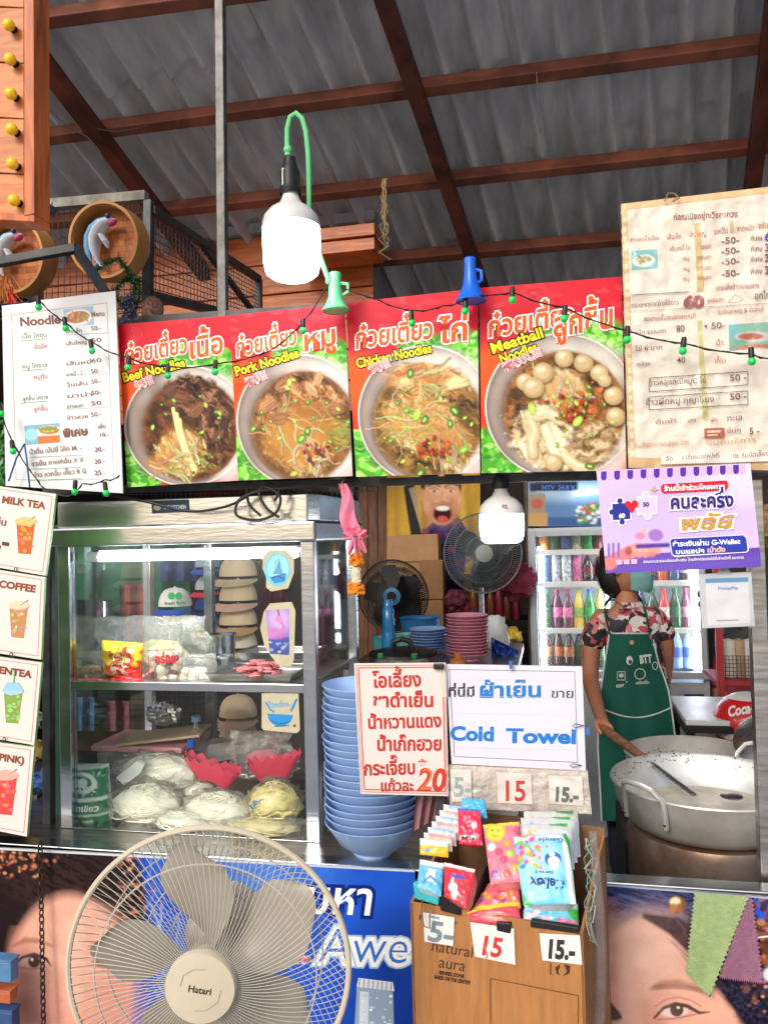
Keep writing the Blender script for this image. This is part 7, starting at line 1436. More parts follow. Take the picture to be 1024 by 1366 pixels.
# red and white ball cushion with cola lettering
cb_ = D(996, 966, 3.0); rb_ = 43 * 3.0 / FPX; t = thing('drinks_cooler', 'round red and white cola cooler beside the seated person', 'cooler', (cb_.x, cb_.y, cb_.z - rb_))
MB().ell(cb_, rb_, 32, 20).build('body', mat('cola_white', (222, 216, 212), .35), t)
MB().lathe([(rb_ * 1.01 * math.cos(a_), rb_ * 1.01 * math.sin(a_)) for a_ in np.linspace(-.05, .95, 10)], cb_, n=40).build('band', mat('cola_red', (206, 24, 30), .3, coat=.4), t); MB().lathe([(rb_ * 1.01 * math.cos(a_), rb_ * 1.01 * math.sin(a_)) for a_ in np.linspace(-.75, -.32, 6)], cb_, n=40).build('band', mat('cola_red'), t)
A = Art([(966, 930), (1030, 930), (1030, 962), (966, 962)], cb_ - FWD * rb_ * 1.03, -FWD); A.text('Coca-Cola', 970, 956, 19, (240, 236, 236), 10, .04, 62, shear=.2); A.build('print', VL, t)
# red shelf, basket with jars, at right
t = thing('red_shelf', 'red shelf rack at the far right holding a wire basket', 'shelf', D(985, 920, 3.9)); a = Y(955, 908, 3.7); b = Y(1040, 908, 3.7)
B3(MB(), a.x, b.x, 3.7, 4.0, a.z - .02, a.z).build('board', mat('rack_red', (150, 30, 40), .5), t, smooth=False); B3(MB(), a.x, a.x + .03, 3.68, 3.7, 0.02, a.z + .5).build('upright', mat('rack_red'), t, smooth=False); B3(MB(), a.x, b.x, 3.7, 4.0, a.z - .4, a.z - .38).build('board', mat('rack_red'), t, smooth=False)
t = thing('wire_basket', 'wire basket of jars on the red shelf', 'basket', Y(985, 905, 3.72)); x0, x1 = Y(962, 900, 3.72).x, Y(1030, 900, 3.72).x; wb = MB(); z0 = a.z + .003; z1 = Y(980, 875, 3.72).z
for i in range(14): x = x0 + (x1 - x0) * i / 13; wb.tube([(x, 3.72, z0), (x, 3.72, z1)], .0016, 4)
for i in range(7): z = z0 + (z1 - z0) * i / 6; wb.tube([(x0, 3.72, z), (x1, 3.72, z)], .0016, 4)
wb.build('grid', M_galv, t)
for i, (x, c) in enumerate(((972, (200, 196, 186)), (986, (160, 140, 110)), (1000, (190, 190, 196)))): b = Y(x, 902, 3.8); b.z = z0; o = MB().lathe([(0, 0), (.035, 0), (.038, .06), (.03, .12), (.03, .16), (0, .17)], b, n=18).build('jar', mat('jarb_%d' % i, c, .3), None); tag(o, ('pale jar at the left in the wire basket', 'tan jar in the middle of the wire basket', 'greyish jar at the right of the wire basket')[i], 'jar')
for i, (x, y, c, s_) in enumerate(((985, 850, (40, 44, 48), .09), (1010, 800, (20, 60, 50), .1), (1012, 700, (150, 110, 60), .1), (962, 800, (30, 30, 34), .1), (972, 862, (190, 186, 180), .04))):
    t = thing('hung_bundle', ['dark bundle above the wire basket', 'deep green bundle behind the card holder', 'tan bundle at the right behind the purple sign', 'black bundle left of the card holder', 'small white bundle above the basket'][i], 'bundle', Y(x, y, 4.0)); MB().ell(Y(x, y, 4.0), (s_, .08, s_), 20, 14, amp=.4, freq=3, seed=i + 7).build('body', mat('bun_%d' % i, c, .7, var=.5, scale=20), t)

# ================================================================== PEOPLE
def skin_obj(name, V_, E_, m, parent, sub=2, root=0):
    me = bpy.data.meshes.new(name); off = woff(parent) if parent else Vector(); me.from_pydata([Vector(v[0]) - off for v in V_], E_, []); me.materials.append(m)
    o = link(name, me, parent); md = o.modifiers.new('s', 'SKIN'); md.use_smooth_shade = True; md.branch_smoothing = .6
    for i, v in enumerate(V_): rr_ = v[1]; me.skin_vertices[0].data[i].radius = rr_ if isinstance(rr_, tuple) else (rr_, rr_); me.skin_vertices[0].data[i].use_root = (i == root)
    s2 = o.modifiers.new('u', 'SUBSURF'); s2.levels = sub; s2.render_levels = sub
    dg = bpy.context.evaluated_depsgraph_get(); me2 = bpy.data.meshes.new_from_object(o.evaluated_get(dg)); o.modifiers.clear(); o.data = me2; me2.shade_smooth(); return o
M_skin = mat('skin', (176, 118, 88), .5, var=.08, sss=.15, bump=.05)
dP = 3.25
def Q(x, y, d=dP): return D(x, y, d)
feet = Q(850, 1000); pe = thing('person', 'woman in floral shirt and green apron wearing a face mask, stirring the pot', 'person', (feet.x, feet.y, .025))
V_ = [(Q(852, 985), (.15, .105)), (Q(850, 930), (.125, .09)), (Q(846, 880), (.13, .09)), (Q(841, 835), (.14, .085)), (Q(836, 808), (.075, .06)), (Q(836, 790), .045), (Q(837, 772), .05), (Q(836, 755), (.075, .085)), (Q(835, 733), (.07, .08)),   # 0-8
      (Q(800, 820), .052), (Q(787, 862), .043), (Q(786, 905, 3.2), .036), (Q(797, 945, 2.98), .027), (Q(805, 966, 2.86), .021),  # 9-13 her right arm
      (Q(876, 818), .052), (Q(886, 860), .043), (Q(885, 905, 3.36), .034), (Q(880, 940, 3.42), .026), (Q(876, 962, 3.46), .021)]  # 14-18
E_ = [(0, 1), (1, 2), (2, 3), (3, 4), (4, 5), (5, 6), (6, 7), (7, 8), (3, 9), (9, 10), (10, 11), (11, 12), (12, 13), (3, 14), (14, 15), (15, 16), (16, 17), (17, 18)]
zf = .03
for sx in (-1, 1):
    k = len(V_); hip = Q(852 + sx * 24, 1010); kn = Vector((hip.x, hip.y - .02, .48)); an = Vector((hip.x, hip.y + .01, .11)); to = Vector((hip.x, hip.y - .12, .06))
    V_ += [(hip, .085), (kn, .058), (an, .038), (to, .03)]; E_ += [(0, k), (k, k + 1), (k + 1, k + 2), (k + 2, k + 3)]
# palm and fingers closing round the ladle grip
g0 = hA.lerp(hm, .12); gd = (hm - hA).normalized(); k = len(V_); palm = g0 + Vector((0, .0, .022)); V_.append((palm, (.022, .016))); E_.append((13, k))
side = gd.cross(Vector((0, 0, 1))).normalized()
for j, (o_j, ln) in enumerate(((-.028, .9), (-.010, 1.), (.008, .95), (.025, .8))):
    b0 = palm + gd * o_j + side * .0; c0 = g0 + gd * o_j; n0 = len(V_)
    pts = [c0 + Vector((0, 0, .022)) - side * .008, c0 + Vector((0, 0, .014)) - side * .022 * ln, c0 - Vector((0, 0, .010)) - side * .020 * ln, c0 - Vector((0, 0, .021)) - side * .002]
    for i_, p_ in enumerate(pts): V_.append((p_, .0085 - i_ * .0006))
    E_ += [(k, n0), (n0, n0 + 1), (n0 + 1, n0 + 2), (n0 + 2, n0 + 3)]
n0 = len(V_); V_ += [(palm - gd * .03 + side * .012, .010), (g0 - gd * .012 + side * .022, .009), (g0 + gd * .012 + side * .012 - Vector((0, 0, .014)), .008)]; E_ += [(k, n0), (n0, n0 + 1), (n0 + 1, n0 + 2)]
# other hand, relaxed
hk = Q(874, 974, 3.48); k2 = len(V_); V_.append((hk, (.024, .014))); E_.append((18, k2))
for j in range(4): n0 = len(V_); b0 = hk + RGT * (-.024 + j * .016); V_ += [(b0 - UP * .02, .008), (b0 - UP * .045 - FWD * .008, .0075), (b0 - UP * (.062 + .006 * (j in (1, 2))) - FWD * .018, .0065)]; E_ += [(k2, n0), (n0, n0 + 1), (n0 + 1, n0 + 2)]
n0 = len(V_); V_ += [(hk + RGT * .03, .009), (hk + RGT * .038 - UP * .025 - FWD * .01, .008)]; E_ += [(k2, n0), (n0, n0 + 1)]
skin_obj('body', V_, E_, M_skin, pe)
hd = Q(835, 758); turn = RGT * .72 - FWD * .70; turn.normalize(); sd_ = turn.cross(Vector((0, 0, 1))).normalized() * -1
hdm = Matrix((Vector((-turn.y, turn.x, 0)).normalized(), -turn, Vector((0, 0, 1)))).transposed()
MB().ell(hd, (.075, .092, .108), 28, 20, rot=hdm).build('head_surface', M_skin, pe)
MB().ell(hd + turn * .098 - Vector((0, 0, .012)), (.012, .016, .022), 12, 8, rot=hdm).build('nose', M_skin, pe)
for s_ in (-1, 1):
    e = hd + turn * .083 + hdm @ Vector((s_ * .03, 0, .012)); MB().ell(e, (.014, .008, .007), 12, 8, rot=hdm).build('eye', mat('eye_white', (220, 214, 208), .3, var=0), pe); MB().ell(e + turn * .006, (.006, .004, .006), 10, 6, rot=hdm).build('iris', mat('eye_dark', (30, 20, 16), .2, var=0), pe)
    MB().ell(e + Vector((0, 0, .018)) + turn * .002, (.018, .006, .004), 10, 6, rot=hdm).build('eyebrow', mat('hair_black', (24, 20, 20), .5, var=.3, bump=.3, bscale=200), pe)
    MB().ell(hd + hdm @ Vector((s_ * .077, 0, 0)), (.01, .018, .028), 10, 8, rot=hdm).build('ear', M_skin, pe)
MB().ell(hd - turn * .022 + Vector((0, 0, .03)), (.09, .092, .1), 28, 18, amp=.06, freq=6, rot=hdm).build('hair', mat('hair_black'), pe)
MB().ell(hd - turn * .05 - Vector((0, 0, .03)), (.082, .075, .1), 24, 16, amp=.06, freq=6, rot=hdm).build('hair_back', mat('hair_black'), pe); MB().ell(hd - turn * .09 - Vector((0, 0, .02)), (.055, .05, .07), 20, 14, amp=.1, freq=6, rot=hdm).build('hair_bun', mat('hair_black'), pe)
def fmask(u, v): a_ = (u - .5) * 2.1; b_ = (v - .5) * .105 * (1 - .35 * abs(2 * u - 1)); return hd + hdm @ Vector((math.sin(a_) * .078, -math.cos(a_) * (.098 + .012 * math.cos(a_) * (1 - (2 * v - 1) ** 2)), -.045 + b_ + .004 * math.sin(v * 20)))
MB().grid(fmask, 20, 12).build('face_mask', mat('mask_teal', (110, 160, 158), .8, var=.1), pe)
# floral shirt
mf = mat('floral', (40, 36, 40), .8, var=0, bump=.2, bscale=40); n = mf.node_tree.nodes; l = mf.node_tree.links
vo = n.new('ShaderNodeTexVoronoi'); vo.inputs['Scale'].default_value = 34; vo.inputs['Randomness'].default_value = 1; nz = n.new('ShaderNodeTexNoise'); nz.inputs['Scale'].default_value = 16; tc = n.new('ShaderNodeTexCoord')
mx = n.new('ShaderNodeVectorMath'); mx.operation = 'MULTIPLY_ADD'; mx.inputs[1].default_value = (.09, .09, .09); l.new(nz.outputs['Color'], mx.inputs[0]); l.new(tc.outputs['Object'], mx.inputs[2]); l.new(tc.outputs['Object'], nz.inputs['Vector']); l.new(mx.outputs[0], vo.inputs['Vector'])
cr = n.new('ShaderNodeValToRGB'); cr.color_ramp.interpolation = 'CONSTANT'; e = cr.color_ramp.elements; e[0].position = 0; e[0].color = (.02, .02, .024, 1); e[1].position = .33; e[1].color = (*lin((206, 196, 196)), 1)
for p_, c_ in ((.5, (190, 76, 84)), (.64, (60, 60, 70)), (.76, (224, 214, 212)), (.88, (210, 120, 120))): x_ = e.new(p_); x_.color = (*lin(c_), 1)
sx_ = n.new('ShaderNodeSeparateColor'); l.new(vo.outputs['Color'], sx_.inputs[0]); l.new(sx_.outputs[0], cr.inputs[0]); l.new(cr.outputs[0], n['Principled BSDF'].inputs['Base Color'])
SV = [(Q(852, 985), (.16, .115)), (Q(850, 930), (.145, .105)), (Q(846, 880), (.15, .105)), (Q(841, 840), (.16, .1)), (Q(837, 812), (.10, .075)), (Q(836, 800), (.062, .055)), (Q(802, 820), .06), (Q(791, 846), .059), (Q(787, 870), .055), (Q(873, 818), .06), (Q(883, 842), .058), (Q(886, 856), .053)]
skin_obj('shirt', SV, [(0, 1), (1, 2), (2, 3), (3, 4), (4, 5), (3, 6), (6, 7), (7, 8), (3, 9), (9, 10), (10, 11)], mf, pe)
TV = [(Q(852, 990), (.165, .12)), (Q(852, 1006), (.16, .12))]; k = 2; TE = [(0, 1)]
for sx in (-1, 1): hip = Q(852 + sx * 24, 1012); TV += [(hip, .1), (Vector((hip.x, hip.y - .01, .48)), .075), (Vector((hip.x, hip.y, .15)), .062)]; TE += [(1, k), (k, k + 1), (k + 1, k + 2)]; k += 3
skin_obj('trousers', TV, TE, mat('navy_cloth', (30, 34, 56), .85, var=.2), pe)
# apron (front sheet following the body)
G_ = (10, 88, 74)
rows_ = [(845, 812, 868, .115), (860, 810, 872, .12), (885, 806, 878, .125), (905, 803, 886, .128), (925, 800, 892, .135), (960, 797, 897, .145), (1000, 797, 902, .15), (1050, 800, 905, .15), (1095, 802, 905, .145)]
def apr(u, v, off=0.):
    f_ = v * (len(rows_) - 1); i_ = min(int(f_), len(rows_) - 2); g_ = f_ - i_; a_, b_ = rows_[i_], rows_[i_ + 1]; y, x0, x1, dd = [a_[j] * (1 - g_) + b_[j] * g_ for j in range(4)]
    x = x0 + (x1 - x0) * u; cv = 1 - (2 * u - 1) ** 2; return Q(x, y, dP - dd * (.78 + .26 * cv) - .006 * math.sin(u * 17 + v * 3) * v - off)
MB().grid(lambda u, v: apr(u, v), 28, 30).build('apron', mat('apron_green', G_, .8, var=.12, bump=.25, bscale=200), pe)
wh = mat('white_trim', (214, 220, 216), .7)
for u in (0, 1): MB().tube([apr(u, v, .002) for v in np.linspace(0, 1, 24)], .0035, 6).build('apron_edge', wh, pe)
MB().tube([apr(u, 0, .002) for u in np.linspace(0, 1, 10)], .0035, 6).build('apron_edge', wh, pe)
MB().tube([apr(u, .565 + .05 * math.sin(u * 3.1), .003) for u in np.linspace(0, 1, 16)], .003, 6).build('pocket_edge', wh, pe)
for pts in ([(813, 846), (808, 826), (806, 808), (816, 794)], [(866, 846), (862, 822), (856, 804), (848, 792)]):
    MB().tube([Q(x, y, dP - .115 + .05 * (i_ > 1) + .02 * i_) for i_, (x, y) in enumerate(pts)], .017, 8, flat=.25).build('apron_strap', mat('apron_green'), pe)
A = Art([(806, 848), (880, 848), (890, 1000), (800, 1000)], Q(845, 880, dP - .142), -FWD + UP * -.08); A.text('BTT', 853, 885, 15, (214, 222, 216), 6, .05, 16); A.ell(839, 881, 4.5, 6, (214, 222, 216)); A.ell(840, 883, 2.5, 3, G_)
A.line([(853 + 7 * math.cos(k_), 899 + 7 * math.sin(k_)) for k_ in np.linspace(0, 6.28, 20)], 1.2, (206, 214, 210)); A.frame([(823, 896), (833, 896), (833, 907), (823, 907)], 1, (206, 214, 210)); A.ell(828, 901, 3, 3, (206, 214, 210)); A.line([(873 + 3.4 * math.cos(k_), 888 + 5 * math.sin(k_)) for k_ in np.linspace(0, 6.28, 16)], 1, (206, 214, 210))
A.text('แอพนี้ดี', 821, 917, 7, (206, 214, 210), 4, .04, 20); A.text('เครื่องดื่ม', 847, 913, 5.5, (206, 214, 210), 4, .03, 18); A.text('แต๊ค', 857, 972, 15, (206, 216, 212), 10, .02, 20); A.text('ร้านอร่อย', 848, 987, 9, (180, 200, 190), 10, .02, 28); A.ell(842, 857, 3, 3, (206, 160, 120)); A.build('apron_print', VP, pe)

# seated person, mostly hidden behind the steel post
d2 = 4.1; se = thing('person', 'person in dusky red clothes seated at the right, knee raised', 'person', (D(985, 1100, d2).x, D(985, 1100, d2).y, .02)); S2 = lambda x, y, d=d2: D(x, y, d)
V2 = [(S2(995, 975), .09), (S2(990, 925), .085), (S2(985, 880), .09), (S2(988, 845), .05), (S2(990, 825), (.08, .09)), (S2(991, 800), (.075, .085)), (S2(961, 880), .055), (S2(958, 925), .045), (S2(968, 955, 3.9), .033), (S2(995, 965, 3.8), .025), (S2(1020, 885), .055), (S2(1030, 930), .045),
      (S2(985, 975), .085), (S2(963, 950, 3.7), .066), (S2(960, 1010, 3.7), .045), (S2(960, 1070, 3.7), .035), (S2(958, 1090, 3.62), .03)]
skin_obj('body', V2, [(0, 1), (1, 2), (2, 3), (3, 4), (4, 5), (2, 6), (6, 7), (7, 8), (8, 9), (2, 10), (10, 11), (0, 12), (12, 13), (13, 14), (14, 15), (15, 16)], M_skin, se)
skin_obj('shirt', [(S2(995, 975), .155), (S2(992, 925), .15), (S2(988, 885), .145), (S2(988, 855), .075), (S2(961, 882), .072), (S2(958, 922), .06), (S2(1020, 885), .072), (S2(1028, 920), .06)], [(0, 1), (1, 2), (2, 3), (2, 4), (4, 5), (2, 6), (6, 7)], mat('dusky_red', (150, 62, 76), .85, var=.2), se)
skin_obj('shorts', [(S2(995, 985), .15), (S2(982, 975), .11), (S2(968, 960, 3.78), .08)], [(0, 1), (1, 2)], mat('red_shorts', (170, 60, 66), .85, var=.2), se)
MB().ell(S2(991, 806), (.085, .095, .1), 20, 14, amp=.06).build('hair', mat('hair_black'), se)
random.seed(41)
# ================================================================== LAMPS, WIRES, UPPER LEFT
M_glow = mat('bulb_glow', (255, 255, 255), var=0, bump=0, emit=(250, 253, 255), es=11); M_lampw = mat('lamp_white', (214, 216, 216), .35, var=.04, bump=0)
def bulb(name, label, cx, ytop, yj, ybot, wpx, yy, sock_top):
    c = Y(cx, yj, yy); s_ = pxs(cx, yj, yy); r0 = wpx / 2 * s_; zb_ = Y(cx, ybot, yy).z; zt_ = Y(cx, ytop, yy).z; zs = Y(cx, sock_top, yy).z; t = thing(name, label, 'lamp', (c.x, c.y, zb_), 'lit white bulbs')
    h = zt_ - c.z
    MB().lathe([(r0, 0), (r0 * 1.0, h * .12), (r0 * .93, h * .32), (r0 * .72, h * .52), (r0 * .42, h * .68), (r0 * .3, h * .85), (r0 * .28, h), (0, h)], c, n=36).build('housing', M_lampw, t)
    d_ = c.z - zb_; MB().lathe([(r0 * .985, 0), (r0 * 1.0, -d_ * .3), (r0 * .98, -d_ * .7), (r0 * .9, -d_ * .9), (r0 * .7, -d_ * .99), (0, -d_)], c, n=36).build('diffuser', M_glow, t)
    MB().lathe([(r0 * .36, 0), (r0 * .40, .01), (r0 * .34, .02), (r0 * .34, (zs - zt_) * .6), (r0 * .26, (zs - zt_) * .75), (r0 * .2, zs - zt_), (0, zs - zt_)], (c.x, c.y, zt_ - .004), n=20).build('socket', M_blackp, t)
    return t, c, zs, s_
t, c, zs, s_ = bulb('hanging_bulb', 'big lit bulb on a mint green hose arching above the pork poster', 388.5, 258, 305, 371, 77, 1.72, 208)
A = Art([(376, 224), (386, 224), (386, 248), (376, 248)], Y(381, 236, 1.70), (0, -1, 0)); A.base((214, 214, 210)); [A.line([(378, 228 + i * 4), (384, 228 + i * 4)], .8, (90, 90, 90)) for i in range(5)]; A.build('rating_label', VP, t)
M_mint = mat('mint_hose', (112, 206, 140), .4, sss=.05, var=.05, bump=0)
pts = [(384, 208), (383, 190), (383, 172), (387, 156), (395, 151), (403, 158), (408, 176), (411, 205), (412, 240), (412, 275), (417, 310), (428, 345), (438, 372)]
MB().tube([Y(x, y, 1.72 + (.06 if i > 7 else 0) * (i - 7) / 5) for i, (x, y) in enumerate(pts)], [.0075] + [.006] * 12, 8).build('hose', M_mint, t); MB().ell(Y(384, 200, 1.72), .0105, 10, 8).build('hose_knob', M_mint, t)
t, c, zs, s_ = bulb('hanging_bulb', 'second lit bulb hanging under the meatball poster, in front of the grey fan', 668.5, 650, 686, 725, 59, 2.0, 628)
A = Art([(660, 670), (680, 670), (680, 680), (660, 680)], Y(670, 676, 2.0 - 29 * s_ * .97), (0, -1, .0)); A.text('KL', 669, 678, 7, (150, 80, 80), -3, .05); A.build('mark', VP, t)
MB().tube([Vector((c.x, c.y, zs)), Vector((c.x, c.y, zs + .12))], .004, 6).build('cord', M_blackp, t)
# trumpet clips
def horn(name, label, cx, yb, ytop, w0, w1, yy, m, tab):
    b = Y(cx, yb, yy); tp = Y(cx - 1, ytop, yy); h = tp.z - b.z; s_ = pxs(cx, yb, yy); t = thing(name, label, 'clip', b, 'trumpet-shaped plastic clips')
    MB().lathe([(w0 / 2 * s_, 0), (w0 / 2 * s_ * 1.02, .004), (w0 / 2 * s_ * .8, h * .14), (w0 / 2 * s_ * .52, h * .38), (w1 / 2 * s_ * 1.15, h * .6), (w1 / 2 * s_, h * .8), (w1 / 2 * s_ * 1.08, h * .97), (w1 / 2 * s_ * .9, h), (0, h * 1.01)], b, n=32).build('horn', m, t)
    MB().lathe([(0, .003), (w0 / 2 * s_ * .9, .001)], b, n=24).build('underside', m, t)
    MB().tube([b + Vector((w1 * s_ * .4, 0, h * .72)), b + Vector((tab * s_, -.004, h * .66)), b + Vector((tab * s_, -.004, h * .45)), b + Vector((w1 * s_ * .6, 0, h * .4))], .0045, 8).build('tab', m, t)
    return t
horn('trumpet_clip', 'mint green trumpet-shaped clip at the top of the pork poster', 448, 415, 364, 36, 16, 1.84, M_mint, 18)
horn('trumpet_clip', 'bright blue trumpet-shaped clip at the top of the chicken poster', 628, 402, 344, 40, 15, 1.84, mat('bright_blue', (20, 100, 220), .3, sss=.03, var=.03, bump=0), 15)
a = Y(438, 375, 1.83); MB().ell(a, .008, 10, 8).build('pivot', M_mint, bpy.data.objects['trumpet_clip'])
# string lights
M_gb = mat('green_bulb', (10, 214, 96), .25, sss=.1, var=0, bump=0, coat=.3)
def string(name, label, pts, bulbs, yy, sag=3, r_=.0016):
    t = thing(name, label, 'string lights', Y(*pts[0], yy)); P_ = []
    for (a_, b_) in zip(pts[:-1], pts[1:]):
        for k_ in range(6): u = k_ / 6; P_.append(Y(a_[0] + (b_[0] - a_[0]) * u, a_[1] + (b_[1] - a_[1]) * u + sag * math.sin(math.pi * u) * 1.0, yy + .004 * math.sin(len(P_))))
    P_.append(Y(*pts[-1], yy)); MB().tube(P_, r_, 6).build('wire', M_blackp, t); MB().tube([p_ + Vector((0, .002, .0025 * math.sin(i * 2.1))) for i, p_ in enumerate(P_)], r_ * .8, 5).build('wire', M_blackp, t)
    for (x, y) in bulbs:
        b = Y(x, y, yy - .008); MB().lathe([(0, .03), (.005, .03), (.0062, .024), (.0062, .008), (0, .008)], b, (rnd(-.2, .2), 0, 1), n=12).build('socket', M_blackp, t)
        MB().ell(b, (.0086, .0086, .0092), 14, 10).build('bulb', M_gb, t)
string('string_lights', 'string of green bulbs draped over the noodle menu and the beef and pork posters', [(-20, 405), (52, 400), (88, 430), (126, 458), (168, 476), (224, 489), (290, 485), (360, 468), (404, 430), (438, 378)], [(52, 410), (88, 438), (123, 468), (171, 490), (224, 501), (287, 496), (404, 441)], 1.83)
string('string_lights', 'string of green bulbs running from the mint clip across to the price board', [(440, 374), (500, 398), (550, 414), (590, 408), (622, 398)], [(549, 431), (620, 415)], 1.83)
string('string_lights', 'string of green bulbs crossing the meatball poster and price board', [(622, 392), (684, 390), (752, 410), (836, 441), (912, 458), (1000, 472), (1040, 478)], [(683, 400), (752, 425), (836, 453), (910, 468), (1002, 482)], 1.81)
string('string_lights', 'lower string of green bulbs under the noodle menu', [(-20, 470), (2, 552), (20, 595), (50, 640), (62, 652), (92, 662), (110, 645), (140, 640), (160, 634)], [(2, 552), (18, 602), (100, 656), (142, 658)], 1.82)
# black cable loops on case header
t = thing('black_cable', 'thick black cable looped over the top of the glass case', 'cable', Y(330, 690, 1.94))
seqs = [[(110, 655), (190, 668), (250, 682), (300, 676), (330, 662), (345, 655), (420, 648), (480, 640)], [(345, 655), (322, 664), (314, 680), (320, 690), (345, 694), (368, 684), (374, 664), (362, 652), (350, 650), (346, 660), (356, 678), (372, 690)], [(330, 650), (332, 672), (348, 688)], [(345, 655), (360, 645), (372, 655), (366, 668)]]
for s__ in seqs:
    P_ = []
    for i in range(len(s__) - 1):
        p0, p1, p2, p3 = s__[max(i - 1, 0)], s__[i], s__[i + 1], s__[min(i + 2, len(s__) - 1)]
        for k_ in range(6):
            u = k_ / 6; f_ = lambda j: .5 * (2 * p1[j] + (p2[j] - p0[j]) * u + (2 * p0[j] - 5 * p1[j] + 4 * p2[j] - p3[j]) * u * u + (3 * p1[j] - p0[j] - 3 * p2[j] + p3[j]) * u ** 3); P_.append(Y(f_(0), f_(1), 1.935))
    P_.append(Y(*s__[-1], 1.935)); MB().tube(P_, .0038, 7).build('loop', M_blackp, t)
# clutter strip between posters and case header: dark rail + mesh
t = thing('hanging_rail', 'dark steel rail with wire mesh running under the noodle posters', 'rail', Y(320, 652, 2.0)); MB().bar(Y(60, 656, 2.02), Y(1040, 628, 2.02), .02, .02).build('bar', M_paint, t, smooth=False); MB().bar(Y(60, 436, 2.0), Y(1040, 372, 2.0), .02, .02).build('bar', M_paint, t, smooth=False)
mb = MB()
for i in range(50): x = 170 + i * 6.5; mb.tube([Y(x, 642, 2.06), Y(x, 664, 2.06)], .001, 4)
for y in (646, 652, 658): mb.tube([Y(165, y + 2, 2.06), Y(500, y - 3, 2.06)], .001, 4)
mb.build('mesh', M_galv, t, kind='stuff')
for i, (x0, x1, y0, y1, c) in enumerate(((262, 330, 645, 660, (150, 50, 40)), (390, 440, 640, 655, (140, 120, 90)))):
    a = Y(x0, y0, 2.12); b = Y(x1, y1, 2.12); t = thing('storage_box', ('reddish box lying behind the mesh above the glass case', 'tan box lying behind the mesh right of the red box')[i], 'box', (a + b) / 2); B3(MB(), a.x, b.x, 2.12, 2.4, b.z, a.z).build('body', mat('sbox_%d' % i, c, .7, var=.4), t, smooth=False, bev=.003); B3(MB(), a.x - .003, b.x + .003, 2.115, 2.405, a.z + .001, a.z + .008).build('lid', mat('sbox_%d' % i), t, smooth=False)
# marigold garland with pink ribbon
t = thing('marigold_garland', 'pink ribbon and marigold garland hanging at the corner of the glass case', 'garland', Y(474, 794, 1.93)); M_rib = mat('pink_ribbon', (240, 130, 160), .35, sss=.1, var=.12, bump=.2)
def rib(u, v): x = 456 + 16 * v + (u - .5) * (11 + 16 * v) + 3 * math.sin(v * 7); y = 645 + 70 * v; return Y(x, y, 1.92 + .008 * math.sin(u * 5 + v * 6))
MB().grid(rib, 8, 24).build('ribbon', M_rib, t); MB().tube([Y(459, 650, 1.915), Y(454, 656, 1.91), Y(453, 648, 1.91), Y(460, 638, 1.92), Y(464, 632, 1.93)], .0012, 6).build('hook', M_galv, t)
for k_ in range(9):
    a_ = k_ * .7; cx, cy = 474 + math.cos(a_) * 4, 714 + math.sin(a_) * 4; tip = (474 + math.cos(a_) * 18, 715 + math.sin(a_) * 13 + (14 if k_ in (1, 2, 3) else 0))
    MB().grid(lambda u, v: Y(cx + (tip[0] - cx) * v + (u - .5) * 9 * math.sin(math.pi * (1 - v) * .7 + .5) * -math.sin(a_), cy + (tip[1] - cy) * v + (u - .5) * 9 * (1 - v * .8) * math.cos(a_), 1.905 + .01 * math.sin(u * 3 + k_) - .006 * v), 4, 8).build('petal', M_rib, t)
def flowers(name, ylist, m, s_, n_=10):
    for y, w_ in ylist:
        mb = MB(); rg = random.Random(int(y))
        for i in range(90): a_ = rg.uniform(0, 6.28); q_ = rg.random() ** .5 * w_; c_ = Y(475 + math.cos(a_) * q_, y + rg.uniform(-4, 4), 1.915 + math.sin(a_) * w_ * .0016); mb.ell(c_, s_ * rg.uniform(.6, 1.2), 5, 4)
        mb.build(name, m, t, kind='stuff')
M_mar = mat('marigold', (240, 150, 20), .7, sss=.1, var=.3, scale=80, dirt=(206, 96, 10)); M_jas = mat('jasmine', (226, 218, 190), .6, var=.15)
flowers('marigold_ball', [(742, 8), (750, 9), (782, 11), (788, 11)], M_mar, .0042); flowers('jasmine_buds', [(727, 5), (762, 5), (770, 5), (776, 5)], M_jas, .004)

# ---- left column: orange board with yellow lamps
M_ob = wood('orange_board', (220, 136, 66), (184, 98, 42), 4, (1.2, 1.2, 10), .4, .2)
t = thing('bulb_board', 'varnished orange board with a column of yellow bulbs at the upper left', 'sign board', Y(20, 285, 1.6))
ys = [-60, 10, 84, 158, 232, 287]
for i in range(5): MB().prism([Y(x, y, 1.6) for x, y in ((-60, ys[i] + .8 - 2), (32, ys[i] + .8), (32, ys[i + 1]), (-60, ys[i + 1] - 6))], (0, .02, 0)).build('plank', M_ob, t, smooth=False, bev=.0015)
MB().prism([Y(x, y, 1.592) for x, y in ((32, -60), (45, -60), (46, 285), (32, 288))], (0, .06, 0)).build('edge_board', wood('edge_wood', (196, 104, 50), (140, 66, 28), 5, (8, 8, 1), .4), t, smooth=False, bev=.002)
MB().prism([Y(x, y, 1.594) for x, y in ((-60, 282), (46, 286), (46, 296), (-60, 290))], (0, .06, 0)).build('edge_board', wood('edge_wood', (196, 104, 50), (140, 66, 28)), t, smooth=False, bev=.002)
for (x, y) in ((12, 33), (14, 79), (15, 125), (16, 172), (17, 218), (19, 267)):
    b = Y(x, y, 1.58); MB().ell(b, (.0138, .0138, .0138), 20, 14).build('yellow_bulb', mat('yellow_bulb', (250, 200, 10), .15, coat=.6, sss=.1, var=0, bump=0), t); MB().lathe([(.009, .008), (.009, .02), (0, .02)], b, (0, 1, 0), n=16).build('bulb_base', M_dark, t)
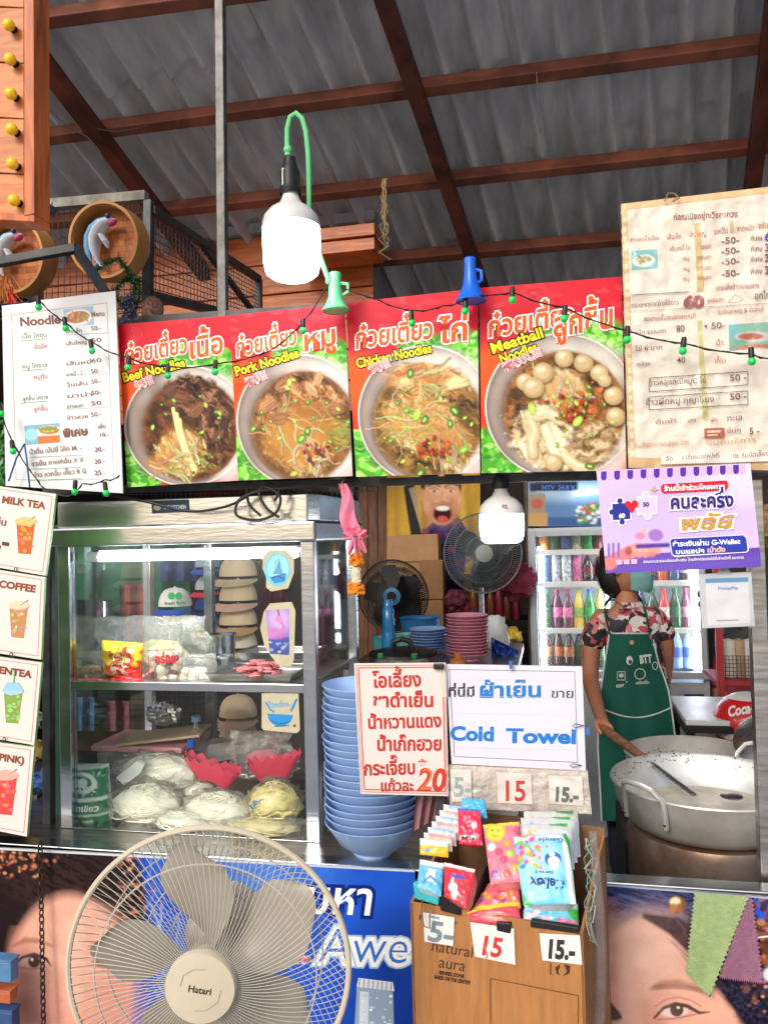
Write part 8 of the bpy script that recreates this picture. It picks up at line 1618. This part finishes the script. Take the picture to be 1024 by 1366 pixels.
# ---- cage
cage = thing('wire_cage', 'grey steel cage with square wire mesh at the upper left', 'cage', Y(200, 395, 2.2))
zY = 2.3
MB().bar(Y(-30, 282, zY), Y(196, 262, zY), .03, .03).build('rail', mat('pale_beam', (150, 148, 138), .7, var=.4, scale=20), cage, smooth=False)
MB().bar(Y(199, 268, zY), Y(197, 430, zY), .028, .028, (0, 1, 0)).build('upright', M_paint, cage, smooth=False, bev=.002)
def seg(a_, b_, w_=.028, nm='rail'): MB().bar(a_, b_, w_, w_).build(nm, M_paint, cage, smooth=False, bev=.002)
cA, cB, cC, cD = Y(202, 280, zY), Y(345, 372, 3.3), Y(345, 430, 3.3), Y(202, 394, zY)
seg(cA, cB); seg(cD, cC); seg(cB, Y(345, 440, 3.3)); seg(Y(258, 312, 2.62), Y(345, 425, 3.25), .02)
mb = MB(); mb2 = MB()
for i in range(26): x = -10 + i * 8; mb.tube([Y(x, 279 - i * .7, zY + .02), Y(x, 440, zY + .02)], .0016, 4)
for i in range(14): y = 290 + i * 10.5; mb.tube([Y(-20, y, zY + .02), Y(197, y - 10, zY + .02)], .0016, 4)
mb.build('mesh_panel', M_galv, cage, kind='stuff')
for i in range(1, 34): u = i / 34; mb2.tube([cA.lerp(cB, u), cD.lerp(cC, u)], .0018, 4)
for i in range(1, 12): u = i / 12; mb2.tube([cA.lerp(cD, u), cB.lerp(cC, u)], .0018, 4)
mb2.build('mesh_panel', M_galv, cage, kind='stuff')
# steel bracket in front of steamers
t = thing('steel_bracket', 'bent grey steel bar crossing the bamboo steamers', 'bracket', Y(100, 340, 1.95)); MB().bar(Y(-30, 355, 1.95), Y(103, 331, 1.95), .024, .024).build('bar', M_paint, t, smooth=False, bev=.002); MB().bar(Y(100, 329, 1.95), Y(142, 392, 2.02), .022, .022).build('bar', M_paint, t, smooth=False, bev=.002)
t = thing('steel_bracket', 'sloping dark steel bar beneath the yellow bulb board', 'bracket', Y(40, 270, 1.7)); MB().bar(Y(-20, 225, 1.7), Y(76, 285, 1.8), .02, .02).build('bar', M_paint, t, smooth=False, bev=.002); MB().tube([Y(70, 270, 1.74), Y(68, 282, 1.74), Y(45, 284, 1.74), Y(30, 280, 1.74)], .0014, 5).build('wire', M_galv, t)
# bamboo steamers with fish
M_bam = wood('bamboo', (196, 140, 76), (150, 96, 46), 5, (1, 1, 1), .55); M_bam2 = wood('bamboo_slats', (206, 130, 70), (160, 84, 40), 8, (9, 1, 1), .55)
def steamer(label, cx, cy, rx, ry, yy, seed):
    c = Y(cx, cy, yy); s_ = pxs(cx, cy, yy); Rr = ry * s_; ax_ = Vector((.02, -1, -.12)).normalized(); t = thing('bamboo_steamer', label, 'steamer', c - Vector((0, 0, Rr)), 'bamboo steamers hung on the cage'); xx = Vector((0, 0, 1)).cross(ax_).normalized() * -1
    MB().lathe([(Rr * .93, -.05), (Rr * .93, .02), (Rr, .02), (Rr, -.055), (Rr * .93, -.055)], c, ax_, n=56, xdir=xx).build('rim', M_bam, t)
    MB().lathe([(Rr * .9, -.03), (Rr * .9, .012), (Rr * .93, .012)], c, ax_, n=48, xdir=xx).build('inner_ring', M_bam, t)
    up_ = Vector((0, 0, 1))
    for i in range(11):
        o_ = (i - 5) / 5.5 * Rr * .92; hw = math.sqrt(max(0, (Rr * .9) ** 2 - o_ ** 2)); p_ = c - ax_ * .03 + up_ * o_
        MB().bar(p_ - xx * hw, p_ + xx * hw, .004, Rr * .155, ax_.cross(xx)).build('slat', M_bam2, t, smooth=False)
    f_ = thing('fish_figure', label.replace('bamboo steamer', 'painted leaping fish in the steamer'), 'fish figure', c - Vector((0, 0, Rr * .7)), 'painted fish figures in steamers'); r2 = Rr * .0
    def F(a_, b_, z): return c + xx * (a_ * Rr) + up_ * (b_ * Rr) + ax_ * z
    body = [(-.36, .50), (-.22, .52), (-.02, .46), (.16, .30), (.27, .06), (.29, -.20), (.24, -.44), (.16, -.62)]; rad = [.06, .15, .22, .26, .26, .21, .13, .05]
    MB().tube([F(a_, b_, .01) for a_, b_ in body], [q_ * Rr for q_ in rad], 16, flat=.55).build('body', mat('fish_white', (206, 208, 214), .3, coat=.3, var=.08), f_)
    MB().tube([F(a_ + .10 + .02 * i, b_ + .04, .012) for i, (a_, b_) in enumerate(body[1:])], [q_ * Rr * .68 for q_ in rad[1:]], 14, flat=.72).build('blue_back', mat('fish_blue', (110, 170, 214), .3, coat=.3, var=.1), f_)
    MB().ell(F(-.30, .42, .022), (Rr * .13, .012, Rr * .07), 14, 8, rot=Matrix.Rotation(-.5, 3, 'Y')).build('mouth', mat('fish_mouth', (196, 60, 110), .4), f_); MB().ell(F(-.20, .60, .03), .008, 10, 8).build('eye', mat('fish_eye', (40, 60, 110), .2), f_)
    MB().tube([F(-.02, .1, .03), F(-.16, -.1, .035), F(-.2, -.26, .03)], [.014, .016, .004], 8, flat=.4).build('fin', mat('fish_white'), f_); MB().tube([F(.16, -.58, .01), F(.02, -.74, .014), F(-.1, -.72, .014)], [.012, .016, .003], 8, flat=.4).build('tail', mat('fish_white'), f_); MB().tube([F(.16, -.58, .01), F(.28, -.76, .014), F(.36, -.74, .014)], [.012, .014, .003], 8, flat=.4).build('tail', mat('fish_blue'), f_)
steamer('bamboo steamer hung beside the green tinsel', 142, 322, 46, 50, 2.12, 1); steamer('bamboo steamer cut by the frame edge, left of its twin', 18, 342, 46, 50, 2.08, 2)
# tinsel, rooster-like tassels at far left, net bag
t = thing('tinsel_garland', 'dark green tinsel garland bunched beside the steamer', 'garland', Y(160, 420, 2.02)); mb = MB(); mb2 = MB(); rg = random.Random(4)
path = [(112, 350), (122, 368), (140, 352), (158, 345), (172, 362), (180, 380), (178, 400), (166, 410), (150, 392), (168, 372), (186, 372), (186, 402), (176, 424)]
for i in range(2600):
    k_ = rg.random() * (len(path) - 1); j = int(k_); u = k_ - j; c_ = Y(path[j][0] + (path[j + 1][0] - path[j][0]) * u, path[j][1] + (path[j + 1][1] - path[j][1]) * u, 2.02 + rg.gauss(0, .012))
    d_ = Vector((rg.gauss(0, 1), rg.gauss(0, 1), rg.gauss(0, 1))).normalized() * rg.uniform(.012, .024); s__ = d_.cross(Vector((rg.gauss(0, 1), rg.gauss(0, 1), 1))).normalized() * .0011
    (mb if i % 7 else mb2).add([c_ - s__, c_ + s__, c_ + d_], [(0, 1, 2)])
mb.build('needles', mat('tinsel_green', (14, 74, 44), .3, metal=.5, var=.4, scale=40), t, smooth=False, kind='stuff'); mb2.build('bright_needles', mat('tinsel_bright', (40, 170, 90), .25, metal=.5), t, smooth=False, kind='stuff')
t = thing('tinsel_garland', 'shiny navy tinsel tail hanging below the green bunch', 'garland', Y(172, 430, 2.0)); mb = MB()
for i in range(700): c_ = Y(172 + rg.gauss(0, 5), rg.uniform(392, 432), 2.0 + rg.gauss(0, .01)); d_ = Vector((rg.gauss(0, 1), rg.gauss(0, 1), rg.gauss(0, 1))).normalized() * .014; s__ = d_.cross(Vector((1, 0, .3))).normalized() * .0014; mb.add([c_ - s__, c_ + s__, c_ + d_], [(0, 1, 2)])
mb.build('needles', mat('tinsel_navy', (20, 40, 110), .2, metal=.6, var=.5, scale=60, dirt=(150, 160, 180)), t, smooth=False, kind='stuff')
t = thing('woven_basket', 'pinkish woven basket peeping between the menu and the beef poster', 'basket', Y(205, 425, 2.25)); MB().ell(Y(204, 412, 2.25), (.034, .034, .04), 20, 14).build('body', mat('weave', (170, 120, 110), .8, var=.6, scale=120, bump=.8, bscale=120), t)
t = thing('tassel_ornament', 'orange tassel ornament hanging at the left edge under the steamer', 'ornament', Y(12, 430, 2.0)); 
for i, (c_, x, y0, y1, w_) in enumerate((((206, 130, 70), 10, 360, 386, .02), ((220, 60, 50), 14, 386, 412, .014), ((190, 120, 60), 4, 372, 400, .014))):
    mb = MB()
    for j in range(40): a_ = Y(x + rg.gauss(0, 2), y0, 1.98); b_ = Y(x + rg.gauss(0, 8), y1 + rg.uniform(-4, 6), 1.98 + rg.gauss(0, .01)); mb.tube([a_, a_.lerp(b_, .5) + Vector((rg.gauss(0, .002), 0, 0)), b_], .0012, 4)
    mb.build('fringe', mat('tassel_%d' % i, c_, .7), t, kind='stuff'); MB().ell(Y(x, y0, 1.98), w_ * .6, 12, 8).build('bead', mat('tassel_%d' % i), t)
# dark green and blue band along the left menu edge
t = thing('blue_band', 'loose blue plastic band hanging in front of the noodle menu', 'band', Y(30, 650, 1.84)); MB().tube([Y(x, y, 1.84) for x, y in ((12, 642), (22, 612), (33, 592), (36, 612), (40, 650))], .004, 6, flat=.4).build('strip', mat('band_blue', (50, 130, 190), .4), t)
t = thing('foliage_edge', 'green plastic foliage showing left of the noodle menu', 'artificial plant', Y(0, 640, 1.95)); mb = MB()
for i in range(260): c_ = Y(rg.uniform(-12, 8), rg.uniform(540, 650), 1.95 + rg.gauss(0, .02)); d_ = Vector((rg.gauss(0, 1), rg.gauss(0, 1), rg.gauss(0, 1))).normalized() * .016; s__ = d_.cross(Vector((0, 1, .3))).normalized() * .005; mb.add([c_ - d_, c_ + s__, c_ + d_, c_ - s__], [(0, 1, 2, 3)])
mb.build('leaves', mat('plastic_leaf', (60, 130, 60), .4, var=.3), t, smooth=False, kind='stuff')
# ---- chain, cloths, blue boxes, thin extra bits
t = thing('hanging_chain', 'rusty dark chain hanging down the front of the face banner', 'chain', Y(56, 1366, 1.79)); a = Y(54, 1128, 1.80); b = Y(59, 1400, 1.78); L = (b - a).length; nl = int(L / .0165)
proto_l = None
for i in range(nl):
    c_ = a.lerp(b, i / nl); xd = Vector((1, 0, 0)) if i % 2 else Vector((.15, 1, 0)).normalized(); pts_ = [(math.cos(k_) * .0058, math.sin(k_) * .0115) for k_ in np.linspace(0, 2 * math.pi, 13)[:-1]]
    MB().tube([c_ + xd * p_ + Vector((0, 0, q_)) for p_, q_ in pts_], .0019, 5, closed=True).build('link', mat('rusty', (70, 56, 50), .55, metal=.6, var=.4, scale=90), t)
def cloth(label, q, c, yy, group):
    t = thing('pinked_cloth', label, 'cloth', Y(*q[0], yy), group); qa = np.array(q, float); mb = MB(); nu, nv = 40, 40
    def fn(u, v):
        zz = .012 if False else 0; p_ = (qa[0] * (1 - u) + qa[1] * u) * (1 - v) + (qa[3] * (1 - u) + qa[2] * u) * v
        if u in (0.0, 1.0): p_ = p_ + np.array([(1.6 if int(v * nv) % 2 else -1.6) * (1 if u else -1), 0])
        if v == 1.0: p_ = p_ + np.array([0, 2.0 if int(u * nu) % 2 else -1.5])
        return Y(p_[0], p_[1], yy - .004 * math.sin(u * 5 + v * 2) * v)
    mb.grid(fn, nu, nv).build('cloth', mat('cloth_%d' % c[0], c, .95, var=.15, scale=60, bump=.8, bscale=260, bd=.003), t); return t
cloth('mauve cloth with pinked edges hanging from the counter rim', [(996, 1198), (1003, 1199), (1017, 1312), (958, 1304)], (150, 104, 132), 1.80, 'pinked cloths on the counter rim'); cloth('pale green cloth with pinked edges hanging in front of the mauve one', [(926, 1190), (998, 1196), (946, 1330), (914, 1298)], (158, 182, 128), 1.79, 'pinked cloths on the counter rim')
for i, (x0, x1, y0, y1, c) in enumerate(((-40, 15, 1276, 1312, (90, 140, 190)), (-40, 14, 1316, 1340, (200, 110, 70)), (-40, 17, 1342, 1400, (60, 90, 150)))):
    a = Y(x0, y0, 1.72); b = Y(x1, y1, 1.72); t = thing('stacked_box', ('pale blue box corner topmost of the pile at the left edge', 'orange printed packet in the pile at the left edge', 'blue box lowest of the pile at the left edge')[i], 'box', (a + b) / 2); B3(MB(), a.x, b.x, 1.72, 1.75, b.z, a.z - .006).build('body', mat('stk_%d' % i, c, .5, var=.3), t, smooth=False, bev=.003); B3(MB(), a.x - .002, b.x + .002, 1.718, 1.752, a.z - .005, a.z).build('lid', mat('stk_%d' % i), t, smooth=False, bev=.001)
t = thing('roof_cable', 'thin black cable sagging under the roof at the upper left', 'cable', Y(100, 200, 2.6)); MB().tube([Y(x, y, 2.5) for x, y in ((40, 118), (60, 140), (78, 158), (98, 172), (118, 184), (132, 200), (146, 226), (156, 252), (168, 275))], .0028, 6).build('wire', M_blackp, t); MB().tube([Y(x, y, 2.5) for x, y in ((130, 172), (155, 176), (185, 172), (205, 165))], .0022, 6).build('wire', M_blackp, t)
t = thing('hanging_wire', 'pale wire dangling from the upper purlin near the middle', 'wire', Y(718, 170, 2.9)); MB().tube([Y(x, y, 2.9) for x, y in ((715, 96), (717, 120), (720, 150), (724, 172))], .0018, 5).build('strand', M_galv, t)
t = thing('dried_string', 'tangle of dried tan string hanging beside the wooden box', 'string', Y(516, 300, 2.9))
for i in range(7): rg = random.Random(i); MB().tube([Y(512 + rg.gauss(0, 2) + k * rg.uniform(-.8, .8), 238 + k * 9, 2.9) for k in range(7 + i)], .0016, 5).build('strand', mat('twine'), t)
# clutter between drink signs and case
for i, (x, y, c, s_) in enumerate(((52, 1075, (40, 40, 44), .03), (56, 1040, (30, 70, 140), .025), (50, 1000, (150, 130, 60), .025), (54, 1105, (26, 26, 30), .03), (52, 960, (90, 96, 100), .02))):
    t = thing('plastic_bag', ['black bag low between the drink signs and the case', 'blue bag between the drink signs and the case', 'yellowish bag between the drink signs and the case', 'black bag touching the counter behind the lowest drink sign', 'grey bag high between the drink signs and the case'][i], 'bag', Y(x, y, 2.2)); MB().ell(Y(x, y, 2.2), (s_, s_, s_ * 1.2), 16, 12, amp=.5, freq=3, seed=i).build('body', mat('pb_%d' % i, c, .4, var=.4), t)
